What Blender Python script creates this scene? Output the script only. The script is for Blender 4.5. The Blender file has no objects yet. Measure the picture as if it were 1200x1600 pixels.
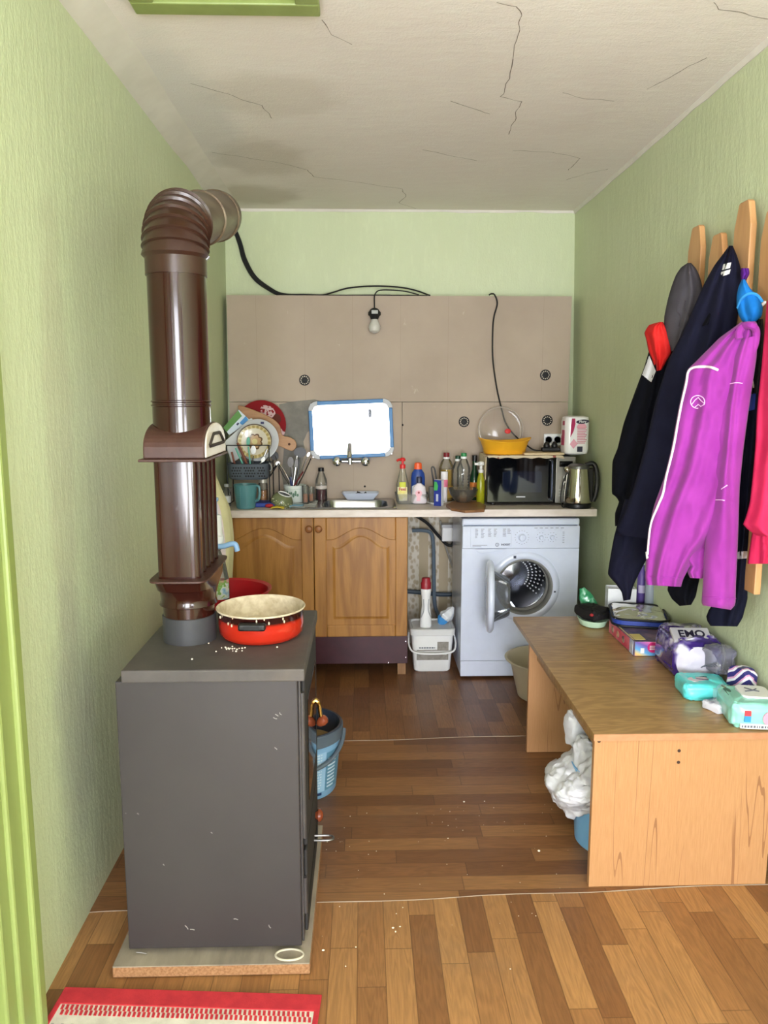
import bpy, bmesh, math, random
from mathutils import Vector, Matrix, Euler, noise

random.seed(7)
SC = bpy.context.scene
COL = SC.collection
PI = math.pi
F = 1200.0
CAM_LOC = Vector((0.0, 0.0, 1.457))
CAM_ROT = Euler((math.radians(90 - 8.4), 0, math.radians(-1.53)), 'XYZ')
_R = CAM_ROT.to_matrix()

def ray(px, py):
    return _R @ Vector(((px - 600) / F, (800 - py) / F, -1.0))

def P(px, py, X=None, Y=None, Z=None):
    """the real-world point seen at a photo position on a given plane"""
    d = ray(px, py)
    if Y is not None: t = (Y - CAM_LOC.y) / d.y
    elif Z is not None: t = (Z - CAM_LOC.z) / d.z
    else: t = (X - CAM_LOC.x) / d.x
    return CAM_LOC + d * t

# ------------------------------------------------------------------ materials
def lin(c):
    def f(v):
        v = v / 255.0
        return v / 12.92 if v <= 0.04045 else ((v + 0.055) / 1.055) ** 2.4
    return (f(c[0]), f(c[1]), f(c[2]), 1.0)

class G:
    """tiny node-graph helper"""
    def __init__(self, name):
        self.m = bpy.data.materials.new(name)
        self.m.use_nodes = True
        self.t = self.m.node_tree
        self.b = self.t.nodes['Principled BSDF']
        self.out = self.t.nodes['Material Output']
        self._c = None
    def n(self, typ, **kw):
        x = self.t.nodes.new(typ)
        for k, v in kw.items(): setattr(x, k, v)
        return x
    def put(self, sock, v):
        if isinstance(v, bpy.types.NodeSocket): self.t.links.new(v, sock)
        else: sock.default_value = v
    def coord(self, scale=(1, 1, 1), rot=(0, 0, 0), loc=(0, 0, 0)):
        if self._c is None: self._c = self.n('ShaderNodeTexCoord').outputs['Object']
        mp = self.n('ShaderNodeMapping')
        self.t.links.new(self._c, mp.inputs['Vector'])
        mp.inputs['Scale'].default_value = scale
        mp.inputs['Rotation'].default_value = rot
        mp.inputs['Location'].default_value = loc
        return mp.outputs['Vector']
    def noise(self, scale, detail=4, rough=.55, vec=None, dist=0):
        x = self.n('ShaderNodeTexNoise')
        x.inputs['Scale'].default_value = scale
        x.inputs['Detail'].default_value = detail
        x.inputs['Roughness'].default_value = rough
        x.inputs['Distortion'].default_value = dist
        self.t.links.new(vec if vec is not None else self.coord(), x.inputs['Vector'])
        return x.outputs['Fac']
    def math(self, op, a, b=0.0, c=0.0, clamp=False):
        x = self.n('ShaderNodeMath', operation=op, use_clamp=clamp)
        self.put(x.inputs[0], a); self.put(x.inputs[1], b)
        if len(x.inputs) > 2: self.put(x.inputs[2], c)
        return x.outputs[0]
    def sep(self, v):
        x = self.n('ShaderNodeSeparateXYZ'); self.put(x.inputs[0], v)
        return x.outputs[0], x.outputs[1], x.outputs[2]
    def comb(self, a, b, c=0.0):
        x = self.n('ShaderNodeCombineXYZ')
        self.put(x.inputs[0], a); self.put(x.inputs[1], b); self.put(x.inputs[2], c)
        return x.outputs[0]
    def white(self, v):
        x = self.n('ShaderNodeTexWhiteNoise', noise_dimensions='3D'); self.put(x.inputs['Vector'], v)
        return x.outputs['Value']
    def ramp(self, fac, stops):
        x = self.n('ShaderNodeValToRGB'); self.put(x.inputs[0], fac)
        e = x.color_ramp.elements
        while len(e) < len(stops): e.new(0.5)
        for q, (p, c) in zip(e, stops):
            q.position = p; q.color = c if len(c) == 4 else lin(c)
        return x.outputs['Color']
    def mix(self, fac, a, b, mode='MIX'):
        x = self.n('ShaderNodeMix', data_type='RGBA', blend_type=mode)
        self.put(x.inputs[0], fac)
        for s, v in ((x.inputs[6], a), (x.inputs[7], b)):
            self.put(s, v if isinstance(v, bpy.types.NodeSocket) else (lin(v) if len(v) == 3 else v))
        return x.outputs[2]
    def smooth(self, v, lo, hi):
        x = self.n('ShaderNodeMapRange', interpolation_type='SMOOTHSTEP')
        self.put(x.inputs['Value'], v)
        x.inputs['From Min'].default_value = lo; x.inputs['From Max'].default_value = hi
        return x.outputs[0]
    def bump(self, h, strength=.3, dist=.002):
        x = self.n('ShaderNodeBump'); self.put(x.inputs['Height'], h)
        x.inputs['Strength'].default_value = strength; x.inputs['Distance'].default_value = dist
        self.t.links.new(x.outputs[0], self.b.inputs['Normal'])
    def set(self, **kw):
        names = dict(c='Base Color', r='Roughness', m='Metallic', spec='Specular IOR Level', ior='IOR', trans='Transmission Weight',
                     coat='Coat Weight', coatr='Coat Roughness', sheen='Sheen Weight', alpha='Alpha', sss='Subsurface Weight')
        for k, v in kw.items(): self.put(self.b.inputs[names[k]], v)
        return self.m

_MC = {}
def mat(name, c, r=.5, m=0, c2=None, ns=18, stretch=(1, 1, 1), bump=0, bs=120, bd=.001, coat=0, spec=.5, trans=0, ior=1.45, sheen=0, alpha=1, contrast=(.35, .65)):
    if name in _MC: return _MC[name]
    g = G(name)
    if c2 is not None:
        f = g.noise(ns, 5, vec=g.coord(scale=stretch))
        g.set(c=g.ramp(f, [(contrast[0], c), (contrast[1], c2)]))
    else:
        f = g.noise(ns, 3)
        a = tuple(min(255, x * 1.008) for x in c); b = tuple(x * .985 for x in c)
        g.set(c=g.ramp(f, [(.3, a), (.7, b)]))
    g.set(r=r, m=m, coat=coat, spec=spec, trans=trans, ior=ior, sheen=sheen, alpha=alpha)
    if bump: g.bump(g.noise(bs, 4, vec=g.coord(scale=stretch)), bump, bd)
    _MC[name] = g.m
    return g.m

def glass(name, tint=(255, 255, 255), rough=.03, mixc=.0):
    """thin clear plastic / glass: mostly see-through with reflections"""
    if name in _MC: return _MC[name]
    g = G(name)
    tr = g.n('ShaderNodeBsdfTransparent'); tr.inputs[0].default_value = lin(tint)
    gl = g.n('ShaderNodeBsdfGlossy'); gl.inputs['Roughness'].default_value = rough
    fr = g.n('ShaderNodeFresnel'); fr.inputs['IOR'].default_value = 1.45
    mx = g.n('ShaderNodeMixShader'); g.t.links.new(fr.outputs[0], mx.inputs[0])
    g.t.links.new(tr.outputs[0], mx.inputs[1]); g.t.links.new(gl.outputs[0], mx.inputs[2])
    last = mx
    if mixc:
        df = g.n('ShaderNodeBsdfDiffuse'); df.inputs[0].default_value = lin(tint)
        m2 = g.n('ShaderNodeMixShader'); m2.inputs[0].default_value = mixc
        g.t.links.new(mx.outputs[0], m2.inputs[1]); g.t.links.new(df.outputs[0], m2.inputs[2]); last = m2
    g.t.links.new(last.outputs[0], g.out.inputs[0])
    _MC[name] = g.m
    return g.m

# ------------------------------------------------------------------ mesh building
class MB:
    def __init__(self):
        self.v = []; self.f = []; self.mi = []; self.cur = 0
    def add(self, vs, fs, M=None):
        b = len(self.v)
        for p in vs:
            p = Vector(p)
            self.v.append(M @ p if M is not None else p)
        for f in fs:
            self.f.append(tuple(b + i for i in f)); self.mi.append(self.cur)
        return self
    def mat(self, i): self.cur = i; return self
    def box(self, x0, x1, y0, y1, z0, z1, M=None):
        vs = [(x0, y0, z0), (x1, y0, z0), (x1, y1, z0), (x0, y1, z0), (x0, y0, z1), (x1, y0, z1), (x1, y1, z1), (x0, y1, z1)]
        return self.add(vs, [(3, 2, 1, 0), (4, 5, 6, 7), (0, 1, 5, 4), (1, 2, 6, 5), (2, 3, 7, 6), (3, 0, 4, 7)], M)
    def lathe(self, prof, M=None, n=28, cap0=True, cap1=True, sx=1, sy=1):
        vs, fs = [], []
        for r, z in prof:
            for k in range(n):
                a = 2 * PI * k / n
                vs.append((r * sx * math.cos(a), r * sy * math.sin(a), z))
        for i in range(len(prof) - 1):
            for k in range(n):
                k2 = (k + 1) % n
                fs.append((i * n + k, i * n + k2, (i + 1) * n + k2, (i + 1) * n + k))
        if cap0: fs.append(tuple(range(n - 1, -1, -1)))
        if cap1: fs.append(tuple((len(prof) - 1) * n + k for k in range(n)))
        return self.add(vs, fs, M)
    def tube(self, pts, r, n=10, closed=False, sy=1.0):
        pts = [Vector(p) for p in pts]
        rs = r if isinstance(r, (list, tuple)) else [r] * len(pts)
        vs, fs = [], []
        prev = None
        N = len(pts)
        for i, p in enumerate(pts):
            if closed: t = pts[(i + 1) % N] - pts[i - 1]
            else: t = pts[min(i + 1, N - 1)] - pts[max(i - 1, 0)]
            t.normalize()
            if prev is None:
                a = Vector((0, 0, 1)) if abs(t.z) < .9 else Vector((0, 1, 0))
                u = t.cross(a).normalized()
            else:
                u = (prev - t * prev.dot(t))
                u = u.normalized() if u.length > 1e-6 else t.orthogonal().normalized()
            prev = u
            w = t.cross(u)
            for k in range(n):
                a = 2 * PI * k / n
                vs.append(p + u * math.cos(a) * rs[i] + w * math.sin(a) * rs[i] * sy)
        m = N if closed else N - 1
        for i in range(m):
            j = (i + 1) % N
            for k in range(n):
                k2 = (k + 1) % n
                fs.append((i * n + k, i * n + k2, j * n + k2, j * n + k))
        if not closed:
            fs.append(tuple(range(n - 1, -1, -1))); fs.append(tuple((N - 1) * n + k for k in range(n)))
        return self.add(vs, fs)
    def prism(self, poly, d0, d1, M=None):
        """polygon in local XY (counter-clockwise) extruded along Z from d0 to d1"""
        n = len(poly)
        vs = [(x, y, d0) for x, y in poly] + [(x, y, d1) for x, y in poly]
        fs = [tuple(range(n - 1, -1, -1)), tuple(range(n, 2 * n))]
        for i in range(n):
            j = (i + 1) % n
            fs.append((i, j, n + j, n + i))
        return self.add(vs, fs, M)
    def sphere(self, c, rx, ry=None, rz=None, n=20, m=12, M=None):
        ry = rx if ry is None else ry; rz = rx if rz is None else rz
        c = Vector(c)
        vs = [c + Vector((0, 0, -rz))]; fs = []
        for i in range(1, m):
            th = -PI / 2 + PI * i / m
            for k in range(n):
                a = 2 * PI * k / n
                vs.append(c + Vector((rx * math.cos(th) * math.cos(a), ry * math.cos(th) * math.sin(a), rz * math.sin(th))))
        vs.append(c + Vector((0, 0, rz)))
        for k in range(n):
            fs.append((0, 1 + (k + 1) % n, 1 + k))
        for i in range(m - 2):
            for k in range(n):
                k2 = (k + 1) % n
                a = 1 + i * n; b = a + n
                fs.append((a + k, a + k2, b + k2, b + k))
        t = len(vs) - 1; a = 1 + (m - 2) * n
        for k in range(n): fs.append((a + k, a + (k + 1) % n, t))
        return self.add(vs, fs, M)
    def grid(self, fn, nu, nv, closed_u=False):
        """surface fn(u,v) with u,v in 0..1"""
        vs, fs = [], []
        cu = nu if closed_u else nu + 1
        for j in range(nv + 1):
            for i in range(cu): vs.append(fn(i / nu, j / nv))
        for j in range(nv):
            for i in range(nu):
                i2 = (i + 1) % cu
                fs.append((j * cu + i, j * cu + i2, (j + 1) * cu + i2, (j + 1) * cu + i))
        return self.add(vs, fs)
    def build(self, name, mats, parent=None, smooth=True, bevel=0, seg=2, sub=0, solid=0, angle=35):
        org = Vector(parent.matrix_world.translation) if parent is not None else None
        # accumulate the parents' plain translations
        off = Vector((0, 0, 0)); q = parent
        while q is not None:
            off += q.location; q = q.parent
        me = bpy.data.meshes.new(name)
        me.from_pydata([tuple(p - off) for p in self.v], [], self.f)
        bm = bmesh.new(); bm.from_mesh(me)
        bmesh.ops.recalc_face_normals(bm, faces=bm.faces)
        bm.to_mesh(me); bm.free()
        if not isinstance(mats, (list, tuple)): mats = [mats]
        for m in mats: me.materials.append(m)
        me.polygons.foreach_set('material_index', self.mi)
        o = bpy.data.objects.new(name, me); COL.objects.link(o)
        if parent is not None: o.parent = parent
        if smooth:
            me.polygons.foreach_set('use_smooth', [True] * len(me.polygons))
            try: me.set_sharp_from_angle(angle=math.radians(angle))
            except Exception: pass
        if solid:
            s = o.modifiers.new('solid', 'SOLIDIFY'); s.thickness = solid; s.offset = 0
        if bevel:
            b = o.modifiers.new('bevel', 'BEVEL'); b.width = bevel; b.segments = seg; b.limit_method = 'ANGLE'; b.angle_limit = math.radians(40)
            b.harden_normals = False
        if sub:
            s = o.modifiers.new('sub', 'SUBSURF'); s.levels = sub; s.render_levels = sub
        return o

def tag(o, label=None, cat=None, group=None, kind=None):
    if label: o['label'] = label
    if cat: o['category'] = cat
    if group: o['group'] = group
    if kind: o['kind'] = kind
    return o

def thing(name, label, cat, loc=(0, 0, 0), group=None):
    o = bpy.data.objects.new(name, None); COL.objects.link(o)
    o.location = loc; o.empty_display_size = .05
    bpy.context.view_layer.update()
    return tag(o, label, cat, group)

def struct(o): o['kind'] = 'structure'; return o

def T(x=0, y=0, z=0, rx=0, ry=0, rz=0, s=1):
    return Matrix.Translation((x, y, z)) @ Euler((rx, ry, rz)).to_matrix().to_4x4() @ Matrix.Scale(s, 4)

def text(name, body, M, size, m, parent, align='CENTER', extrude=.0003, bold=0):
    cu = bpy.data.curves.new(name, 'FONT'); cu.body = body; cu.size = size
    cu.align_x = align; cu.align_y = 'CENTER'; cu.extrude = extrude; cu.offset = bold; cu.resolution_u = 4
    tmp = bpy.data.objects.new(name, cu); COL.objects.link(tmp)
    bpy.context.view_layer.update()
    me = bpy.data.meshes.new_from_object(tmp.evaluated_get(bpy.context.evaluated_depsgraph_get()))
    bpy.data.objects.remove(tmp)
    off = Vector((0, 0, 0)); q = parent
    while q is not None: off += q.location; q = q.parent
    me.transform(Matrix.Translation(-off) @ M)
    me.materials.clear(); me.materials.append(m)
    o = bpy.data.objects.new(name, me); COL.objects.link(o); o.parent = parent
    return o
def facing(x, y, z, rz=0, tilt=0):
    """a frame whose text faces the room (towards -Y), turned rz about the vertical"""
    return Matrix.Translation((x, y, z)) @ Matrix.Rotation(rz, 4, 'Z') @ Matrix.Rotation(PI / 2 + tilt, 4, 'X')

def spline(pts, n=10):
    """Catmull-Rom through points"""
    pts = [Vector(p) for p in pts]; out = []
    for i in range(len(pts) - 1):
        p0 = pts[max(i - 1, 0)]; p1 = pts[i]; p2 = pts[i + 1]; p3 = pts[min(i + 2, len(pts) - 1)]
        for k in range(n):
            t = k / n
            out.append(.5 * ((2 * p1) + (p2 - p0) * t + (2 * p0 - 5 * p1 + 4 * p2 - p3) * t * t + (3 * p1 - p0 - 3 * p2 + p3) * t ** 3))
    out.append(pts[-1])
    return out

def circle(cx, cy, r, n=24, a0=0, a1=2 * PI):
    full = abs(a1 - a0 - 2 * PI) < 1e-6
    return [(cx + r * math.cos(a0 + (a1 - a0) * k / (n if full else n - 1)), cy + r * math.sin(a0 + (a1 - a0) * k / (n if full else n - 1))) for k in range(n)]

def rrect(x0, x1, y0, y1, r, n=5):
    out = []
    for cx, cy, a in ((x1 - r, y0 + r, -PI / 2), (x1 - r, y1 - r, 0), (x0 + r, y1 - r, PI / 2), (x0 + r, y0 + r, PI)):
        for k in range(n + 1):
            t = a + PI / 2 * k / n
            out.append((cx + r * math.cos(t), cy + r * math.sin(t)))
    return out

def copy_tree(o, parent=None):
    c = o.copy(); COL.objects.link(c); c.parent = parent
    for ch in list(o.children): copy_tree(ch, c)
    return c
# ================================================================== the setting
XR, YB, ZC, YR, YP = 1.19, 4.44, 2.489, -3.3, 4.30
# both side walls are a little out of plumb
def XL(y, z=.9): return -.790 + .0133 * z
def XRW(z, y=4.44):
    foot = 1.235 + (4.44 - max(y, 2.0)) * .030      # the foot of the wall swings out towards the room's front
    return foot + (1.181 - foot) * z / 2.489

def plank_mat(name, along_y, w, L, dark, mid, light, seed=0.0, rough=.34):
    g = G(name)
    x, y, z = g.sep(g.coord(loc=(seed, seed * .7, 0)))
    a, b = (y, x) if along_y else (x, y)
    row = g.math('FLOOR', g.math('DIVIDE', b, w))
    off = g.white(g.comb(row, seed + 3.3, 0))
    t = g.math('ADD', g.math('DIVIDE', a, L), g.math('MULTIPLY', off, 7.0))
    col = g.math('FLOOR', t)
    rnd = g.white(g.comb(row, col, seed))
    base = g.ramp(rnd, [(0, dark), (.45, mid), (1, light)])
    shift = g.math('MULTIPLY', rnd, 37.0)
    vec = g.comb(g.math('ADD', g.math('MULTIPLY', b, 9.0), shift), g.math('MULTIPLY', a, .9), shift)
    ring = g.noise(2.2, 3, vec=vec, dist=.6)
    lines = g.math('SINE', g.math('MULTIPLY', ring, 70.0))
    fine = g.noise(9, 5, .7, vec=g.comb(g.math('MULTIPLY', b, 22.0), g.math('MULTIPLY', a, 1.2), shift))
    grain = g.math('ADD', g.math('MULTIPLY', lines, .12), g.math('SUBTRACT', fine, .5))
    c = g.mix(g.math('MULTIPLY_ADD', grain, .62, .35, clamp=True), base, tuple(v * .52 for v in dark))
    fb = g.math('FRACT', g.math('DIVIDE', b, w)); ft = g.math('FRACT', t)
    eb = g.math('MINIMUM', fb, g.math('SUBTRACT', 1.0, fb))
    et = g.math('MINIMUM', ft, g.math('SUBTRACT', 1.0, ft))
    line = g.math('MAXIMUM', g.math('LESS_THAN', eb, .018), g.math('LESS_THAN', et, .0035))
    c = g.mix(g.math('MULTIPLY', line, .45), c, (48, 30, 18))
    dirt = g.smooth(g.noise(3.1, 4, .6), .5, .78)
    c = g.mix(g.math('MULTIPLY', dirt, .22), c, (112, 98, 84))
    g.set(c=c, r=g.math('MULTIPLY_ADD', g.noise(5, 3), .22, rough - .08), spec=.45)
    g.bump(g.math('ADD', g.noise(60, 3), g.noise(4, 2)), .06, .004)
    return g.m

M_floor_near = plank_mat('lino_near', True, .073, .40, (138, 92, 56), (168, 118, 73), (196, 145, 92), 1.7)
M_floor_mid = plank_mat('lino_mid', False, .070, .44, (122, 80, 50), (146, 99, 62), (168, 120, 76), 5.1)
M_floor_far = plank_mat('lino_far', True, .076, .26, (120, 78, 48), (142, 96, 60), (162, 114, 72), 9.4)
M_lino_edge = mat('lino_edge', (150, 135, 118), .7)

def wall_mat(name, c, c2, stain=None):
    g = G(name)
    f = g.noise(1.6, 4, .6)
    col = g.ramp(f, [(.3, c), (.72, c2)])
    stroke = g.noise(38, 5, .65, vec=g.coord(scale=(1, 1, .28)))
    col = g.mix(g.math('MULTIPLY', g.smooth(stroke, .5, .75), .22), col, tuple(min(255, v + 22) for v in c))
    if stain:
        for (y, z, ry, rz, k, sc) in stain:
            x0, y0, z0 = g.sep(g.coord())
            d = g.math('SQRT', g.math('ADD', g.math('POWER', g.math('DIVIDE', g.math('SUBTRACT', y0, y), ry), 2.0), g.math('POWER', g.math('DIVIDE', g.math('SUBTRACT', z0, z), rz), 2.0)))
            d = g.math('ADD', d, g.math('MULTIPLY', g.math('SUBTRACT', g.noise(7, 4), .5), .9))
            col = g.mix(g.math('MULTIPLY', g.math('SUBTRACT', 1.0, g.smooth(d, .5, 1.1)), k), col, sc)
    g.set(c=col, r=.48, spec=.4)
    g.bump(g.math('ADD', g.math('MULTIPLY', stroke, 1.0), g.math('MULTIPLY', g.noise(140, 3, .6, vec=g.coord(scale=(1, 1, .5))), .5)), .42, .006)
    return g.m
M_wall = wall_mat('green_wall_paint', (194, 204, 167), (200, 209, 175), None)
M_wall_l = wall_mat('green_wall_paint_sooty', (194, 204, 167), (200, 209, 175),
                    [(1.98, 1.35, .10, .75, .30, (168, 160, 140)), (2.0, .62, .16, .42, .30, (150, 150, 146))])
M_paper = None
def paper_mat():
    g = G('old_wallpaper')
    x, y, z = g.sep(g.coord())
    s = g.math('FRACT', g.math('MULTIPLY', x, 8.5))
    band = g.math('LESS_THAN', g.math('ABSOLUTE', g.math('SUBTRACT', s, .5)), .27)
    vor = g.n('ShaderNodeTexVoronoi', feature='F1'); vor.inputs['Scale'].default_value = 42
    g.t.links.new(g.coord(scale=(1, 1, .7)), vor.inputs['Vector'])
    f = g.math('MULTIPLY', g.smooth(vor.outputs['Distance'], .25, .6), band)
    c = g.mix(f, (172, 158, 134), (206, 200, 188))
    g.set(c=c, r=.75); return g.m
M_paper = paper_mat()

def ceiling_mat():
    g = G('ceiling_paint')
    st = g.noise(26, 6, .7, vec=g.coord(scale=(.35, 1, 1)))
    c = g.ramp(g.noise(1.1, 4, .6), [(.3, (228, 219, 216)), (.7, (237, 230, 227))])
    c = g.mix(g.math('MULTIPLY', g.smooth(st, .45, .7), .35), c, (236, 233, 228))
    x0, y0, z0 = g.sep(g.coord())
    for (sx, sy, rx, ry, k, sc) in ((-.45, 3.55, .22, .28, .34, (168, 156, 138)), (-.30, 2.85, .26, .22, .24, (178, 166, 150)), (-.55, 4.15, .26, .22, .36, (160, 148, 122)), (-.62, 3.0, .16, .7, .3, (190, 194, 196))):
        d = g.math('SQRT', g.math('ADD', g.math('POWER', g.math('DIVIDE', g.math('SUBTRACT', x0, sx), rx), 2.0), g.math('POWER', g.math('DIVIDE', g.math('SUBTRACT', y0, sy), ry), 2.0)))
        d = g.math('ADD', d, g.math('MULTIPLY', g.math('SUBTRACT', g.noise(6, 5), .5), .8))
        c = g.mix(g.math('MULTIPLY', g.math('SUBTRACT', 1.0, g.smooth(d, .55, 1.15)), k), c, sc)
    g.set(c=c, r=.85, spec=.2)
    g.bump(g.math('ADD', st, g.math('MULTIPLY', g.noise(160, 3), .5)), .4, .005)
    return g.m
M_ceil = ceiling_mat()
M_crack = mat('crack', (120, 108, 98), .9)
M_white_plaster = mat('white_plaster', (222, 217, 210), .8, c2=(212, 207, 199), ns=8, bump=.1, bs=60)
M_green_trim = mat('green_gloss_trim', (132, 146, 82), .4, c2=(142, 156, 92), ns=14, stretch=(1, 1, .2), bump=.15, bs=70)
M_board = None
def board_mat():
    g = G('plasterboard')
    c = g.ramp(g.noise(2.2, 5, .6), [(.3, (166, 151, 137)), (.7, (178, 163, 148))])
    sc = g.noise(19, 6, .75, vec=g.coord(scale=(1, 1, .45)))
    c = g.mix(g.math('MULTIPLY', g.smooth(sc, .66, .72), .45), c, (204, 192, 180))
    x, y, z = g.sep(g.coord())
    ln = g.math('FRACT', g.math('DIVIDE', g.math('ADD', x, .32), .262))
    c = g.mix(g.math('MULTIPLY', g.math('LESS_THAN', ln, .008), .35), c, (140, 122, 106))
    sp = g.noise(7.5, 2, vec=g.coord(loc=(3, 1, 5)))
    c = g.mix(g.math('MULTIPLY', g.smooth(sp, .74, .80), .5), c, (176, 140, 92))
    g.set(c=c, r=.8, spec=.25); g.bump(g.noise(90, 4), .12, .002)
    return g.m
M_board = board_mat()
M_dark = mat('dark_gap', (26, 24, 24), .9)
M_cement = mat('cement', (140, 136, 128), .9, c2=(118, 115, 109), ns=12, bump=.5, bs=60)
M_white_paint = mat('white_frame_paint', (225, 225, 220), .4)

b = MB()
b.box(-1.6, 1.45, YR - .1, YB + .1, -.08, 0)
struct(b.build('floor', M_floor_near, smooth=False))
# two more sheets of linoleum lie over it, the other way round
e0, e1 = P(145, 1427, Z=0), P(1195, 1380, Z=0)
f0, f1 = P(430, 1162, Z=0), P(905, 1147, Z=0)
def sheet(name, ya0, ya1, yb0, yb1, z, m):
    b = MB(); n = 40
    def yy(a, c, t, s): return a + (c - a) * t + .004 * math.sin(t * 23 + s) + .003 * noise.noise(Vector((t * 9, s, 0)))
    top = []
    vs = []
    for i in range(n + 1):
        t = i / n; x = -.80 + (1.31 + .80) * t
        lift = .0022 * max(0, noise.noise(Vector((t * 7, 4.2 + z * 900, 0))))
        vs += [(x, yy(ya0, ya1, t, 1), z + lift), (x, yy(ya0, ya1, t, 1) + .03, z), (x, yy(yb0, yb1, t, 2), z), (x, yy(ya0, ya1, t, 1) - .0005, .0002)]
    fs = []; mi = []
    for i in range(n):
        a, c = i * 4, i * 4 + 4
        b.mat(0); b.add([vs[a], vs[c], vs[c + 1], vs[a + 1]], [(0, 1, 2, 3)]); b.add([vs[a + 1], vs[c + 1], vs[c + 2], vs[a + 2]], [(0, 1, 2, 3)])
        b.mat(1); b.add([vs[a + 3], vs[c + 3], vs[c], vs[a]], [(0, 1, 2, 3)])
    return struct(b.build(name, [m, M_lino_edge], smooth=False))
def at_x(p, q, x): return p.y + (q.y - p.y) * (x - p.x) / (q.x - p.x)
sheet('floor', at_x(e0, e1, -.8), at_x(e0, e1, XR), at_x(f0, f1, -.8) + .03, at_x(f0, f1, XR) + .03, .0022, M_floor_mid)
sheet('floor', at_x(f0, f1, -.8), at_x(f0, f1, XR), YB, YB, .0042, M_floor_far)

# left wall with the doorway in it (its casing shows at the edge of the photo)
b = MB()
def wall_slab(b, ya, yb, z0, z1):
    b.add([(XL(ya, z0), ya, z0), (XL(yb, z0), yb, z0), (XL(yb, z1), yb, z1), (XL(ya, z1), ya, z1), (XL(ya) - .12, ya, z0), (XL(yb) - .12, yb, z0), (XL(yb) - .12, yb, z1), (XL(ya) - .12, ya, z1)],
          [(0, 1, 2, 3), (7, 6, 5, 4), (0, 4, 5, 1), (1, 5, 6, 2), (2, 6, 7, 3), (3, 7, 4, 0)])
VY0, VY1, VZ0, VZ1 = -2.5, -.9, .75, 2.2
wall_slab(b, 1.56, YB + .1, 0, ZC); wall_slab(b, .40, .70, 0, ZC); wall_slab(b, .70, 1.56, 2.06, ZC); wall_slab(b, YR - .1, -1.15, 0, ZC); wall_slab(b, -1.15, .40, 0, VZ0); wall_slab(b, -1.15, .40, VZ1, ZC)
struct(b.build('wall_left', M_wall_l, smooth=False))
b = MB()
def rslab(ya, yb, z0, z1):
    n = 16
    for i in range(n):
        y0, y1 = ya + (yb - ya) * i / n, ya + (yb - ya) * (i + 1) / n
        b.add([(XRW(z0, y0), y0, z0), (XRW(z0, y1), y1, z0), (XRW(z1, y1), y1, z1), (XRW(z1, y0), y0, z1), (1.43, y0, z0), (1.43, y1, z0), (1.43, y1, z1), (1.43, y0, z1)],
              [(2, 1, 0), (3, 2, 0), (4, 5, 6, 7), (1, 5, 4, 0), (2, 6, 5, 1), (3, 7, 6, 2), (0, 4, 7, 3)])
VY0, VY1, VZ0, VZ1 = -2.5, -.9, .75, 2.2
rslab(VY1, YB + .1, 0, ZC); rslab(YR - .1, VY0, 0, ZC); rslab(VY0, VY1, 0, VZ0); rslab(VY0, VY1, VZ1, ZC)
struct(b.build('wall_right', M_wall, smooth=False))
b = MB(); b.box(-.95, 1.43, YB, YB + .12, .95, ZC); b.mat(1).box(-.95, 1.43, YB, YB + .12, 0, .95)
struct(b.build('wall_back', [M_wall, M_paper], smooth=False))
# the wall behind the photographer, with the window the light comes through
WX0, WX1, WZ0, WZ1 = -.62, 1.02, .12, 2.42
b = MB()
b.box(-.96, WX0, YR - .12, YR, 0, ZC); b.box(WX1, 1.43, YR - .12, YR, 0, ZC); b.box(WX0, WX1, YR - .12, YR, 0, WZ0); b.box(WX0, WX1, YR - .12, YR, WZ1, ZC)
struct(b.build('wall_rear', M_wall, smooth=False))
b = MB()
for x0, x1 in ((WX0, WX0 + .05), (WX1 - .05, WX1)): b.box(x0, x1, YR - .09, YR - .03, WZ0, WZ1)
for z0, z1 in ((WZ0, WZ0 + .05), (WZ1 - .05, WZ1)): b.box(WX0 + .05, WX1 - .05, YR - .09, YR - .03, z0, z1)
b.box(.77, .82, YR - .09, YR - .03, WZ0 + .05, WZ1 - .05)
w = struct(b.build('window_1', M_white_paint, smooth=False))
b = MB(); b.box(WX0 + .05, WX1 - .05, YR - .066, YR - .06, WZ0 + .05, WZ1 - .05)
b.build('pane', glass('window_glass'), w, smooth=False)

b = MB()
for y0, y1 in ((VY0, VY0 + .05), (VY1 - .05, VY1)): b.box(1.33, 1.39, y0, y1, VZ0, VZ1)
for z0, z1 in ((VZ0, VZ0 + .05), (VZ1 - .05, VZ1)): b.box(1.33, 1.39, VY0 + .05, VY1 - .05, z0, z1)
w = struct(b.build('added_window_right', M_white_paint, smooth=False))  # added, unseen window that lets in fill for the left wall
b = MB()
xw = XL(0) - .06; LY0, LY1 = -1.15, .40
for y0, y1 in ((LY0, LY0 + .05), (LY1 - .05, LY1)): b.box(xw - .05, xw, y0, y1, VZ0, VZ1)
for z0, z1 in ((VZ0, VZ0 + .05), (VZ1 - .05, VZ1)): b.box(xw - .05, xw, LY0 + .05, LY1 - .05, z0, z1)
w3 = struct(b.build('added_window_left', M_white_paint, smooth=False))  # added, unseen window that lets in fill for the right wall
b = MB(); b.box(xw - .028, xw - .022, LY0 + .05, LY1 - .05, VZ0 + .05, VZ1 - .05)
b.build('pane', glass('window_glass'), w3, smooth=False)
b = MB(); b.box(1.357, 1.363, VY0 + .05, VY1 - .05, VZ0 + .05, VZ1 - .05)
b.build('pane', glass('window_glass'), w, smooth=False)

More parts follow.
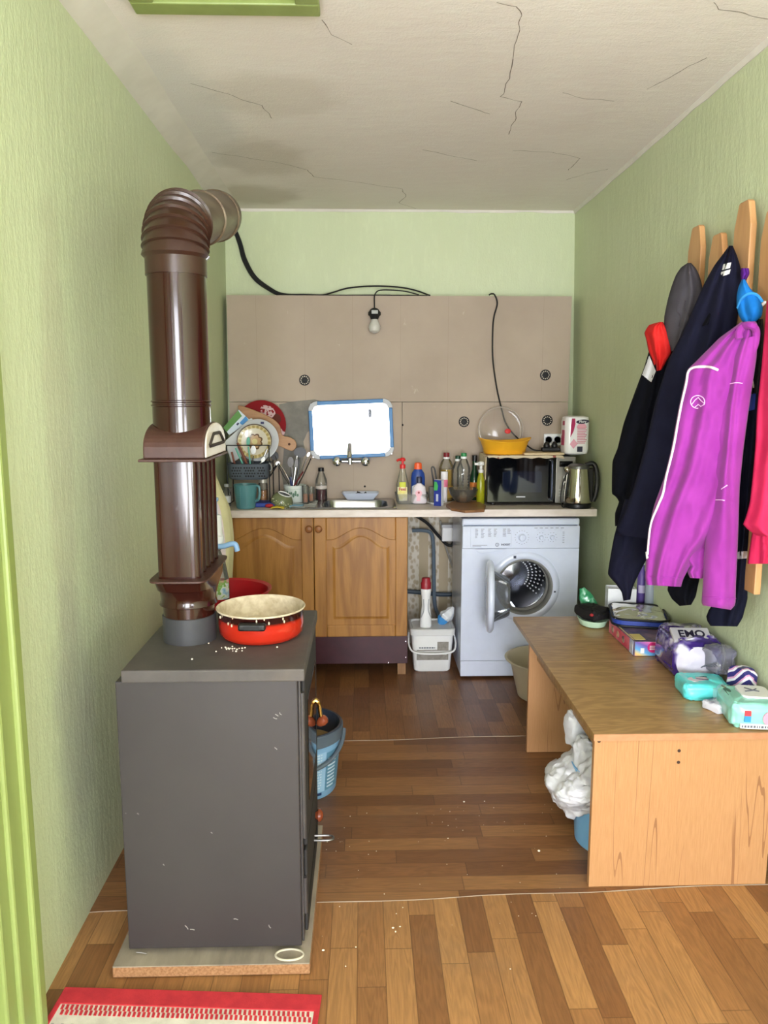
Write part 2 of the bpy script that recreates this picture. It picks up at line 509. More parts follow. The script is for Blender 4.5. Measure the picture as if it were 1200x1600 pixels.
# ceiling with its cracks
b = MB(); b.box(-.98, 1.45, YR - .12, YB + .12, ZC, ZC + .1)
cracks = [[(775, 5), (805, 10), (815, 25), (808, 60), (790, 140), (780, 152), (815, 158), (805, 185), (795, 210)],
          [(300, 130), (345, 145), (410, 165), (425, 185)],
          [(330, 238), (440, 255), (480, 265), (488, 276), (560, 285), (628, 295), (634, 308), (622, 317), (650, 326)],
          [(705, 158), (765, 178)], [(880, 145), (915, 155), (960, 158)], [(800, 235), (865, 238), (908, 247), (888, 266)],
          [(1115, 5), (1125, 14), (1165, 22), (1200, 30)], [(505, 30), (520, 55), (550, 70)], [(660, 234), (745, 251)], [(885, 281), (915, 272), (950, 264)], [(1010, 140), (1105, 90)]]
b.mat(1)
for ci, c in enumerate(cracks):
    pts = [P(x, y, Z=ZC - .0006) for x, y in c]
    fine = []
    for p, q in zip(pts, pts[1:]):
        for k in range(8):
            r = p.lerp(q, k / 8)
            fine.append(r + Vector((.012 * noise.noise(r * 14), .012 * noise.noise(r * 14 + Vector((9, 0, 0))), 0)))
    fine.append(pts[-1])
    for i in range(len(fine) - 1):
        p, q = fine[i], fine[i + 1]; d = (q - p).normalized(); n_ = Vector((-d.y, d.x, 0)) * (.0011 + .0007 * noise.noise(p * 30))
        b.add([p + n_, p - n_, q - n_, q + n_], [(0, 1, 2, 3)])
struct(b.build('ceiling', [M_ceil, M_crack], smooth=False))

# plaster fillets along the tops of the walls
b = MB()
n = 60
def cove(y):
    w = .072 + .012 * noise.noise(Vector((y * 2.1, 0, 3))) ; h = .046 + .010 * noise.noise(Vector((y * 2.7, 5, 3)))
    return w, h
vs = []
for i in range(n + 1):
    y = YR + (YB - YR) * i / n; w_, h_ = cove(y); x = XL(y, ZC)
    vs += [(x - .01, y, ZC + .01), (x - .01, y, ZC - h_), (x + .004, y, ZC - h_), (x + w_ * .75, y, ZC - .012), (x + w_ + .02, y, ZC + .002)]
fs = []
for i in range(n):
    a, c = i * 5, i * 5 + 5
    for k in range(4): fs.append((a + k, c + k, c + k + 1, a + k + 1))
b.add(vs, fs); struct(b.build('trim_1', M_white_plaster, angle=60))
b = MB(); vs = []; fs = []
for i in range(n + 1):
    y = YR + (YB - YR) * i / n; h_ = .016 + .010 * noise.noise(Vector((y * 6, 2, 8)))
    vs += [(XRW(ZC) + .01, y, ZC - h_), (XRW(ZC) - .003, y, ZC - h_), (XRW(ZC) - .012, y, ZC + .002)]
for i in range(n):
    a, c = i * 3, i * 3 + 3
    fs += [(a, c, c + 1, a + 1), (a + 1, c + 1, c + 2, a + 2)]
b.add(vs, fs); struct(b.build('trim_2', M_white_plaster))
b = MB(); vs = []; fs = []
for i in range(n + 1):
    x = -.78 + (XR + .78) * i / n; h_ = .012 + .010 * noise.noise(Vector((x * 6, 7, 8)))
    vs += [(x, YB + .01, ZC - h_), (x, YB - .003, ZC - h_), (x, YB - .010, ZC + .002)]
for i in range(n):
    a, c = i * 3, i * 3 + 3
    fs += [(a, c, c + 1, a + 1), (a + 1, c + 1, c + 2, a + 2)]
b.add(vs, fs); struct(b.build('trim_3', M_white_plaster))

# green door casing and the door in the left wall
b = MB()
x = XL(1.6)
b.box(x - .03, x + .022, 1.535, 1.62, .0, 2.13); b.box(x - .03, x + .034, 1.595, 1.632, .0, 2.14); b.box(x - .05, x + .012, 1.49, 1.54, 0, 2.06)
b.box(x - .03, x + .022, .62, .70, 0, 2.13); b.box(x - .03, x + .022, .70, 1.54, 2.05, 2.13)
struct(b.build('trim_4', M_green_trim, bevel=.006, smooth=False))
b = MB(); b.box(x - .055, x - .02, .70, 1.50, .005, 2.05)
for z0, z1 in ((.2, .95), (1.1, 1.9)): b.box(x - .03, x - .012, .82, 1.42, z0, z1)
d = struct(b.build('door_1', M_green_trim, bevel=.005, smooth=False))
b = MB(); b.tube([(x - .03, .78, 1.02), (x + .03, .78, 1.02), (x + .035, .8, 1.02), (x + .035, .9, 1.02)], .009)
b.build('handle', mat('door_steel', (150, 150, 150), .35, 1), d)
b = MB()
yy0 = 1.635
for i in range(40):
    z0, z1 = i * .052, i * .052 + .054; k = noise.noise(Vector((0, 0, z0 * 5)))
    b.box(XL(yy0, z0) - .01, XL(yy0, z0) + .003, yy0 - .01, yy0 + .010 + .006 * k, z0, z1)
struct(b.build('trim_5', M_white_plaster, smooth=False))

# plasterboard lining that stands off the wall behind the counter
zs = P(600, 628, Y=YP).z; zt = P(600, 462, Y=YP).z
xs = P(628, 700, Y=YP).x
XPL, XPR = -.738, 1.143
M_bl = [M_board, M_dark]
b = MB(); b.box(XPL, XPR, YP, YB, zs + .0015, zt)
struct(b.build('trim_6', M_bl, smooth=False))
b = MB(); b.box(XPL, xs - .0015, YP, YB, .90, zs - .0015)
for hx, hy in ((570, 760), (607, 650)):
    h = P(hx, hy, Y=YP); b.mat(1).lathe([(.006, 0), (.006, .001)], T(h.x, h.y - .0002, h.z, rx=PI / 2), 14)
struct(b.build('trim_7', M_bl, smooth=False))
b = MB(); b.box(xs + .0015, XPR, YP + .002, YB, .90, zs - .0015)
for hx, hy in ((623, 664),):
    h = P(hx + 6, hy, Y=YP); b.mat(1).lathe([(.006, 0), (.006, .001)], T(h.x, h.y + .0015, h.z, rx=PI / 2), 14)
struct(b.build('trim_8', M_bl, smooth=False))
# grey cement smear left of the mirror
poly = [(436, 632), (452, 628), (470, 626), (492, 624), (507, 628), (500, 640), (492, 652), (488, 670), (480, 676), (474, 690), (477, 705), (472, 726), (468, 752), (462, 776), (446, 778), (440, 740), (444, 700), (440, 660)]
pp = [P(x, y, Y=YP) for x, y in poly]
b = MB(); b.prism([(p.x, p.z) for p in pp][::-1], 0, .003, Matrix.Translation((0, YP, 0)) @ Matrix.Rotation(PI / 2, 4, 'X'))
struct(b.build('trim_9', M_cement, smooth=False))

# ceiling hatch
hz = ZC
h0, h1 = P(213, 22, Z=ZC - .02), P(500, 21, Z=ZC - .02)
hx0, hx1, hy1 = -.600, h1.x, h0.y
hy0 = hy1 - .62
hatch = thing('ceiling_hatch', 'green painted square hatch with a louvred panel set in the ceiling', 'hatch', ((hx0 + hx1) / 2, (hy0 + hy1) / 2, ZC))
b = MB()
fw = .062
b.box(hx0, hx1, hy1 - fw, hy1, ZC - .022, ZC + .002); b.box(hx0, hx1, hy0, hy0 + fw, ZC - .022, ZC + .002)
b.box(hx0, hx0 + fw, hy0 + fw, hy1 - fw, ZC - .022, ZC + .002); b.box(hx1 - fw, hx1, hy0 + fw, hy1 - fw, ZC - .022, ZC + .002)
b.build('frame', M_green_trim, hatch, bevel=.004, smooth=False)
b = MB()
ny = 14
for i in range(ny):
    y0 = hy0 + fw + (hy1 - hy0 - 2 * fw) * i / ny; dy = (hy1 - hy0 - 2 * fw) / ny
    b.add([(hx0 + fw, y0, ZC - .014), (hx1 - fw, y0, ZC - .014), (hx1 - fw, y0 + dy * .86, ZC - .004), (hx0 + fw, y0 + dy * .86, ZC - .004),
           (hx0 + fw, y0, ZC - .001), (hx1 - fw, y0, ZC - .001), (hx1 - fw, y0 + dy * .86, ZC + .001), (hx0 + fw, y0 + dy * .86, ZC + .001)],
          [(0, 1, 2, 3), (7, 6, 5, 4), (0, 4, 5, 1), (1, 5, 6, 2), (2, 6, 7, 3), (3, 7, 4, 0)])
b.build('louvre_panel', mat('hatch_green', (140, 158, 92), .5), hatch, smooth=False)

# a bare bulb hangs from the ceiling in the middle of the room (it shows in the mirror)
def pendant(x, y, z):
    t = thing('pendant_bulb', 'bare bulb on a long cord hanging from the ceiling, seen only in the mirror', 'light bulb', (x, y, ZC))
    MB().tube([(x, y, ZC), (x, y, z + .18)], .005).build('cord', mat('black_rubber', (22, 22, 24), .55), t)
    MB().lathe([(.008, .195), (.024, .185), (.026, .10), (.020, .095)], T(x, y, z), 20).build('socket', mat('black_rubber', (22, 22, 24), .55), t)
    MB().lathe([(.013, .10), (.018, .085), (.032, .055), (.036, .032), (.028, .010), (.010, .001), (.001, 0)], T(x, y, z), 24).build('bulb', mat('bulb_milk', (238, 236, 228), .25, coat=.5), t)
    return t
# ================================================================== kitchen along the back
YF = 3.84          # front of the worktop
ZW = .900          # worktop surface
M_pine = None
def wood(name, dark, light, along='z', rings=26.0, r=.42, s=1.0, knots=False):
    g = G(name)
    x, y, z = g.sep(g.coord())
    a, p, q = {'z': (z, x, y), 'x': (x, y, z), 'y': (y, x, z)}[along]
    vec = g.comb(g.math('MULTIPLY', p, 7.0 * s), g.math('MULTIPLY', a, .7 * s), g.math('MULTIPLY', q, 7.0 * s))
    ring = g.noise(1.3, 3, vec=vec, dist=.4)
    l = g.math('MULTIPLY_ADD', g.math('SINE', g.math('MULTIPLY', ring, rings)), .5, .5)
    fine = g.noise(8, 5, .7, vec=g.comb(g.math('MULTIPLY', p, 40.0 * s), g.math('MULTIPLY', a, 1.6 * s), g.math('MULTIPLY', q, 40.0 * s)))
    f = g.math('ADD', g.math('MULTIPLY', l, .4), g.math('MULTIPLY', fine, .6))
    g.set(c=g.ramp(f, [(.22, dark), (.78, light)]), r=r, spec=.4)
    g.bump(fine, .05, .002)
    return g.m
M_pine = wood('pine_doors', (138, 92, 40), (172, 122, 60), 'z')
M_pine_knob = wood('pine_knob', (120, 72, 36), (150, 98, 54), 'y')
M_plinth = mat('plum_plinth', (66, 30, 40), .35, c2=(58, 26, 36))
M_counter = mat('counter_laminate', (196, 184, 172), .42, c2=(210, 199, 188), ns=30, stretch=(.4, 1, 1))
M_counter_edge = mat('counter_edge', (222, 212, 206), .45, c2=(204, 192, 184), ns=40, stretch=(.25, 1, 1))
M_steel = mat('brushed_steel', (188, 190, 192), .26, 1, c2=(168, 170, 172), ns=40, stretch=(.1, 1, 1))
M_chrome = mat('chrome', (222, 222, 224), .08, 1)
M_blk = mat('black_plastic', (20, 20, 22), .38)
M_rub = mat('black_rubber', (22, 22, 24), .55)
M_whitep = mat('white_plastic', (230, 232, 234), .38)
M_white = mat('white_enamel', (206, 214, 234), .3, coat=.3)
M_ink = mat('grey_print', (92, 96, 110), .6)

# ---------------------------------------------------------------- sink cabinet
cx0, cx1 = XL(4.0) + .012, P(637, 900, Y=YF + .03).x
zd0, zd1 = P(560, 995, Y=YF + .03).z, ZW - .040
xm = P(491, 900, Y=YF + .03).x
YD = YF + .03      # front face of the doors
cab = thing('sink_cabinet', 'pine sink cabinet with two arched panel doors under the worktop', 'cabinet', ((cx0 + cx1) / 2, YD + .25, 0))
b = MB()
b.box(cx0, cx0 + .018, YD + .024, YB - .17, .10, zd1); b.box(cx1 - .018, cx1, YD + .024, YB - .17, .10, zd1)
b.box(cx0 + .018, cx1 - .018, YD + .03, YB - .17, zd0 - .01, zd0 + .008); b.box(cx0 + .018, cx1 - .018, YD + .024, YD + .05, zd1 - .05, zd1)
b.box(cx0 + .018, cx1 - .018, YB - .18, YB - .17, .10, zd1)
b.build('body', M_pine, cab, smooth=False)
zp0 = P(560, 1037, Y=YD + .02).z
b = MB(); b.box(cx0, cx1 + .002, YD + .018, YD + .036, zp0, zd0 - .004)
pl = b.build('plinth', M_plinth, cab, bevel=.002, smooth=False)
b = MB()
for px_, py_ in ((634, 1002), (634, 1027), (607, 1036)):
    p = P(px_, py_, Y=YD + .017); b = MB(); b.lathe([(.004, 0), (.003, .003)], T(p.x, p.y + .001, max(p.z, zp0 + .006), rx=PI / 2), 12)
    b.build('screw', M_chrome, pl)
b = MB()
for xx in (cx1 - .05, cx0 + .06):
    b = MB(); b.box(xx, xx + .045, YD + .045, YD + .10, .0045, .10); b.build('foot', wood('foot_block', (128, 92, 60), (150, 112, 76), 'z') if 'foot_block' not in bpy.data.materials else bpy.data.materials['foot_block'], cab, bevel=.002, smooth=False)
    b = MB(); b.box(xx, xx + .045, YB - .26, YB - .21, .0045, .10); b.build('foot', bpy.data.materials['foot_block'], cab, smooth=False)

def arch(t, h):
    s = abs(t - .5) * 2
    if s > .86: return 0
    return h * (.5 + .5 * math.cos(PI * s / .86)) ** .8
def cab_door(x0, x1, z0, z1, knob_x):
    w = x1 - x0
    st = .062
    M = Matrix.Translation((0, YD + .022, 0)) @ Matrix.Rotation(PI / 2, 4, 'X')   # local xy -> world xz, local +z -> -Y
    d = MB()
    d.box(x0 + .03, x1 - .03, YD + .008, YD + .020, z0 + .03, z1 - .03)
    d = d.build('door', M_pine, cab, smooth=False)
    f = MB()
    f.prism([(x0, z0), (x0 + st, z0), (x0 + st, z1), (x0, z1)], .0, .022, M)
    f.prism([(x1 - st, z0), (x1, z0), (x1, z1), (x1 - st, z1)], .0, .022, M)
    f.prism([(x0 + st, z0), (x1 - st, z0), (x1 - st, z0 + st), (x0 + st, z0 + st)], .0, .0215, M)
    xs_ = [x0 + st + (w - 2 * st) * k / 24 for k in range(25)]
    low = [(xx, z1 - .118 + arch(k / 24, .062)) for k, xx in enumerate(xs_)]
    f.prism(low + [(x1 - st, z1), (x0 + st, z1)], .0, .0215, M)
    f.build('frame', M_pine, d, bevel=.004, seg=2, smooth=False)
    # raised field: three stepped layers with the same arch
    r = MB()
    def outline(g_):
        a0, a1 = x0 + st + g_, x1 - st - g_
        top = [(a0 + (a1 - a0) * k / 24, z1 - .118 - g_ + arch(k / 24, .062)) for k in range(25)]
        return [(a0, z0 + st + g_), (a1, z0 + st + g_)] + top[::-1]
    o1, o2, o3 = outline(.010), outline(.040), outline(.046)
    n = len(o1)
    vs = [M @ Vector((x, z, .008)) for x, z in o1] + [M @ Vector((x, z, .0165)) for x, z in o2] + [M @ Vector((x, z, .0195)) for x, z in o3]
    fs = []
    for k in range(n):
        k2 = (k + 1) % n
        fs += [(k, k2, n + k2, n + k), (n + k, n + k2, 2 * n + k2, 2 * n + k)]
    fs.append(tuple(range(2 * n, 3 * n)))
    r.add(vs, fs).build('raised_panel', M_pine, d, smooth=False)
    kz = P(497, 826, Y=YD).z
    MB().lathe([(.006, 0), (.007, .010), (.017, .014), (.019, .021), (.016, .028), (.010, .031), (.001, .032)], T(knob_x, YD, kz, rx=PI / 2), 24).build('knob', M_pine_knob, d)
cab_door(cx0 + .004, xm - .0015, zd0, zd1 - .002, xm - .023)
cab_door(xm + .0015, cx1 - .001, zd0, zd1 - .002, xm + .026)

# ---------------------------------------------------------------- worktop
wx0, wx1 = XL(3.84) + .004, XR - .003
sx0, sx1 = P(446, 797, Z=ZW).x, P(620, 797, Z=ZW).x     # sink outline
bx0, bx1 = P(503, 790, Z=ZW).x, P(607, 790, Z=ZW).x     # bowl
by0, by1 = YF + .085, YP - .075
top = thing('worktop', 'long pale laminate worktop running wall to wall over the cabinet and washing machine', 'worktop', ((wx0 + wx1) / 2, YF + .23, ZW - .036))
b = MB()
yk = YP - .002
for x0, x1, y0, y1 in ((wx0, bx0, YF, yk), (bx1, wx1, YF, yk), (bx0, bx1, YF, by0), (bx0, bx1, by1, yk)):
    b.box(x0, x1, y0, y1, ZW - .036, ZW)
b.build('board', M_counter, top, smooth=False)
b = MB(); b.box(wx0, wx1, YF - .0018, YF - .0002, ZW - .0365, ZW + .0002)
b.build('edge_band', M_counter_edge, top, smooth=False)

sink = thing('inset_sink', 'stainless steel inset sink with drainer let into the worktop under the tap', 'sink', ((sx0 + sx1) / 2, (by0 + by1) / 2, ZW))
b = MB()
def loft(b, rings, M=None, cap=False):
    n = len(rings[0]); vs = [p for r in rings for p in r]; fs = []
    for i in range(len(rings) - 1):
        for k in range(n):
            k2 = (k + 1) % n; fs.append((i * n + k, i * n + k2, (i + 1) * n + k2, (i + 1) * n + k))
    if cap: fs.append(tuple(range((len(rings) - 1) * n, len(rings) * n)))
    return b.add(vs, fs, M)
rb = lambda g_, z, r: [(x, y, z) for x, y in rrect(bx0 + g_, bx1 - g_, by0 + g_, by1 - g_, r)]
loft(b, [rb(-.004, ZW + .003, .07), rb(.004, ZW + .001, .066), rb(.012, ZW - .02, .06), rb(.02, ZW - .12, .05), rb(.05, ZW - .15, .03)], cap=True)
b.build('bowl', M_steel, sink)
b = MB()
oy0, oy1 = YF + .035, YP - .03
outer = [(x, y, ZW + .0035) for x, y in rrect(sx0, sx1, oy0, oy1, .02)]
inner = [(x, y, ZW + .003) for x, y in rrect(bx0 - .004, bx1 + .004, by0 - .004, by1 + .004, .07)]
low = [(x, y, ZW + .0002) for x, y in rrect(sx0 - .003, sx1 + .003, oy0 - .003, oy1 + .003, .022)]
n = len(outer)
b.add(low + outer + inner, [(k, (k + 1) % n, n + (k + 1) % n, n + k) for k in range(n)] + [(n + k, n + (k + 1) % n, 2 * n + (k + 1) % n, 2 * n + k) for k in range(n)])
b.build('rim', M_steel, sink, angle=60)
b = MB()
for k in range(7):
    y = oy0 + .06 + k * .045
    b.tube([(sx0 + .02, y, ZW + .003), (bx0 - .03, y, ZW + .003)], .004, 8)
b.build('drainer_ridge', M_steel, sink)
MB().lathe([(.03, 0), (.034, .003), (.02, .004), (.018, .001)], T((bx0 + bx1) / 2, (by0 + by1) / 2, ZW - .15), 24).build('drain', M_chrome, sink)

# ---------------------------------------------------------------- wall tap
tp = P(547, 721, Y=4.262)
tap = thing('wall_tap', 'chrome wall mounted mixer tap with two round handles above the sink', 'tap', (tp.x, 4.27, tp.z))
b = MB(); k0, k1 = P(527, 721, Y=4.262), P(571, 721, Y=4.262)
b.tube([(k0.x, 4.262, tp.z), (k1.x, 4.262, tp.z)], .011, 16)
b.tube([(k0.x + .012, 4.262, tp.z), (k0.x + .012, 4.299, tp.z)], .013, 14); b.tube([(k1.x - .012, 4.262, tp.z), (k1.x - .012, 4.299, tp.z)], .013, 14)
b.tube([(tp.x, 4.262, tp.z - .014), (tp.x, 4.262, tp.z + .016)], .016, 16)
b.build('body', M_chrome, tap)
for kx in (k0.x, k1.x):
    b = MB(); b.lathe([(.010, 0), (.020, .006), (.026, .014), (.027, .026), (.022, .038), (.010, .043), (.001, .044)], T(kx, 4.252, tp.z, rx=PI / 2), 26)
    b.build('handle', M_chrome, tap)
b = MB(); b.tube(spline([(tp.x, 4.262, tp.z + .01), (tp.x, 4.258, tp.z + .05), (tp.x, 4.235, tp.z + .085), (tp.x, 4.19, tp.z + .095), (tp.x, 4.12, tp.z + .075), (tp.x, 4.075, tp.z + .055), (tp.x, 4.062, tp.z + .035)], 8), .0125, 14)
b.build('spout', M_chrome, tap)

# ---------------------------------------------------------------- blue framed mirror
mc = P(549, 670.5, Y=4.272)
MW, MH = .462, .318
MM = Matrix.Translation(mc) @ Matrix.Rotation(math.radians(1.2), 4, 'Z') @ Matrix.Rotation(PI / 2 - math.radians(3.6), 4, 'X') @ Matrix.Rotation(math.radians(2.2), 4, 'Z')
M_blue = mat('blue_frame', (52, 118, 176), .42)
M_grey_corner = mat('grey_corner', (176, 178, 182), .4)
mirror = thing('framed_mirror', 'blue framed mirror with grey corners leaning on the tap, reflecting bright daylight', 'mirror', tuple(mc))
b = MB(); b.box(-MW / 2 + .012, MW / 2 - .012, -MH / 2 + .012, MH / 2 - .012, -.004, .001, MM)
b.build('mirror_glass', mat('mirror_silver', (226, 229, 238), .02, 1), mirror, smooth=False)
b = MB()
fw = .021; cr = .05
for x0, x1, y0, y1 in ((-MW / 2 + cr, MW / 2 - cr, MH / 2 - fw, MH / 2), (-MW / 2 + cr, MW / 2 - cr, -MH / 2, -MH / 2 + fw), (-MW / 2, -MW / 2 + fw, -MH / 2 + cr, MH / 2 - cr), (MW / 2 - fw, MW / 2, -MH / 2 + cr, MH / 2 - cr)):
    b.box(x0, x1, y0, y1, -.006, .007, MM)
b.build('frame', M_blue, mirror, bevel=.003, smooth=False)
for sx_, sy_, a in ((1, 1, 0), (-1, 1, PI / 2), (-1, -1, PI), (1, -1, 3 * PI / 2)):
    c_ = (sx_ * (MW / 2 - cr), sy_ * (MH / 2 - cr))
    arc_o = circle(c_[0], c_[1], cr + .001, 9, a, a + PI / 2); arc_i = circle(c_[0], c_[1], cr - fw - .004, 9, a, a + PI / 2)
    b = MB(); b.prism(arc_o + arc_i[::-1], -.0065, .008, MM)
    b.build('corner', M_grey_corner, mirror, bevel=.002, smooth=False)
# the bulb that the mirror shows
nrm = (MM.to_3x3() @ Vector((0, 0, 1))).normalized()
mp = P(578, 657, Y=4.272); dr = (mp - CAM_LOC).normalized(); rr = dr - 2 * dr.dot(nrm) * nrm
bp = mp + rr * ((-.25 - mp.y) / rr.y)
pendant(bp.x, bp.y, bp.z - .06)

# ---------------------------------------------------------------- washing machine
YM = YF + .002
mx0, mx1 = P(721, 930, Y=YM).x, P(902, 930, Y=YM).x
mzb, mzt = .018, ZW - .048
mcx = (mx0 + mx1) / 2
wash = thing('washing_machine', 'white front loading washing machine with its round door hanging open', 'washing machine', (mcx, YM + .22, .005))
dc = P(819, 917, Y=YM); RO, RI = .186, .136
b = MB()
# cabinet: sides, top, back
b.box(mx0, mx0 + .012, YM + .012, YM + .42, mzb, mzt); b.box(mx1 - .012, mx1, YM + .012, YM + .42, mzb, mzt)
b.box(mx0 + .012, mx1 - .012, YM + .41, YM + .42, mzb, mzt); b.box(mx0 + .012, mx1 - .012, YM + .012, YM + .41, mzb, mzb + .01)
b.build('body', M_white, wash, bevel=.006, smooth=False)
MB().box(mx0 - .001, mx1 + .001, YM + .004, YM + .425, mzt - .036, mzt).build('top_lid', M_white, wash, bevel=.010, seg=3, smooth=False)
zc0, zc1 = P(800, 857, Y=YM).z, mzt - .037    # control panel
zk = P(800, 1032, Y=YM).z                     # kick panel line
# front sheet with a round hole
b = MB()
nn = 64
def sq(a):
    ca, sa = math.cos(a), math.sin(a)
    x0, x1, z0, z1 = mx0 - dc.x, mx1 - dc.x, zk + .001 - dc.z, zc0 - .001 - dc.z
    t = min((x1 if ca > 0 else x0) / ca if abs(ca) > 1e-6 else 9, (z1 if sa > 0 else z0) / sa if abs(sa) > 1e-6 else 9)
    return (ca * t, sa * t)
vs = []
angs = sorted(set([2 * PI * k / nn for k in range(nn)] + [math.atan2(zz, xx) % (2 * PI) for xx in (mx0 - dc.x, mx1 - dc.x) for zz in (zk + .001 - dc.z, zc0 - .001 - dc.z)]))
nn = len(angs)
for a in angs:
    x, z = sq(a); vs.append((dc.x + x, YM, dc.z + z))
for a in angs: vs.append((dc.x + .155 * math.cos(a), YM, dc.z + .155 * math.sin(a)))
for a in angs: vs.append((dc.x + .150 * math.cos(a), YM + .03, dc.z + .150 * math.sin(a)))
fs = []
for k in range(nn):
    k2 = (k + 1) % nn; fs += [(k, k2, nn + k2, nn + k), (nn + k, nn + k2, 2 * nn + k2, 2 * nn + k)]
b.add(vs, fs); b.build('front_panel', M_white, wash, angle=60)
MB().box(mx0, mx1, YM - .001, YM + .012, mzb, zk - .001).build('kick_panel', M_white, wash, bevel=.003, smooth=False)
# round bezel standing proud of the front
MD = Matrix.Translation((dc.x, YM, dc.z)) @ Matrix.Rotation(PI / 2, 4, 'X')
MB().lathe([(RO, -.004), (RO - .004, .004), (RO - .02, .008), (.150, .006), (.142, -.004), (.140, -.02)], MD, 64, False, False).build('door_surround', M_white, wash, angle=60)
g_ = mat('gasket_grey', (122, 122, 120), .6)
MB().lathe([(.148, .004), (.140, .004), (.134, -.004), (.133, -.03), (.140, -.045), (.128, -.055), (.130, -.075)], MD, 64, False, False).build('gasket', g_, wash)
dm = mat('drum_steel', (178, 180, 186), .16, 1)
b = MB(); b.lathe([(.130, -.07), (.205, -.085), (.205, -.30), (.14, -.305), (.06, -.29), (.001, -.285)], MD, 48, False, False)
drum = b.build('drum', dm, wash)
hole = mat('drum_hole', (16, 16, 18), .6)
for k in range(3):
    a = math.radians(25 + 120 * k)
    b = MB()
    def lift(u, v, a=a):
        h = .055 * math.sin(PI * u) ** 1.2 * (1 if 0 < v < 1 else 0)
        aa = a + (u - .5) * .5
        r = .203 - h
        return MD @ Vector((r * math.cos(aa), r * math.sin(aa), -.095 - .19 * v))
    b.grid(lift, 12, 8); b.build('paddle', dm, drum)
b = MB()
for i in range(12):
    for j in range(5):
        a = math.radians(-40 + 9 * i)
        r = .085 + .022 * j
        b.lathe([(.0042, 0), (.0042, .0015)], MD @ Matrix.Translation((r * math.cos(a), r * math.sin(a), -.2965 - .006 * (j - 2) * .3 + .0)), 8)
b.build('perforation', mat('bright_dot', (232, 234, 238), .3), drum)
# control panel with drawer, dials, print
MB().box(mx0, mx1, YM - .006, YM + .014, zc0, zc1).build('control_panel', M_white, wash, bevel=.005, seg=3, smooth=False)
zcm = (zc0 + zc1) / 2
dx0, dx1 = P(735, 840, Y=YM).x, P(799, 840, Y=YM).x
Mv = Matrix.Translation((0, YM - .006, 0)) @ Matrix.Rotation(PI / 2, 4, 'X')
b = MB(); b.prism([(dx0, zc0 + .012), (dx0 + .02, zc0 + .003), (dx1 - .035, zc0 + .003), (dx1, zc0 + .014), (dx1, zc1 - .006), (dx0, zc1 - .006)], .0002, .003, Mv)
drw = b.build('detergent_drawer', M_white, wash, bevel=.0015, smooth=False)
b = MB(); b.prism([(dx0 + .02, zc0 - .001), (dx0 + .045, zc0 - .020), (dx0 + .07, zc0 - .022), (dx1 - .02, zc0 - .001)], -.002, .0035, Mv)
b.build('drawer_grip', M_white, drw, bevel=.0015, smooth=False)
b = MB(); rnd = random.Random(3)
for col_, n_ in ((742, 7), (751, 7), (762, 6), (771, 6), (785, 6), (792, 4)):
    for k in range(n_):
        x = P(col_, 840, Y=YM).x; z = zc1 - .016 - k * .0072
        if z < zc0 + .028: continue
        b.box(x, x + .010 + .008 * rnd.random(), YM - .0096, YM - .0092, z, z + .0022)
b.box(dx0 + .01, dx0 + .085, YM - .0096, YM - .0092, zc0 + .018, zc0 + .020); b.box(dx0 + .01, dx0 + .055, YM - .0096, YM - .0092, zc0 + .011, zc0 + .013)
b.build('text', M_ink, drw, smooth=False)
lx = P(789, 852, Y=YM)
text('lettering', 'INDESIT', facing(lx.x + .002, YM - .0094, zc0 + .0215), .013, mat('logo_grey', (70, 74, 96), .5), drw, bold=.0004)
lg = P(780, 852, Y=YM)
b = MB(); b.tube([(lg.x - .012 + .0085 * math.cos(a), YM - .0094, zc0 + .0215 + .0085 * math.sin(a)) for a in [2 * PI * k / 20 for k in range(20)]], .0011, 6, closed=True)
b.box(lg.x - .0130, lg.x - .0110, YM - .0100, YM - .0092, zc0 + .0165, zc0 + .0235); b.box(lg.x - .0130, lg.x - .0110, YM - .0100, YM - .0092, zc0 + .0250, zc0 + .0270)
b.build('logo', mat('logo_grey', (70, 74, 96), .5), drw)
b = MB()
for px_, r_, nt in ((815, .029, 16), (845, .018, 10), (862, .018, 10)):
    p = P(px_, 843, Y=YM)
    for k in range(nt):
        a = 2 * PI * k / nt
        x, z = p.x + (r_ + .006) * math.cos(a), zcm + (r_ + .006) * math.sin(a)
        if zc0 + .005 < z < zc1 - .004: b.box(x - .0016, x + .0016, YM - .0066, YM - .0062, z - .0012, z + .0012)
for k in range(6):
    p = P(837 + 8.2 * k, 830, Y=YM); b.box(p.x - .008, p.x + .008, YM - .0066, YM - .0062, zc1 - .0115, zc1 - .009)
for k in range(7):
    p = P(881, 835, Y=YM); b.box(p.x - .008, p.x + .002, YM - .0066, YM - .0062, zcm + .025 - k * .009, zcm + .0272 - k * .009)
b.build('panel_marking', M_ink, wash, smooth=False)
for px_, r_ in ((815, .021), (845, .012), (862, .013)):
    p = P(px_, 843, Y=YM)
    b = MB(); b.lathe([(r_, 0), (r_, .004), (r_ * .82, .006), (r_ * .78, .017), (r_ * .7, .019), (.001, .0192)], T(p.x, YM - .006, zcm, rx=PI / 2), 28)
    b.box(p.x - .0018, p.x + .0018, YM - .028, YM - .02, zcm - r_ * .7, zcm + r_ * .7)
    b.build('dial', M_white, wash)
for k in range(5):
    p = P(840 + 9 * k, 834, Y=YM)
    MB().box(p.x - .007, p.x + .007, YM - .0085, YM - .005, zc1 - .022, zc1 - .016).build('button', M_white, wash, bevel=.002, smooth=False)
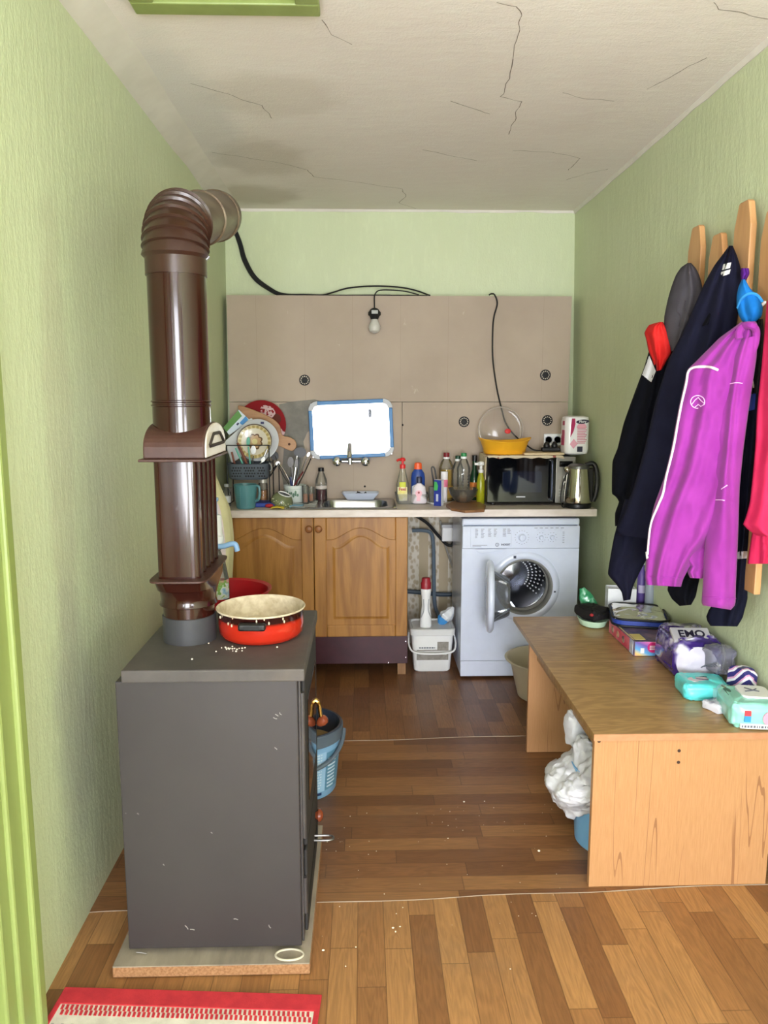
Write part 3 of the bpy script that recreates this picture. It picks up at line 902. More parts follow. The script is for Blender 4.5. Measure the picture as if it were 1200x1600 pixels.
# little marks on the bezel
b = MB(); p = P(804, 870, Y=YM); b.box(p.x - .007, p.x + .007, YM - .0088, YM - .0080, p.z - .007, p.z + .007)
p = P(866, 924, Y=YM); b.box(p.x - .004, p.x + .006, YM - .0088, YM - .0078, p.z - .004, p.z + .004)
b.build('bezel_mark', mat('dark_mark', (40, 44, 66), .5), wash, smooth=False)
for xx in (mx0 + .05, mx1 - .05):
    for yy in (YM + .05, YM + .37):
        MB().lathe([(.02, 0), (.02, .006), (.008, .008), (.008, .016)], T(xx, yy, .0045), 16).build('foot', M_blk, wash)
# the open door: ring and glass bowl, swung out on its left hinge
MDO = Matrix.Translation((dc.x - RO + .004, YM - .022, dc.z)) @ Matrix.Rotation(math.radians(-97), 4, 'Z') @ Matrix.Translation((RO - .02, 0, 0)) @ Matrix.Rotation(PI / 2, 4, 'X')
door = MB().lathe([(.128, -.012), (.165, -.010), (.176, -.002), (.178, .010), (.170, .020), (.140, .028), (.128, .024), (.126, .0)], MDO, 56, False, False).build('door', M_white, wash, angle=50)
MB().lathe([(.128, -.008), (.118, -.03), (.100, -.075), (.090, -.088), (.001, -.092)], MDO, 48, False, False).build('door_glass', glass('door_glass', (214, 218, 224), .04, .10), door)
MB().lathe([(.128, .004), (.120, .020), (.09, .026), (.001, .028)], MDO, 48, False, False).build('door_window', glass('door_window', (200, 204, 212), .03, .06), door)
b = MB(); b.box(dc.x - RO - .008, dc.x - RO + .012, YM - .026, YM + .002, dc.z - .045, dc.z + .045)
b.build('hinge', M_whitep, wash, bevel=.003, smooth=False)

# ---------------------------------------------------------------- between cabinet and machine
def curve_thing(name, label, cat, pts, r, m, group=None, n=8, k=8):
    pts = [Vector(p) for p in pts]
    o = MB().tube(spline(pts, k), r, n).build(name, m)
    o.location = (0, 0, 0)
    return tag(o, label, cat, group)
M_hose = mat('hose_blue_grey', (92, 106, 120), .45)
hy = 4.36
hp = lambda x, y, d=0: P(x, y, Y=hy + d)
curve_thing('water_hose', 'grey blue inlet hose hanging from a pipe elbow beside the cabinet', 'hose', [hp(644, 829), hp(662, 829), hp(673, 833), hp(677, 850), hp(678, 900), hp(679, 940), hp(683, 957), hp(690, 968, -.08)], .011, M_hose)
curve_thing('drain_hose', 'dark blue drain hose running level along the papered wall', 'hose', [hp(636, 924, .03), hp(660, 926, .03), hp(690, 929, .03), hp(722, 928, .03)], .013, mat('hose_dark', (56, 70, 84), .45))
curve_thing('black_power_lead', 'black lead looping under the worktop towards the junction box', 'cable', [hp(650, 806), hp(668, 818), hp(684, 836), hp(697, 850), hp(706, 852), hp(709, 843)], .009, M_rub)
curve_thing('grey_pipe', 'thin grey pipe slanting down behind the junction box', 'pipe', [hp(688, 814, .03), hp(694, 845, .03), hp(705, 880, .03), hp(716, 905, .03)], .006, mat('pipe_grey', (150, 148, 142), .5))
jb = hp(701, 832)
box = thing('junction_box', 'white plastic junction box on the papered wall beside the washing machine', 'junction box', (jb.x, YB - .05, jb.z - .05))
MB().box(jb.x - .040, jb.x + .040, hy - .02, YB - .001, jb.z - .05, jb.z + .045).build('body', M_whitep, box, bevel=.006, smooth=False)
MB().box(jb.x - .043, jb.x + .043, hy - .026, hy - .021, jb.z + .03, jb.z + .05).build('cover', M_grey_corner, box, bevel=.002, smooth=False)

# white square pail with a lid
q = P(676, 1052, Z=.0045)
pw, ph, py = .118, P(676, 984, Y=q.y).z, q.y + .11
pail = thing('lidded_pail', 'white square lidded pail with a grey label on the floor beside the cabinet', 'pail', (q.x, py, .0045))
b = MB()
def sqring(w, z, r=.03, d=.105): return [(q.x + x, py + y, z) for x, y in rrect(-w, w, -w * d / .118, w * d / .118, r)]
loft(b, [sqring(.092, .0046), sqring(.098, .012), sqring(.113, ph - .03), sqring(.113, ph - .012)], cap=False)
b.add(sqring(.092, .0046), [tuple(range(24))])
b.build('body', M_whitep, pail)
b = MB(); loft(b, [sqring(.116, ph - .036), sqring(.120, ph - .034), sqring(.121, ph - .004), sqring(.116, ph), sqring(.108, ph - .001), sqring(.104, ph - .008)], cap=True)
b.build('lid', mat('pail_lid', (214, 216, 218), .45), pail)
def on_front(z, g_=.0012):     # front face of the tapered pail
    t = (z - .012) / (ph - .042); return py - (.098 + .015 * t) * .105 / .118 - g_
z0, z1 = P(676, 1033, Y=q.y).z, P(676, 1004, Y=q.y).z
b = MB()
def quad(x0, x1, za, zb, g_=.0012): b.add([(q.x + x0, on_front(za, g_), za), (q.x + x1, on_front(za, g_), za), (q.x + x1, on_front(zb, g_), zb), (q.x + x0, on_front(zb, g_), zb), (q.x + x0, on_front(za, 0), za), (q.x + x1, on_front(za, 0), za), (q.x + x1, on_front(zb, 0), zb), (q.x + x0, on_front(zb, 0), zb)], [(0, 1, 2, 3), (7, 6, 5, 4), (0, 4, 5, 1), (1, 5, 6, 2), (2, 6, 7, 3), (3, 7, 4, 0)])
quad(-.085, .085, z0, z0 + .042); quad(.025, .085, z0 + .052, z1); quad(-.085, .025, z0 + .052, z0 + .058)
b.mat(1); quad(.02, .075, z0 + .030, z0 + .036, .002); quad(-.07, .02, z0 + .070, z0 + .074, .002)
rnd = random.Random(5)
b.mat(2); xx = -.072
while xx < .012:
    w_ = .004 + .008 * rnd.random(); quad(xx, xx + w_, z0 + .066, z0 + .073, .0024); xx += w_ + .003
b.build('label', [mat('pail_label', (128, 124, 118), .6, c2=(150, 146, 140), ns=60), M_whitep, M_ink], pail, smooth=False)
b = MB(); b.tube(spline([(q.x - .122, py, ph - .05), (q.x - .126, py - .07, ph - .09), (q.x - .10, py - .125, ph - .118), (q.x, py - .135, ph - .125), (q.x + .10, py - .125, ph - .118), (q.x + .126, py - .07, ph - .09), (q.x + .122, py, ph - .05)], 8), .005, 10)
b.build('bail_handle', M_whitep, pail)
# tall white bottle with red cap on the pail
w = P(667, 984, Z=ph)
tube_ = thing('cleaner_bottle', 'tall white bottle with a red cap standing on the pail lid', 'bottle', (w.x, py - .03, ph - .008))
MB().lathe([(.030, 0), (.032, .01), (.029, .06), (.022, .12), (.024, .17), (.028, .205), (.024, .213)], T(w.x, py - .03, ph - .0078), 28, sy=.7).build('body', M_whitep, tube_)
MB().lathe([(.027, .212), (.028, .245), (.024, .25), (.022, .27), (.018, .273)], T(w.x, py - .03, ph - .008), 26, sy=.75).build('cap', mat('dark_red_plastic', (150, 36, 48), .4), tube_)
b = MB(); b.tube(spline([(w.x - .026, py - .047, ph + .05), (w.x - .012, py - .0495, ph + .09), (w.x - .014, py - .0465, ph + .15)], 6), .0025, 6); b.tube(spline([(w.x + .026, py - .047, ph + .05), (w.x + .012, py - .0495, ph + .09), (w.x + .014, py - .0465, ph + .15)], 6), .0025, 6)
b.build('grip_line', mat('grey_line', (170, 172, 176), .5), tube_)
# crumpled clear bag
w = P(697, 984, Z=ph)
b = MB()
def bag(u, v):
    a = 2 * PI * u; s = math.sin(PI * min(max(v, .02), .98)) ** .6
    r = .034 * s * (1 + .35 * noise.noise(Vector((math.cos(a) * 2, math.sin(a) * 2, v * 5))))
    return Matrix.Translation((w.x + .008, py + .02, ph + .028)) @ Matrix.Rotation(math.radians(38), 4, 'Y') @ Vector((r * math.cos(a), r * .8 * math.sin(a), .13 * (v - .42)))
b.grid(bag, 22, 16, True)
for i, f in enumerate(b.f):
    b.mi[i] = 1 if 6 * 22 > i > 1 * 22 else 0
o = b.build('plastic_bag', [mat('bag_clear_white', (206, 210, 216), .25, coat=.5), mat('bag_blue', (66, 140, 206), .35)])
tag(o, 'crumpled clear and blue plastic bag lying on the pail lid', 'bag')
# ================================================================== things on the wall lining and the worktop
def X_(px, Y, py=760): return P(px, py, Y=Y).x
def Z_(py, Y, px=600): return P(px, py, Y=Y).z
ZT = ZW + .0004

# ---- round black insulation anchors
an = mat('anchor_black', (12, 13, 17), .6)
def anchor(px, py, label):
    p = P(px, py, Y=YP)
    t = thing('wall_anchor', label, 'wall anchor', (p.x, YP, p.z), 'insulation anchors on the wall lining')
    b = MB(); b.lathe([(.030, .0002), (.030, .003), (.027, .004), (.012, .0035), (.010, .001)], T(p.x, YP, p.z, rx=PI / 2), 28)
    b.build('disc', an, t)
    b = MB()
    for k in range(12):
        a = 2 * PI * k / 12; b.lathe([(.0034, 0), (.0034, .0008)], T(p.x + .0205 * math.cos(a), YP - .0036, p.z + .0205 * math.sin(a), rx=PI / 2), 8)
    b.build('hole_ring', mat('anchor_hole', (190, 180, 166), .8), t)
anchor(476, 594, 'round black plastic wall anchor above the dish rack and left of the bulb')
anchor(852, 586, 'round black plastic wall anchor high on the right of the upper board')
anchor(725, 659, 'round black plastic wall anchor above the oil and water bottles')
anchor(855, 657, 'round black plastic wall anchor just above the white double socket')

# ---- cables along the ledge
ck = 4.415
L = lambda x, y, Y=4.37: P(x, y, Y=Y)
zl = zt + .006
def ledge(x, dy=0, up=0): p = P(x, 461, Y=4.335 + dy); return Vector((p.x, p.y, zl + up))
for j, (o_, end, lab) in enumerate(((0, 668, 'thick black cable sagging from the stove pipe corner to the lining ledge, uppermost strand'),
                                    (4, 640, 'thick black cable sagging from the stove pipe corner, middle strand of the bundle'),
                                    (8, 610, 'thick black cable sagging from the stove pipe corner, lowest strand of the bundle'))):
    d_ = .012 * j
    pts = [P(352, 330 + o_, Y=ck), P(364 - o_ * .2, 350 + o_ * .5, Y=ck), P(376 - o_ * .4, 378 + o_ * .4, Y=ck), P(384 - o_ * .5, 405 + o_ * .3, Y=ck), P(399 - o_ * .4, 432 + o_ * .35, Y=ck - .005), P(420 - o_ * .2, 449 + o_ * .4, Y=ck - .01),
           ledge(440, .06, .014 - d_ * .4), ledge(470, .05 - d_, .006), ledge(520, .04 - d_, 0), ledge(580, .03 - d_, 0), ledge(end, .03 - d_, 0)]
    curve_thing('power_cable', lab, 'cable', pts, .0068 - .0008 * j, M_rub, 'black cables under the ceiling')
curve_thing('power_cable', 'thin black cable arching above the ledge over the hanging bulb', 'cable',
            [ledge(490, 0, 0), ledge(505, 0, .002), L(520, 457), L(545, 450), L(585, 447), L(625, 449), L(650, 454), ledge(672, 0, 0)], .0042, M_rub, 'black cables under the ceiling')

# ---- bulb hanging on the lining
p = P(585, 500, Y=YP)
bl = thing('hanging_bulb', 'frosted bulb in a black holder hanging on a short lead before the lining', 'light bulb', (p.x, YP - .04, p.z))
by = YP - .042
MB().tube(spline([ledge(655, -.01, .002), L(632, 455, 4.33), L(605, 453, 4.32), L(592, 454, 4.31), L(587, 458, 4.29), P(585, 464, Y=by + .01), P(585, 476, Y=by), P(585, 484, Y=by)], 8), .0034, 8).build('cord', M_rub, bl)
zb = P(585, 490, Y=by).z
MB().lathe([(.008, .030), (.020, .024), (.034, .006), (.034, -.008), (.026, -.014), (.020, -.03)], T(p.x, by, zb), 26).build('holder', M_rub, bl)
MB().lathe([(.016, -.024), (.020, -.040), (.031, -.062), (.033, -.074), (.028, -.092), (.014, -.103), (.001, -.106)], T(p.x, by, zb), 28).build('bulb', mat('bulb_frost', (216, 214, 206), .3, trans=.3), bl)
b = MB(); b.box(p.x - .016, p.x + .018, by - .0355, by - .032, zb - .004, zb + .014)
b.build('rating_label', mat('grey_label', (170, 172, 170), .6), bl, smooth=False)

# ---- lead down to the microwave, socket
yc = YP - .012
curve_thing('hanging_lead', 'thin black lead hanging down the board from the ledge to the extension block', 'cable',
            [P(764, 461, Y=YP + .02), P(768, 459, Y=YP + .01), P(773, 461, Y=yc), P(777, 474, Y=yc), P(772, 494, Y=yc), P(770, 515, Y=yc), P(770, 560, Y=yc), P(776, 605, Y=yc), P(783, 636, Y=yc), P(790, 660, Y=yc - .02), P(804, 680, Y=yc - .06), P(822, 695, Y=4.16), P(834, 703, Y=4.12), P(845, 704, Y=4.12)], .0042, M_rub)
p = P(863, 687, Y=YP)
so = thing('double_socket', 'white double wall socket on the board beside the paper towels', 'socket', (p.x, YP, p.z))
MB().box(p.x - .050, p.x + .054, YP - .012, YP, p.z - .034, p.z + .034).build('plate', M_whitep, so, bevel=.005, smooth=False)
for dx in (-.024, .026):
    b = MB(); b.lathe([(.021, .0), (.021, .0015), (.0185, .0015), (.0185, -.004), (.001, -.004)], T(p.x + dx, YP - .012, p.z, rx=PI / 2), 26)
    u = b.build('outlet', mat('socket_inner', (196, 204, 214), .4), so)
    b = MB()
    for ddx, ddz in ((-.009, 0), (.009, 0), (0, .014), (0, -.014)): b.lathe([(.0034, 0), (.0034, .002)], T(p.x + dx + ddx, YP - .0095, p.z + ddz, rx=PI / 2), 10)
    b.build('pin_hole', mat('pin_dark', (40, 44, 52), .6), u)

# ---- microwave
ym = 3.985; yb_ = 4.285
a0, a1 = X_(761, ym), X_(898, ym)
z0m, z1m = ZT + .012, Z_(714, ym)
mw = thing('microwave', 'black fronted microwave oven with a silver control strip on the worktop', 'microwave', ((a0 + a1) / 2, (ym + yb_) / 2, ZT))
M_mwb = mat('microwave_body', (52, 52, 54), .45)
MB().box(a0, a1, ym + .018, yb_, z0m, z1m).build('body', M_mwb, mw, bevel=.006, smooth=False)
ac = X_(868, ym)
gb = mat('black_glass', (7, 8, 11), .06, coat=.6)
d_ = MB().box(a0, ac - .001, ym, ym + .017, z0m + .001, z1m - .001).build('door', gb, mw, bevel=.003, smooth=False)
b = MB(); b.prism(rrect(X_(785, ym), X_(846, ym), Z_(770, ym), Z_(737, ym), .008), .0004, .0012, Matrix.Translation((0, ym, 0)) @ Matrix.Rotation(PI / 2, 4, 'X'))
b.build('window', mat('mw_window', (22, 28, 44), .05, coat=.5), d_, smooth=False)
b = MB(); hx = X_(860, ym); b.tube(spline([(hx, ym, z1m - .02), (hx, ym - .028, z1m - .03), (hx, ym - .030, (z0m + z1m) / 2), (hx, ym - .028, z0m + .03), (hx, ym, z0m + .02)], 8), .006, 12)
b.build('handle', mat('mw_handle', (70, 76, 92), .25, .6), d_)
b = MB(); b.box(X_(807, ym), X_(821, ym), ym - .001, ym, Z_(778, ym), Z_(776, ym)); b.build('badge', M_grey_corner, d_, smooth=False)
pn = MB().box(ac, a1, ym - .001, ym + .017, z0m + .001, z1m - .001).build('control_panel', mat('mw_silver', (150, 148, 142), .3, .7), mw, bevel=.003, smooth=False)
MB().box(ac + .016, a1 - .016, ym - .002, ym, Z_(730, ym), Z_(721, ym)).build('display', gb, pn, smooth=False)
b = MB()
for i in range(3):
    for j in range(3): b.box(ac + .018 + .024 * i, ac + .034 + .024 * i, ym - .0022, ym, Z_(770, ym) - .022 + .015 * j, Z_(770, ym) - .013 + .015 * j)
b.build('key_pad', mat('mw_keys', (176, 176, 172), .35, .5), pn, smooth=False)
for zz in (Z_(747, ym), Z_(757, ym)):
    MB().lathe([(.017, 0), (.017, .008), (.013, .012), (.001, .013)], T((ac + a1) / 2 + .008, ym - .001, zz, rx=PI / 2), 22).build('dial', M_chrome, pn)
for xx in (a0 + .04, a1 - .04):
    for yy in (ym + .05, yb_ - .05):
        MB().lathe([(.014, 0), (.012, .014)], T(xx, yy, ZT), 12).build('foot', M_blk, mw)
# patterned cloth over it
cl = G('floral_cloth')
vor = cl.n('ShaderNodeTexVoronoi'); vor.inputs['Scale'].default_value = 38; cl.t.links.new(cl.coord(), vor.inputs['Vector'])
fl = cl.math('LESS_THAN', vor.outputs['Distance'], .34)
sel = cl.math('GREATER_THAN', cl.sep(vor.outputs['Color'])[0], .55)
cl.set(c=cl.mix(cl.math('MULTIPLY', fl, sel), (206, 192, 164), cl.mix(cl.sep(vor.outputs['Color'])[1], (176, 70, 66), (120, 104, 92))), r=.9)
b = MB(); top_z = z1m + .002
def cloth(u, v):
    # u across: hangs over the left side, then the top;  v from front lip to back
    s = u * .56
    y = ym + .010 + v * .25
    drop = .125 + .02 * math.sin(v * 5)
    wob = .0035 * noise.noise(Vector((u * 9, v * 9, 2)))
    if s < drop: return Vector((a0 - .004 - abs(wob), y + .012 * (1 - s / drop), top_z - (drop - s) + .002))
    x = a0 - .002 + (s - drop) * .93
    z = top_z + .002 + abs(wob)
    if v < .08: y = ym - .003
    if v == 0: z -= .012 + .003 * math.sin(u * 40)
    return Vector((min(x, a1 - .002), y, z))
b.grid(cloth, 50, 14)
tag(b.build('floral_cloth', cl.m, solid=.0018), 'cream floral cloth spread on the microwave and hanging down its left side', 'cloth')
ztm = top_z + .006
# yellow tub and its lid
yt = 4.10
tx0, tx1 = X_(750, yt, 700), X_(826, yt, 700)
tcx = (tx0 + tx1) / 2; ht = Z_(690, yt) - ztm
tub = thing('yellow_tub', 'yellow oval plastic tub with flared handles on top of the microwave', 'tub', (tcx, yt, ztm))
M_yel = mat('yellow_plastic', (232, 172, 40), .35)
b = MB(); hw = (tx1 - tx0) / 2
def el(w, d, z, flare=0):
    out = []
    for k in range(48):
        a = 2 * PI * k / 48
        out.append((tcx + w * math.cos(a), yt + d * math.sin(a), z + flare * abs(math.cos(a)) ** 3))
    return out
loft(b, [el(hw * .80, .085, ztm + .0), el(hw * .82, .09, ztm + .004), el(hw * .97, .112, ztm + ht * .9, .006), el(hw * 1.08, .120, ztm + ht, .020), el(hw * 1.07, .118, ztm + ht + .003, .020), el(hw * .95, .109, ztm + ht * .9, .006), el(hw * .80, .085, ztm + .006)], cap=True)
b.add(el(hw * .80, .085, ztm), [tuple(range(48))])
b.build('body', M_yel, tub)
b = MB()
for k in range(5): z = ztm + .004 + .004 * k; b.tube(el(hw * (.825 + .012 * k), .0905 + .0016 * k, z), .0012, 6, closed=True)
b.build('ridge', M_yel, tub)
yl = 4.235
lc = P(782, 682, Y=yl); lr = .122
lid = thing('plastic_cover', 'large clear round lid with a red spot standing behind the yellow tub', 'lid', (lc.x, yl, lc.z - lr))
ML = Matrix.Translation((lc.x, yl, ztm + lr + .002)) @ Matrix.Rotation(PI / 2 - math.radians(7), 4, 'X')
MB().lathe([(lr, -.004), (lr, .004), (lr - .008, .006), (lr - .02, .002), (lr * .7, .012), (.02, .018), (.001, .018)], ML, 56, False, False).build('disc', glass('lid_plastic', (242, 238, 234), .12, .10), lid)
MB().tube([ML @ Vector((lr * math.cos(a), lr * math.sin(a), 0)) for a in [2 * PI * k / 56 for k in range(56)]], .0035, 8, closed=True).build('rim', glass('lid_rim', (226, 218, 210), .2, .45), lid)
b = MB(); b.lathe([(.017, 0), (.017, .004), (.013, .007), (.001, .008)], ML @ Matrix.Translation((.036, -.012, .0165)) @ Matrix.Scale(.8, 4, (0, 1, 0)), 22); b.build('red_spot', mat('red_spot', (208, 44, 44), .5), lid)
# thin board and black extension block
fb0, fb1 = X_(816, 4.03), X_(876, 4.06)
tag(MB().box(fb0, fb1, 4.00, 4.15, ztm - .001, ztm + .009).build('thin_board', mat('cream_board', (206, 186, 150), .6), bevel=.003, smooth=False), 'thin cream board lying on the microwave in front of the extension block', 'board')
e0_ = X_(846, 4.12, 702)
ext = thing('extension_block', 'black extension block on the thin board under the wall socket', 'extension lead', (e0_ + .05, 4.12, ztm + .0095))
MB().box(e0_, e0_ + .098, 4.10, 4.14, ztm + .0095, ztm + .033).build('body', M_blk, ext, bevel=.006, smooth=False)
for k in range(2): MB().lathe([(.016, 0), (.018, .006), (.014, .02), (.006, .03)], T(e0_ + .028 + .042 * k, 4.12, ztm + .033), 16).build('plug', M_blk, ext)

# paper towels
yp_ = 4.06
p0, p1 = X_(879, yp_, 690), XR - .006
zp_ = ztm - .002; hp_ = Z_(650, yp_) - zp_
pt = G('paper_towel_wrap')
x, y, z = pt.sep(pt.coord())
pt.set(c=(.86, .86, .88, 1), r=.3, coat=.3)
towel = thing('paper_towel_pack', 'wrapped pack of paper towels with magenta print standing at the right wall', 'paper towels', ((p0 + p1) / 2, yp_, zp_))
b = MB(); W_ = p1 - p0
rg = lambda g_, z: [(x, y, z) for x, y in rrect(p0 + g_, p1 - g_, yp_ - .062 + g_, yp_ + .062 - g_, .028, 6)]
loft(b, [rg(.02, zp_), rg(.004, zp_ + .008), rg(.0, zp_ + .03), rg(.001, zp_ + hp_ * .5), rg(.0, zp_ + hp_ - .03), rg(.004, zp_ + hp_ - .006), rg(.02, zp_ + hp_)], cap=True)
b.add(rg(.02, zp_), [tuple(range(28))])
b.build('wrapper', pt.m, towel)
mag = mat('magenta_print', (176, 36, 92), .4)
yf_ = yp_ - .0628
b = MB(); Mf = Matrix.Translation((0, yf_, 0)) @ Matrix.Rotation(PI / 2, 4, 'X')
xa = p0 + .018
sw = [(xa + .006, zp_ + hp_ * .46), (xa + .022, zp_ + hp_ * .62), (xa + .030, zp_ + hp_ * .80), (xa + .028, zp_ + hp_ * .94), (xa + .012, zp_ + hp_ * .94), (xa + .008, zp_ + hp_ * .76)]
b.prism(sw, 0, .001, Mf)
b.build('swoosh', mag, towel, smooth=False)
b = MB(); pk = mat('pink_print', (232, 170, 190), .45)
b.prism([(p0 + .022, zp_ + .058), (p0 + .042, zp_ + .034), (p0 + .064, zp_ + .060), (p0 + .042, zp_ + .086)], 0, .0008, Mf)
b.prism(circle(p1 - .046, zp_ + hp_ * .70, .026, 20, 0, PI), 0, .0008, Mf); b.build('pink_shape', pk, towel, smooth=False)
b = MB()
for k in range(10): b.box(p1 - .068, p1 - .026 + .004 * ((k * 7) % 3), yf_ - .0012, yf_, zp_ + .062 + k * .0085, zp_ + .066 + k * .0085)
b.build('small_print', mat('pink_text', (206, 110, 140), .5), towel, smooth=False)
MB().box(p1 - .066, p1 - .038, yf_ - .0012, yf_, zp_ + .018, zp_ + .046).build('barcode_block', mat('dark_print', (50, 50, 70), .5), towel, smooth=False)
b = MB(); b.prism(circle(0, 0, 1, 26), 0, .001, Matrix.Translation((p1 - .042, yf_, zp_ + hp_ * .86)) @ Matrix.Rotation(PI / 2, 4, 'X') @ Matrix.Rotation(.08, 4, 'Z') @ Matrix.Diagonal((.034, .011, 1, 1)))
b.build('logo', mat('dark_print', (50, 50, 70), .5), towel, smooth=False)
text('lettering', 'Plury', facing(p1 - .042, yf_ - .0016, zp_ + hp_ * .86), .018, M_whitep, towel, bold=.0004)
b = MB()
for k, (z_, h_) in enumerate(((.05, .05), (.10, .03), (.155, .022))):
    for (aa, ab) in ((-.032, .024),):
        b.box(p0 - .0012, p0 + .001, yp_ + aa, yp_ + ab - .01 * k, zp_ + z_, zp_ + z_ + h_)
b.build('side_print', mag, towel, smooth=False)

# kettle
yk_ = 3.912
kc = X_(903, yk_); kb = ZT
kh = Z_(728, yk_) - kb
ket = thing('electric_kettle', 'stainless steel electric kettle with black handle and base at the worktop end', 'kettle', (kc, yk_, kb))
MB().lathe([(.069, 0), (.071, .006), (.069, .022), (.064, .026)], T(kc, yk_, kb), 40).build('base', M_blk, ket)
MB().lathe([(.067, .027), (.069, .034), (.068, .06), (.062, .13), (.055, kh - .022), (.053, kh - .014)], T(kc, yk_, kb), 48).build('body', mat('kettle_steel', (196, 190, 176), .12, 1), ket)
MB().lathe([(.056, kh - .014), (.054, kh - .002), (.040, kh + .008), (.001, kh + .010)], T(kc, yk_, kb), 36).build('lid', mat('kettle_lid', (120, 120, 120), .3, .8), ket)
b = MB()
hpts = spline([(kc + .030, yk_ - .02, kb + kh + .004), (kc + .066, yk_ - .025, kb + kh + .012), (kc + .084, yk_ - .03, kb + kh - .022), (kc + .090, yk_ - .03, kb + kh * .6), (kc + .084, yk_ - .03, kb + .07), (kc + .074, yk_ - .025, kb + .036)], 8)
b.tube(hpts, .0125, 14); b.build('handle', M_blk, ket)
b = MB(); b.box(kc + .030, kc + .072, yk_ - .035, yk_ - .012, kb + .03, kb + kh - .01); b.build('handle_spine', M_blk, ket, bevel=.008, smooth=False)
b = MB(); b.tube(spline([(kc - .040, yk_, kb + kh - .030), (kc - .062, yk_, kb + kh - .018), (kc - .072, yk_, kb + kh - .008)], 5), [.016] * 6 + [.014, .012, .010, .009, .008], 12); b.build('spout', mat('kettle_steel', (196, 190, 176), .12, 1), ket)
b = MB(); b.tube(spline([(kc - .06, yk_ - .05, kb + .012), (kc - .082, yk_ - .02, kb + .006), (kc - .085, yk_ + .01, kb + .05), (kc - .078, yk_ + .006, kb + .12), (kc - .06, yk_ - .003, kb + kh - .04), (kc - .02, yk_ - .03, kb + kh + .004), (kc + .02, yk_ - .03, kb + kh + .008)], 8), .003, 8); b.build('cord', M_rub, ket)

# ---- bottles and boxes between sink and microwave
GL = glass('clear_plastic', (248, 249, 247), .05, .035)
def bottle(name, label, cat, px, Y, prof, m, parts=(), z=None, sy=1, n=28, group=None):
    x = X_(px, Y); z = ZT if z is None else z
    t = thing(name, label, cat, (x, Y, z), group)
    MB().lathe(prof, T(x, Y, z), n, sy=sy).build('body', m, t)
    for pn_, pp_, pm_ in parts:
        if callable(pp_): bb = pp_(x, Y, z)
        else: bb = MB().lathe(pp_, T(x, Y, z), n, sy=sy)
        bb.build(pn_, pm_, t)
    return t
# clear tray
yt_ = 4.10
x0, x1 = X_(617, yt_), X_(669, yt_)
tr = MB()
rr_ = lambda g_, z: [(x, y, z) for x, y in rrect(x0 + g_, x1 - g_, yt_ - .07 + g_, yt_ + .07 - g_, .03)]
loft(tr, [rr_(.012, ZT), rr_(.0, ZT + .055), rr_(.002, ZT + .055), rr_(.014, ZT + .003)], cap=True); tr.add(rr_(.012, ZT), [tuple(range(24))])
tag(tr.build('clear_tray', glass('tray_plastic', (238, 238, 236), .1, .12)), 'clear plastic tray holding soap bottles beside the sink', 'tray')
zt_ = ZT + .0045
def h_(py, Y): return Z_(py, Y) - zt_
red = mat('red_plastic', (204, 38, 40), .38)
yq = 4.09
hq = h_(728, yq)
pump = bottle('dish_soap_pump_bottle', 'clear soap bottle with a red pump top and yellow label in the tray', 'soap bottle', 629, yq,
              [(.030, 0), (.034, .01), (.034, .10), (.028, .125), (.013, hq - .012), (.013, hq)], glass('soap_clear', (240, 238, 226), .06, .12),
              (('collar', [(.015, hq - .014), (.015, hq + .008), (.006, hq + .010), (.006, hq + .026)], red),
               ('pump', lambda x, Y, z: MB().tube([(x + .012, Y, z + hq + .034), (x - .022, Y - .012, z + hq + .034), (x - .032, Y - .016, z + hq + .028)], .0065, 10).lathe([(.015, hq + .026), (.016, hq + .036), (.010, hq + .044)], T(x, Y, z), 20), red)), z=zt_, sy=.75)
px_ = X_(629, yq)
def wraplabel(x, Y, z, r, z0, z1, a0, a1, sy=1, top=None, n=14):
    b = MB()
    def fn(u, v):
        a = a0 + (a1 - a0) * u
        return Vector((x + r * math.cos(a), Y + r * sy * math.sin(a), z + z0 + (z1 - z0) * v))
    return b.grid(fn, n, 3)
wraplabel(px_, yq, zt_, .0348, .012, .085, -2.5, -.8, .75).build('label', mat('soap_label', (226, 214, 120), .5, c2=(236, 232, 214), ns=22), pump)
wraplabel(px_, yq, zt_, .0353, .085, .112, -2.1, -1.1, .75).build('label_top', mat('lime_label', (200, 206, 60), .5), pump)
text('lettering', 'Feel', facing(px_ - .002, yq - .0275, zt_ + .074, 0), .024, mat('soap_red', (170, 40, 36), .5), pump, bold=.0006)
yq = 4.13
hq = h_(732, yq)
bb_ = bottle('blue_detergent_bottle', 'tall blue detergent bottle with an orange cap in the tray', 'bottle', 653, yq,
       [(.028, 0), (.037, .006), (.038, hq * .72), (.034, hq * .86), (.019, hq - .004), (.018, hq)], mat('blue_bottle', (34, 66, 142), .35),
       (('cap', [(.021, hq - .004), (.021, hq + .014), (.019, hq + .028), (.012, hq + .032)], mat('orange_cap', (228, 92, 40), .4)),), z=zt_, sy=.62)
x_ = X_(653, yq)
b = MB(); b.prism([(x_ - .034, zt_ + .03), (x_ - .010, zt_ + .04), (x_ - .004, zt_ + .10), (x_ - .034, zt_ + .085)], 0, .001, Matrix.Translation((0, yq - .0245, 0)) @ Matrix.Rotation(PI / 2, 4, 'X'))
b.build('label', mat('pale_label', (198, 208, 226), .5), bb_, smooth=False)
yq = 4.055
hq = h_(754, yq)
wb_ = bottle('pink_label_bottle', 'small white bottle with pink label and navy cap in front of the blue bottle', 'bottle', 655, yq,
       [(.036, 0), (.041, .006), (.040, .035), (.032, hq - .022), (.012, hq - .006), (.011, hq)], mat('pearl_white', (220, 212, 220), .35),
       (('cap', [(.015, hq - .004), (.015, hq + .026), (.012, hq + .03)], mat('navy_cap', (30, 34, 64), .4)),), z=zt_, sy=.6)
x_ = X_(655, yq)
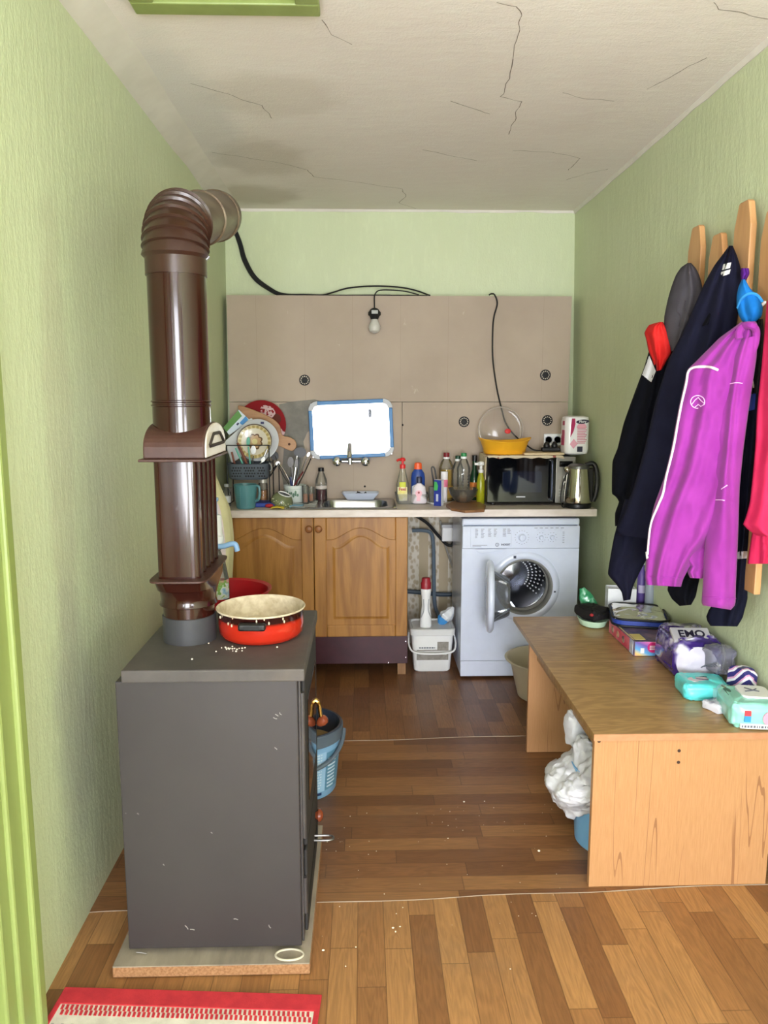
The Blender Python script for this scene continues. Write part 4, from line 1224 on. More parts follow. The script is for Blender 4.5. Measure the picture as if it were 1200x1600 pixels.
b = MB(); Mx = Matrix.Translation((0, yq - .0252, 0)) @ Matrix.Rotation(PI / 2, 4, 'X')
b.prism(circle(x_ - .004, zt_ + .055, .018, 20), 0, .0014, Mx); b.mat(1).prism(circle(x_ - .004, zt_ + .060, .006, 12), .0014, .002, Mx); b.mat(0).prism([(x_ - .016, zt_ + .014), (x_ + .004, zt_ + .014), (x_ + .006, zt_ + .042), (x_ - .014, zt_ + .042)], 0, .001, Mx)
b.build('label', [mat('pink_label', (226, 176, 190), .5), mat('dark_red_dot', (140, 44, 50), .5)], wb_, smooth=False)

# white saucer, with comb and toothbrush cup
yq = 4.05
x_ = X_(681, yq)
tag(MB().lathe([(.028, 0), (.03, .003), (.052, .012), (.053, .014), (.03, .007), (.001, .006)], T(x_, yq, ZT), 32).build('saucer', M_whitep), 'small white saucer with a dark rim under the toothbrush glass', 'saucer')
zs_ = ZT + .0075
tb = thing('toothbrush_glass', 'small clear glass on the white saucer holding a black comb', 'glass', (x_ - .012, yq + .012, zs_))
MB().lathe([(.020, 0), (.023, .002), (.026, .085), (.0245, .085), (.021, .004), (.001, .004)], T(x_ - .012, yq + .012, zs_), 26).build('tumbler', glass('glass_dim', (200, 200, 196), .04, .18), tb)
cb = thing('black_comb', 'black forked plastic handle sticking up out of the toothbrush glass', 'comb', (x_ - .01, yq + .012, zs_ + .005))
b = MB(); xx = x_ - .014; zz = zs_ + .012
b.tube(spline([(xx + .014, yq + .012, zz), (xx + .004, yq + .012, zz + .09), (xx - .008, yq + .012, Z_(734, yq)), (xx + .000, yq + .012, Z_(730, yq)), (xx + .010, yq + .012, Z_(736, yq)), (xx + .020, yq + .012, zz + .08), (xx + .016, yq + .012, zz)], 7), .0042, 10)
b.build('handle', M_blk, cb)
pk_ = bottle('pink_tube', 'white and pink upright tube standing behind the blue carton', 'tube', 694, 4.11, [(.014, 0), (.017, .004), (.017, .03), (.019, .12), (.019, Z_(737, 4.11) - ZT)], mat('tube_white', (222, 218, 222), .4), (('band', [(.0196, .085), (.0196, .125)], mat('tube_pink', (212, 110, 140), .4)),), sy=.7)
yq = 3.985
xa, xb = X_(678, yq), X_(697, yq)
hq = Z_(750, yq) - ZT
ct = thing('blue_carton', 'narrow blue and white toothpaste carton standing upright at the worktop front', 'carton', ((xa + xb) / 2, yq, ZT))
MC_ = Matrix.Translation(((xa + xb) / 2, yq, ZT)) @ Matrix.Rotation(math.radians(-28), 4, 'Z')
b = MB(); b.box(-.027, .014, -.017, .017, 0, hq, MC_); b.build('body', mat('carton_blue', (36, 52, 140), .4), ct, bevel=.001, smooth=False)
b = MB(); b.box(.0141, .0146, -.016, .016, .001, hq - .001, MC_); b.box(-.026, .013, -.016, .016, hq, hq + .0008, MC_); b.build('white_side', mat('carton_white', (220, 224, 232), .45), ct, smooth=False)
b = MB(); b.prism([(-.026, hq * .60), (-.008, hq * .60), (-.004, hq * .78), (-.012, hq * .93), (-.026, hq * .93)], 0, .0006, MC_ @ Matrix.Translation((0, -.017, 0)) @ Matrix.Rotation(PI / 2, 4, 'X')); b.build('green_print', mat('carton_green', (70, 170, 90), .5), ct, smooth=False)
b = MB()
for k in range(2): b.box(-.014 + .007 * k, -.010 + .007 * k, -.0178, -.017, hq * .18, hq * .46, MC_)
b.build('white_print', mat('carton_white', (220, 224, 232), .45), ct, smooth=False)

# oil bottle and water bottles
yq = 4.19; hq = Z_(712, yq) - ZT
oil = bottle('oil_bottle', 'cooking oil bottle with a dark red cap standing against the board', 'bottle', 697, yq,
             [(.036, 0), (.040, .008), (.039, .03), (.040, .06), (.038, .10), (.040, hq * .72), (.030, hq * .86), (.014, hq - .012), (.013, hq)], GL,
             (('oil', [(.034, .003), (.038, .009), (.037, .03), (.038, .06), (.036, .10), (.038, hq * .70)], mat('sunflower_oil', (206, 168, 44), .15, trans=.55)),
              ('cap', [(.016, hq - .010), (.016, hq - .002), (.0165, hq), (.0165, hq + .014), (.014, hq + .016)], mat('dark_red_cap', (120, 30, 38), .4)),
              ('neck_ring', [(.0175, hq - .018), (.0175, hq - .008)], M_whitep)))
wraplabel(X_(697, yq), yq, ZT, .0408, .02, .085, -2.6, -.5).build('label', mat('oil_label', (206, 122, 60), .5, c2=(160, 150, 60), ns=26), oil)
def water(px, yq, label, cap, topy, r=.036):
    hq = Z_(topy, yq) - ZT
    prof = [(r * .86, 0), (r, .008)]
    for k in range(9): prof += [(r, .02 + k * .016), (r * .93, .028 + k * .016)]
    prof += [(r, .17), (r * .97, hq * .74), (r * .62, hq * .88), (.013, hq - .014), (.0125, hq)]
    t = bottle('water_bottle', label, 'bottle', px, yq, prof, GL,
           (('cap', [(.0155, hq - .004), (.0155, hq + .012), (.013, hq + .014)], cap), ('neck_ring', [(.0165, hq - .016), (.0165, hq - .005)], M_whitep)), group='clear bottles beside the microwave')
    return t
water(715, 4.20, 'clear ribbed plastic bottle with a dark green cap, set behind the other clear bottle', mat('dark_green_cap', (26, 66, 44), .4), 716, .035)
w1 = water(724, 4.13, 'clear ribbed plastic bottle with a bright green cap beside the dark wine bottle', mat('green_cap', (48, 138, 82), .4), 712, .037)
yq = 4.22; hq = Z_(712, yq) - ZT
gb_ = bottle('green_glass_bottle', 'dark green glass bottle with a foil neck behind the yellow spray bottle', 'bottle', 741, yq,
       [(.026, 0), (.030, .004), (.030, .11), (.024, .135), (.0135, .17), (.0125, hq - .02), (.014, hq - .018), (.014, hq)], mat('green_glass', (16, 58, 36), .08, coat=.5),
       (('foil', [(.0148, hq - .03), (.0148, hq + .001), (.012, hq + .002)], M_blk),))
wraplabel(X_(741, yq), yq, ZT, .0306, .02, .10, -2.6, -.5).build('label', mat('orange_label', (222, 132, 54), .5), gb_)
yq = 4.04; hq = Z_(737, yq) - ZT
sp = bottle('spray_bottle', 'yellow green spray bottle with a clear nozzle beside the microwave', 'spray bottle', 751, yq,
       [(.019, 0), (.022, .005), (.022, hq * .55), (.020, hq * .75), (.011, hq - .008), (.010, hq)], mat('spray_yellow', (170, 172, 34), .2, trans=.35),
       (('nozzle', lambda x, Y, z: MB().lathe([(.013, hq - .006), (.014, hq + .008), (.008, hq + .012), (.008, hq + .030), (.017, hq + .034), (.018, hq + .048), (.010, hq + .054)], T(x, Y, z), 20).box(x - .034, x, Y - .007, Y + .007, z + hq + .034, z + hq + .046), mat('nozzle_clear', (206, 208, 206), .25)),))
# carved wooden board with glass bowl
pts = [(697, 788), (705, 794), (727, 797.5), (757, 796), (759, 789), (748, 783), (712, 781)]
pb = [P(x, y, Z=ZT + .014) for x, y in pts]
b = MB(); b.prism([(p.x, p.y) for p in pb], ZT, ZT + .014)
tag(b.build('chopping_board', wood('dark_board', (112, 76, 50), (142, 102, 70), 'x'), bevel=.003, smooth=False), 'brown many sided wooden board lying flat under the glass bowl', 'chopping board')
yq = 4.03; zq = ZT + .0145
x_ = X_(724, yq)
tag(MB().lathe([(.034, 0), (.038, .002), (.070, .040), (.080, .070), (.0815, .072), (.079, .070), (.066, .040), (.035, .005), (.001, .004)], T(x_, yq, zq), 40).build('glass_bowl', glass('bowl_glass', (244, 240, 232), .03, .04)), 'clear glass bowl on the brown wooden board', 'bowl')

# ---- white soap dish on the sink edge
yq = 4.235
x0, x1 = X_(534, yq), X_(592, yq)
sd = MB(); zq = ZT + .004; hh = Z_(769, yq) - zq
loft(sd, [[(x, y, zq) for x, y in rrect(x0 + .03, x1 - .03, yq - .028, yq + .028, .008)], [(x, y, zq + hh) for x, y in rrect(x0, x1, yq - .048, yq + .048, .012)], [(x, y, zq + hh) for x, y in rrect(x0 + .004, x1 - .004, yq - .045, yq + .045, .01)], [(x, y, zq + .004) for x, y in rrect(x0 + .032, x1 - .032, yq - .026, yq + .026, .006)]], cap=True)
sd.add([(x, y, zq) for x, y in rrect(x0 + .03, x1 - .03, yq - .028, yq + .028, .008)], [tuple(range(24))])
tag(sd.build('soap_dish', M_white), 'white tapered dish behind the sink bowl under the tap', 'dish')
sc_ = MB(); rn = random.Random(9)
zz = zq + .006
pts = [(X_(563, yq) + .034 * math.cos(t) * rn.uniform(.5, 1), yq + .016 * math.sin(t * 1.3) * rn.uniform(.5, 1), zz + hh * rn.uniform(.2, .95)) for t in [k * .55 for k in range(40)]]
tag(sc_.tube(spline(pts, 4), .0022, 6).build('scouring_pad', mat('scourer', (54, 54, 56), .4, .5)), 'dark wire scourer lying in the white dish', 'scourer')

# ---- red juice bottle
yq = 4.215; hq = Z_(735, yq) - ZT
x_ = X_(502, yq)
jz = Z_(763, yq) - ZT - .004
bottle('juice_bottle', 'clear bottle half full of dark red juice at the left end of the sink', 'bottle', 502, yq,
       [(.029, 0), (.032, .005), (.032, hq * .62), (.029, hq * .72), (.018, hq - .016), (.0145, hq - .010), (.0145, hq)], GL,
       (('juice', [(.028, .003), (.0305, .006), (.0305, jz), (.001, jz)], mat('red_juice', (74, 14, 26), .1, coat=.3)),
        ('label_band', [(.0322, jz + .004), (.0322, jz + .022)], mat('clear_label', (196, 186, 180), .4)),
        ('cap', [(.0165, hq - .004), (.0165, hq + .014), (.014, hq + .016)], M_blk)))
# ================================================================== dish rack corner
yr0, yr1 = 4.00, 4.20
wire = mat('rack_wire', (44, 46, 50), .35, .6)
rx0, rx1 = X_(354, 4.02, 736), X_(420, 4.02, 736)
zb0, zb1 = Z_(749, 4.02), Z_(724, 4.02)
rack = thing('dish_rack', 'black wire two tier dish rack with a grey perforated basket in the left corner', 'dish rack', ((rx0 + rx1) / 2, 4.1, ZT))
M_bask = mat('basket_grey', (84, 92, 102), .4)
b = MB()
rk = lambda g_, z, r=.05: [(x, y, z) for x, y in rrect(rx0 + g_, rx1 - g_, yr0 + g_, yr1 - g_, r)]
loft(b, [rk(.014, zb0), rk(.006, zb0 + .01), rk(.0, zb1 - .004), rk(-.004, zb1), rk(.004, zb1), rk(.010, zb0 + .012), rk(.02, zb0 + .004)], cap=True); b.add(rk(.014, zb0), [tuple(range(24))])
bk = b.build('basket', M_bask, rack)
b = MB()
for gx in range(3):
    for row in range(4):
        nrow = 4 if row % 2 == 0 else 5
        for k in range(nrow):
            cxh = rx0 + .052 + gx * .070 + (k - (nrow - 1) / 2) * .0130
            z = zb0 + .020 + row * .0145
            if rx0 + .03 < cxh < rx1 - .02: b.lathe([(.0048, 0), (.0048, .0012)], T(cxh, yr0 + .0058 - .006 * (row / 4), z, rx=PI / 2), 10)
b.build('hole_pattern', mat('basket_hole', (14, 16, 20), .6), bk)
zt2 = Z_(695, 4.05)
b = MB()
for x in (rx0 + .004, rx1 + .003):
    for y in (yr0 + .02, yr1 - .01):
        b.tube([(x, y, ZT), (x, y, zt2 if y < 4.1 else zt2 - .01)], .003, 8)
    b.tube([(x, yr0 + .02, zt2), (x, yr1 - .01, zt2 - .01)], .003, 8)
b.tube([(rx0 + .004, yr0 + .02, zt2), (rx1 + .003, yr0 + .02, zt2)], .003, 8); b.tube([(rx0 + .004, yr1 - .01, zt2 - .01), (rx1 + .003, yr1 - .01, zt2 - .01)], .003, 8)
for x in (rx0 + .004, rx1 + .003): b.tube([(x, yr0 + .02, ZT + .004), (x, yr1 - .01, ZT + .004)], .003, 8)
# side arm that carries the cutlery pots
ax = X_(437, 4.12)
b.tube([(rx1 + .003, yr0 + .03, zb0 + .015), (ax, 4.10, zb1 - .004), (ax, 4.10, ZT)], .003, 8); b.tube([(rx1 + .003, yr1 - .02, zb0 + .04), (ax, 4.14, zb1)], .003, 8)
b.build('wire_frame', wire, rack)
b = MB(); b.tube(spline([(rx1 + .003, yr0 + .015, zb1 + .004), (rx1 + .014, yr0 + .008, zb1 - .008), (rx1 + .016, yr0 + .006, zb1 - .028), (rx1 + .008, yr0 + .01, zb1 - .036)], 6), .0035, 8); b.build('hook', mat('hook_grey', (176, 178, 180), .3, .5), rack)

def disc_frame(px, py, Y, tilt=-10, rz=0):
    p = P(px, py, Y=Y)
    return Matrix.Translation(p) @ Matrix.Rotation(math.radians(rz), 4, 'Z') @ Matrix.Rotation(PI / 2 + math.radians(tilt), 4, 'X')
# decorated plate (front), grey rimmed plate, white tray, printed board, paddle board, red tray
# flower ring plate
pg = G('stoneware_plate')
x, y, z = pg.sep(pg.coord())
# radius measured in the plate's own face (it stands almost upright)
rad = pg.math('SQRT', pg.math('ADD', pg.math('POWER', x, 2.0), pg.math('POWER', z, 2.0)))
ang = pg.math('ARCTAN2', z, x)
R0 = 27 / 1200 * 4.09
pet = pg.math('MULTIPLY_ADD', pg.math('ABSOLUTE', pg.math('SINE', pg.math('MULTIPLY', ang, 4.0))), .09, .34)
rn_ = pg.math('DIVIDE', rad, R0)
inn = pg.math('LESS_THAN', rn_, pet)
edge = pg.math('LESS_THAN', pg.math('ABSOLUTE', pg.math('SUBTRACT', rn_, pet)), .045)
c = pg.mix(inn, (214, 206, 188), (184, 150, 112))
c = pg.mix(pg.math('LESS_THAN', rn_, .16), c, (206, 194, 140))
c = pg.mix(edge, c, (104, 74, 52))
rim = pg.math('MULTIPLY', pg.math('GREATER_THAN', rn_, .76), pg.math('LESS_THAN', rn_, .93))
dots = pg.math('GREATER_THAN', pg.math('SINE', pg.math('MULTIPLY', ang, 22.0)), .2)
c = pg.mix(rim, c, pg.mix(dots, (170, 150, 98), (206, 190, 140)))
c = pg.mix(pg.math('GREATER_THAN', rn_, .95), c, (88, 66, 44))
pg.set(c=c, r=.2, coat=.4)
def plate(name, label, px, py, Y, r, m, tilt=-10, rz=0, cat='plate', group=None, mats=None):
    M = disc_frame(px, py, Y, tilt, rz)
    t = thing(name, label, cat, M.translation, group)
    MB().lathe([(r * .55, -.010), (r * .58, -.006), (r * .62, -.004), (r * .97, .010), (r, .0125), (r * .97, .0135), (r * .60, .001), (.001, .0)], M, 48).build('dish', m, t)
    return t, M
plate('dinner_plate', 'cream plate with a brown flower ring standing in front in the dish rack', 398, 690, 4.085, R0, pg.m)
t_, M_ = plate('dinner_plate', 'grey rimmed plate with a small blue mark just behind the flower plate', 403, 688, 4.115, .112, mat('grey_plate', (186, 188, 192), .3))
b = MB(); b.box(.016, .034, .086, .098, .0105, .0125, M_); b.build('blue_mark', mat('blue_mark', (44, 40, 92), .5), t_, smooth=False)
def slab(name, label, cat, quad_px, Y, m, th=.008, tilt=.0, extra=None, rad=.012):
    """a rounded board leaning back: drawn by its corner points on a plane"""
    c = P(sum(q[0] for q in quad_px) / 4, sum(q[1] for q in quad_px) / 4, Y=Y)
    pts = []
    n = len(quad_px)
    V = [Vector((P(q[0], q[1], Y=Y).x, P(q[0], q[1], Y=Y).z)) for q in quad_px]
    for i in range(n):
        a, q, d = V[i - 1], V[i], V[(i + 1) % n]
        u = (a - q).normalized() * rad; w_ = (d - q).normalized() * rad
        for k in range(5):
            s = k / 4; pts.append(tuple(q + u * (1 - s) ** 2 + w_ * s ** 2))
    # shear about the base gives the lean
    zmin = min(p[1] for p in pts)
    M = Matrix.Translation((0, Y, 0)) @ Matrix.Rotation(PI / 2, 4, 'X')
    t = thing(name, label, cat, (c.x, Y, c.z))
    MB().prism(pts, -th, 0, M).build('board', m, t, bevel=.002, smooth=False)
    return t, M
slab('cutting_board', 'white plastic cutting board tilted behind the flower plate', 'cutting board', [(351, 690), (362, 724), (412, 690), (393, 652)][::1], 4.145, mat('white_board', (214, 216, 218), .4), .007)
t_, M_ = slab('printed_board', 'green and blue printed plastic board tilted at the far left of the dish rack', 'board', [(349, 668), (358, 680), (391, 657), (373, 640)], 4.165, mat('board_print_white', (206, 218, 230), .4), .006, rad=.004)
def onp(pts, m, name, dz=.0008):
    b = MB(); b.prism([(P(x, y, Y=4.165).x, P(x, y, Y=4.165).z) for x, y in pts][::-1], 0, dz, M_); b.build(name, m, t_, smooth=False)
onp([(349, 668), (354, 675), (378, 650), (372, 641)][::-1], mat('print_green', (86, 140, 62), .45), 'green_print')
onp([(374, 661), (379, 664), (388, 656), (384, 650)][::-1], mat('print_blue', (64, 140, 206), .45), 'blue_print', .0010)
onp([(369, 663), (371, 665), (374, 662), (372, 660)][::-1], mat('print_dark', (50, 50, 90), .45), 'dark_print', .0012)
# paddle board
M_pad = wood('paddle_wood', (142, 98, 60), (180, 134, 88), 'x')
pad_px = [(372, 638), (376, 634), (400, 642), (424, 653), (437, 665), (441, 680), (452, 683), (461, 689), (463, 697), (458, 704), (450, 703), (436, 697), (425, 697), (412, 703), (398, 700), (386, 688), (378, 668)]
pw_ = [(P(x, y, Y=4.195).x, P(x, y, Y=4.195).z) for x, y in pad_px][::-1]
c = P(415, 675, Y=4.195)
pad = thing('paddle_board', 'wooden paddle shaped board with a round handle leaning behind the plates', 'cutting board', (c.x, 4.195, c.z))
sm = spline([(x, z, 0) for x, z in pw_ + pw_[:1]], 4)[:-1]
MB().prism([(p.x, p.y) for p in sm], -.014, 0, Matrix.Translation((0, 4.195, 0)) @ Matrix.Rotation(PI / 2, 4, 'X')).build('board', M_pad, pad, bevel=.002, smooth=False)
b = MB(); p = P(452, 694, Y=4.195); b.lathe([(.007, 0), (.007, .001)], T(p.x, 4.1945, p.z, rx=PI / 2), 14); b.build('hanging_hole', mat('hole_brown', (84, 54, 34), .8), pad)
# red tray
rg_ = G('red_snowflake')
vor = rg_.n('ShaderNodeTexVoronoi'); vor.inputs['Scale'].default_value = 14; rg_.t.links.new(rg_.coord(), vor.inputs['Vector'])
star = rg_.math('LESS_THAN', vor.outputs['Distance'], .46)
det = rg_.math('GREATER_THAN', rg_.noise(60, 3), .44)
pick = rg_.sep(vor.outputs['Color'])[0]
c = rg_.mix(rg_.math('MULTIPLY', rg_.math('MULTIPLY', star, det), rg_.math('GREATER_THAN', pick, .25)), (128, 12, 20), (200, 170, 170))
c = rg_.mix(rg_.math('MULTIPLY', rg_.math('MULTIPLY', star, rg_.math('LESS_THAN', pick, .2)), .7), c, (70, 50, 36))
rg_.set(c=c, r=.6, spec=.15)
plate('round_tray', 'large round red tray with white snowflakes standing at the back of the rack', 409, 664, 4.24, .134, rg_.m, -5, 0, 'tray')
# cutlery in the basket
def stick(name, label, cat, pts, Y, r, m, group=None, head=None, flat=.5):
    """pts: seen positions; Y: depth at each point"""
    v = [P(x, y, Y=yy) for (x, y), yy in zip(pts, Y)]
    t = thing(name, label, cat, v[0], group)
    MB().tube(spline(v, 5), r, 8, sy=flat).build('handle', m, t)
    if head: head(t, v)
    return t
def oval_head(px, py, Y, rx, rz, m, name='bowl', rot=0, d=.007, dish=True):
    def f(t, v):
        c = P(px, py, Y=Y)
        M = Matrix.Translation(c) @ Matrix.Rotation(math.radians(rot), 4, 'Y') @ Matrix.Rotation(PI / 2, 4, 'X') @ Matrix.Diagonal((rx, rz, 1, 1))
        b = MB(); b.lathe([(1, .001), (.98, -.001), (.6, -d), (.001, -d * 1.2), (.001, -d * 1.2 + .0015), (.6, -d + .002), (.96, .0015)], M, 22); b.build(name, m, t)
    return f
G_c = 'cutlery in the grey basket'
teal = mat('teal_plastic', (96, 176, 154), .4); bw = mat('brown_wood_handle', (120, 62, 38), .5)
shiny = mat('cutlery_steel', (176, 176, 174), .2, 1)
stick('table_knife', 'knife with a teal handle leaning left in the grey basket', 'knife', [(384, 738), (377, 720), (368, 700)], [4.05, 4.04, 4.03], .0045, teal, G_c)
stick('table_knife', 'knife with a brown wooden handle in the grey basket', 'knife', [(390, 738), (382, 716), (371, 692)], [4.06, 4.05, 4.04], .007, bw, G_c)
stick('spatula', 'pale teal spatula standing upright in front of the flower plate', 'spatula', [(392, 738), (390, 715), (388, 698)], [4.055, 4.05, 4.05], .004, teal, G_c, oval_head(388, 690, 4.05, .010, .024, teal, 'blade', 5, .002))
stick('table_spoon', 'steel spoon standing bowl upwards in the grey basket', 'spoon', [(396, 738), (395, 722), (396, 712)], [4.04, 4.035, 4.03], .003, shiny, G_c, oval_head(396, 703, 4.03, .014, .022, shiny))
stick('table_fork', 'steel fork with its handle up between the spoon and plate edge', 'fork', [(403, 738), (409, 722), (417, 702)], [4.05, 4.05, 4.05], .0035, shiny, G_c)
stick('table_knife', 'thin knife with a black handle at the right end of the basket', 'knife', [(406, 738), (412, 726), (419, 714)], [4.06, 4.06, 4.06], .004, M_blk, G_c)
stick('tea_spoon', 'small steel spoon lying low at the right of the basket', 'spoon', [(400, 738), (405, 727), (409, 722)], [4.03, 4.03, 4.03], .003, shiny, G_c, oval_head(411, 718, 4.03, .010, .015, shiny, rot=25))
stick('wooden_spoon', 'brown wooden spoon handle at the left end of the grey basket', 'spoon', [(372, 738), (366, 722), (362, 706)], [4.06, 4.06, 4.06], .0055, bw, G_c)

# ---- under the rack
M_jug = mat('teal_jug', (92, 148, 156), .3, trans=.2)
yq = 3.925; x_ = X_(384, yq, 780); hq = Z_(756, yq) - ZT
jug = thing('measuring_jug', 'translucent teal plastic jug with a handle at the worktop edge below the rack', 'jug', (x_, yq, ZT))
MB().lathe([(.044, 0), (.048, .004), (.058, hq * .8), (.060, hq), (.0575, hq), (.055, hq * .8), (.045, .006), (.001, .005)], T(x_, yq, ZT), 40).build('body', M_jug, jug)
b = MB(); b.tube(spline([(x_ + .055, yq - .01, ZT + hq * .93), (x_ + .070, yq - .012, ZT + hq * .9), (x_ + .074, yq - .012, ZT + hq * .62), (x_ + .066, yq - .012, ZT + hq * .38), (x_ + .050, yq - .01, ZT + hq * .3)], 6), .007, 10); b.build('handle', M_jug, jug)
b = MB(); b.box(x_ - .020, x_ - .016, yq - .058, yq - .054, ZT + .02, ZT + hq - .01); b.box(x_ + .006, x_ + .010, yq - .060, yq - .056, ZT + .02, ZT + hq - .01); b.build('rib', M_jug, jug)
yq = 4.12; hq = Z_(753, yq) - ZT
bottle('spice_jar', 'glass jar with brown contents standing behind the teal jug under the rack', 'jar', 411, yq, [(.022, 0), (.025, .004), (.025, hq - .01), (.021, hq)], GL,
       (('contents', [(.0235, .003), (.0238, hq * .62), (.001, hq * .62)], mat('brown_spice', (134, 84, 46), .7, c2=(176, 122, 66), ns=60)), ('cap', [(.024, hq - .002), (.024, hq + .016), (.022, hq + .018)], mat('jar_cap', (196, 190, 180), .4, .4))))
yq = 4.0; hq = Z_(760, yq) - ZT
bottle('small_bottle', 'small clear bottle with a white label squeezed between the jug and left wall', 'bottle', 354, yq, [(.018, 0), (.021, .004), (.021, hq * .7), (.010, hq - .008), (.010, hq)], GL,
       (('label', [(.0215, .02), (.0215, .055)], M_whitep), ('cap', [(.012, hq), (.012, hq + .014), (.010, hq + .016)], M_grey_corner)))
# blue tray, red and yellow bits
bt = [P(x, y, Z=ZT) for x, y in ((372, 797.5), (428, 797), (431, 786), (366, 786))]
b = MB(); b.box(X_(362, 4.0), X_(430, 4.0), 3.99, 4.25, ZT, ZT + .003)
for x0, x1, y0, y1 in ((X_(362, 4.0), X_(430, 4.0), 3.985, 3.99), (X_(362, 4.0), X_(430, 4.0), 4.25, 4.255)): b.box(x0, x1, y0, y1, ZT, ZT + .028)
for x0 in (X_(362, 4.0), X_(430, 4.0)): b.box(x0 - .003, x0 + .003, 3.985, 4.255, ZT, ZT + .028)
# the jug and jar stand clear of it
blue_tray = b
tag(MB().box(X_(400, 4.0) , X_(431, 4.0), 3.955, 4.07, ZT, ZT + .022).build('blue_box', mat('royal_blue', (30, 62, 150), .4), bevel=.004, smooth=False), 'low royal blue plastic box on the worktop beside the teal jug', 'box')
tag(MB().sphere((X_(420, 3.935), 3.935, ZT + .0105), .022, .013, .010).build('red_sponge', mat('red_sponge', (176, 40, 48), .8, bump=.4, bs=300)), 'small red sponge lying in front of the blue box', 'sponge')
b = MB()
def rag(u, v):
    return Vector((X_(423, 3.895) + u * .066, 3.875 + v * .045, ZT + .004 + .006 * abs(noise.noise(Vector((u * 5, v * 4, 1)))) + .004 * math.sin(PI * u)))
b.grid(rag, 18, 10); tag(b.build('yellow_cloth', mat('yellow_rag', (206, 182, 60), .9), solid=.004), 'small crumpled yellow cloth at the worktop edge near the jug', 'cloth')
# green enamel pan lying on its side
yq = 3.99
p = P(440, 783, Y=yq)
pan = thing('green_bowl', 'small tilted olive green enamel bowl with flowers lying beside the blue box', 'bowl', (p.x, yq, ZT))
MG = Matrix.Translation((p.x + .006, yq, ZT + .036)) @ Matrix.Rotation(math.radians(20), 4, 'Y') @ Matrix.Rotation(math.radians(8), 4, 'X')
MB().lathe([(.058, -.026), (.060, -.018), (.056, .004), (.044, .022), (.034, .028)], MG, 40, True, False).build('body', mat('olive_enamel', (120, 126, 92), .25, c2=(104, 112, 80), coat=.5), pan)
MB().lathe([(.034, .028), (.036, .031), (.032, .033), (.030, .028)], MG, 36, False, False).build('foot_ring', M_whitep, pan)
MB().lathe([(.031, .026), (.022, .027), (.001, .027)], MG, 36, False, False).build('base', M_blk, pan)
b = MB(); rnd = random.Random(2)
for k in range(12):
    a = -2.6 + k * .19; r = .0585; z = -.006 + .006 * math.sin(k * 2.3)
    b.sphere(MG @ Vector((r * math.cos(a), r * math.sin(a), z)), .0035, .0035, .0035, 8, 6)
b.build('flower_pattern', mat('flower_pale', (196, 196, 160), .5), pan)
tag(MB().box(X_(452, 3.96), X_(473, 3.96), 3.94, 4.02, ZW + .0045, ZW + .010).build('blue_dish', mat('light_blue', (110, 160, 190), .4), bevel=.003, smooth=False), 'small light blue plastic dish beside the green bowl', 'dish')

# ---- utensil pot
yq = 4.14; x_ = X_(461, yq); hq = Z_(757, yq) - ZT
zq0 = ZT + .0045
pot = thing('utensil_pot', 'white tub with green lettering packed with kitchen utensils left of the sink', 'utensil pot', (x_, yq, zq0))
hq -= .0045
MB().lathe([(.050, 0), (.053, .005), (.058, hq - .02), (.061, hq - .018), (.062, hq), (.058, hq), (.054, hq - .02), (.050, .006), (.001, .005)], T(x_, yq, zq0), 40).build('tub', mat('tub_white', (206, 214, 208), .35), pot)
b = MB(); rnd = random.Random(4)
for k in range(7):
    a = -2.45 + k * .2; r = .0565
    b.sphere((x_ + r * math.cos(a), yq + r * math.sin(a), zq0 + hq * (.45 + .12 * (k % 2))), .006, .002, .008 + .004 * (k % 3), 10, 6)
b.build('green_lettering', mat('tub_green', (84, 116, 96), .5), pot)
G_u = 'utensils in the white tub'
zr = hq + zq0
dk = mat('dark_steel', (78, 76, 74), .35, 1)
stick('serving_ladle', 'black ladle hanging head up at the back of the white tub', 'ladle', [(462, 758), (466, 735), (468, 715)], [4.15, 4.16, 4.17], .004, M_blk, G_u, oval_head(469, 707, 4.17, .034, .028, mat('ladle_black', (34, 32, 32), .35), rot=0, d=.02))
stick('kitchen_tongs', 'steel tongs with shiny tips slanting right out of the white tub', 'tongs', [(463, 760), (472, 735), (482, 710)], [4.12, 4.11, 4.10], .0045, shiny, G_u, oval_head(482, 710, 4.10, .007, .014, shiny, 'tip', 25, .002))
stick('pasta_server', 'steel ladle slanting left with a bright hooked head out of the white tub', 'ladle', [(455, 758), (445, 738), (437, 726)], [4.12, 4.11, 4.10], .0045, shiny, G_u, oval_head(434, 724, 4.10, .013, .011, shiny, 'head', -40, .010))
stick('slotted_spoon', 'grey slotted spoon upright in the middle of the white tub', 'spoon', [(457, 758), (456, 735), (455, 722)], [4.16, 4.17, 4.17], .004, dk, G_u, oval_head(454, 722, 4.17, .017, .028, dk, 'bowl', 3, .006))
stick('red_knife', 'knife with a dark red handle leaning right in the white tub', 'knife', [(459, 760), (466, 749), (474, 737)], [4.10, 4.09, 4.09], .006, mat('dark_red_handle', (112, 24, 34), .4), G_u)
stick('peeler', 'dark blue handled peeler low in the front of the white tub', 'peeler', [(456, 760), (455, 752), (454, 745)], [4.09, 4.085, 4.085], .007, mat('navy_handle', (32, 44, 84), .4), G_u)
stick('kitchen_whisk', 'black handled whisk leaning over to the right of the tongs', 'whisk', [(466, 758), (476, 738), (486, 716)], [4.15, 4.15, 4.16], .006, mat('ladle_black', (34, 32, 32), .35), G_u)
stick('carving_fork', 'dark two pronged fork at the left behind the steel ladle', 'fork', [(452, 758), (440, 738), (430, 712)], [4.16, 4.17, 4.18], .004, dk, G_u, oval_head(429, 712, 4.18, .022, .026, mat('ladle_black', (34, 32, 32), .35), 'head', -20, .010))
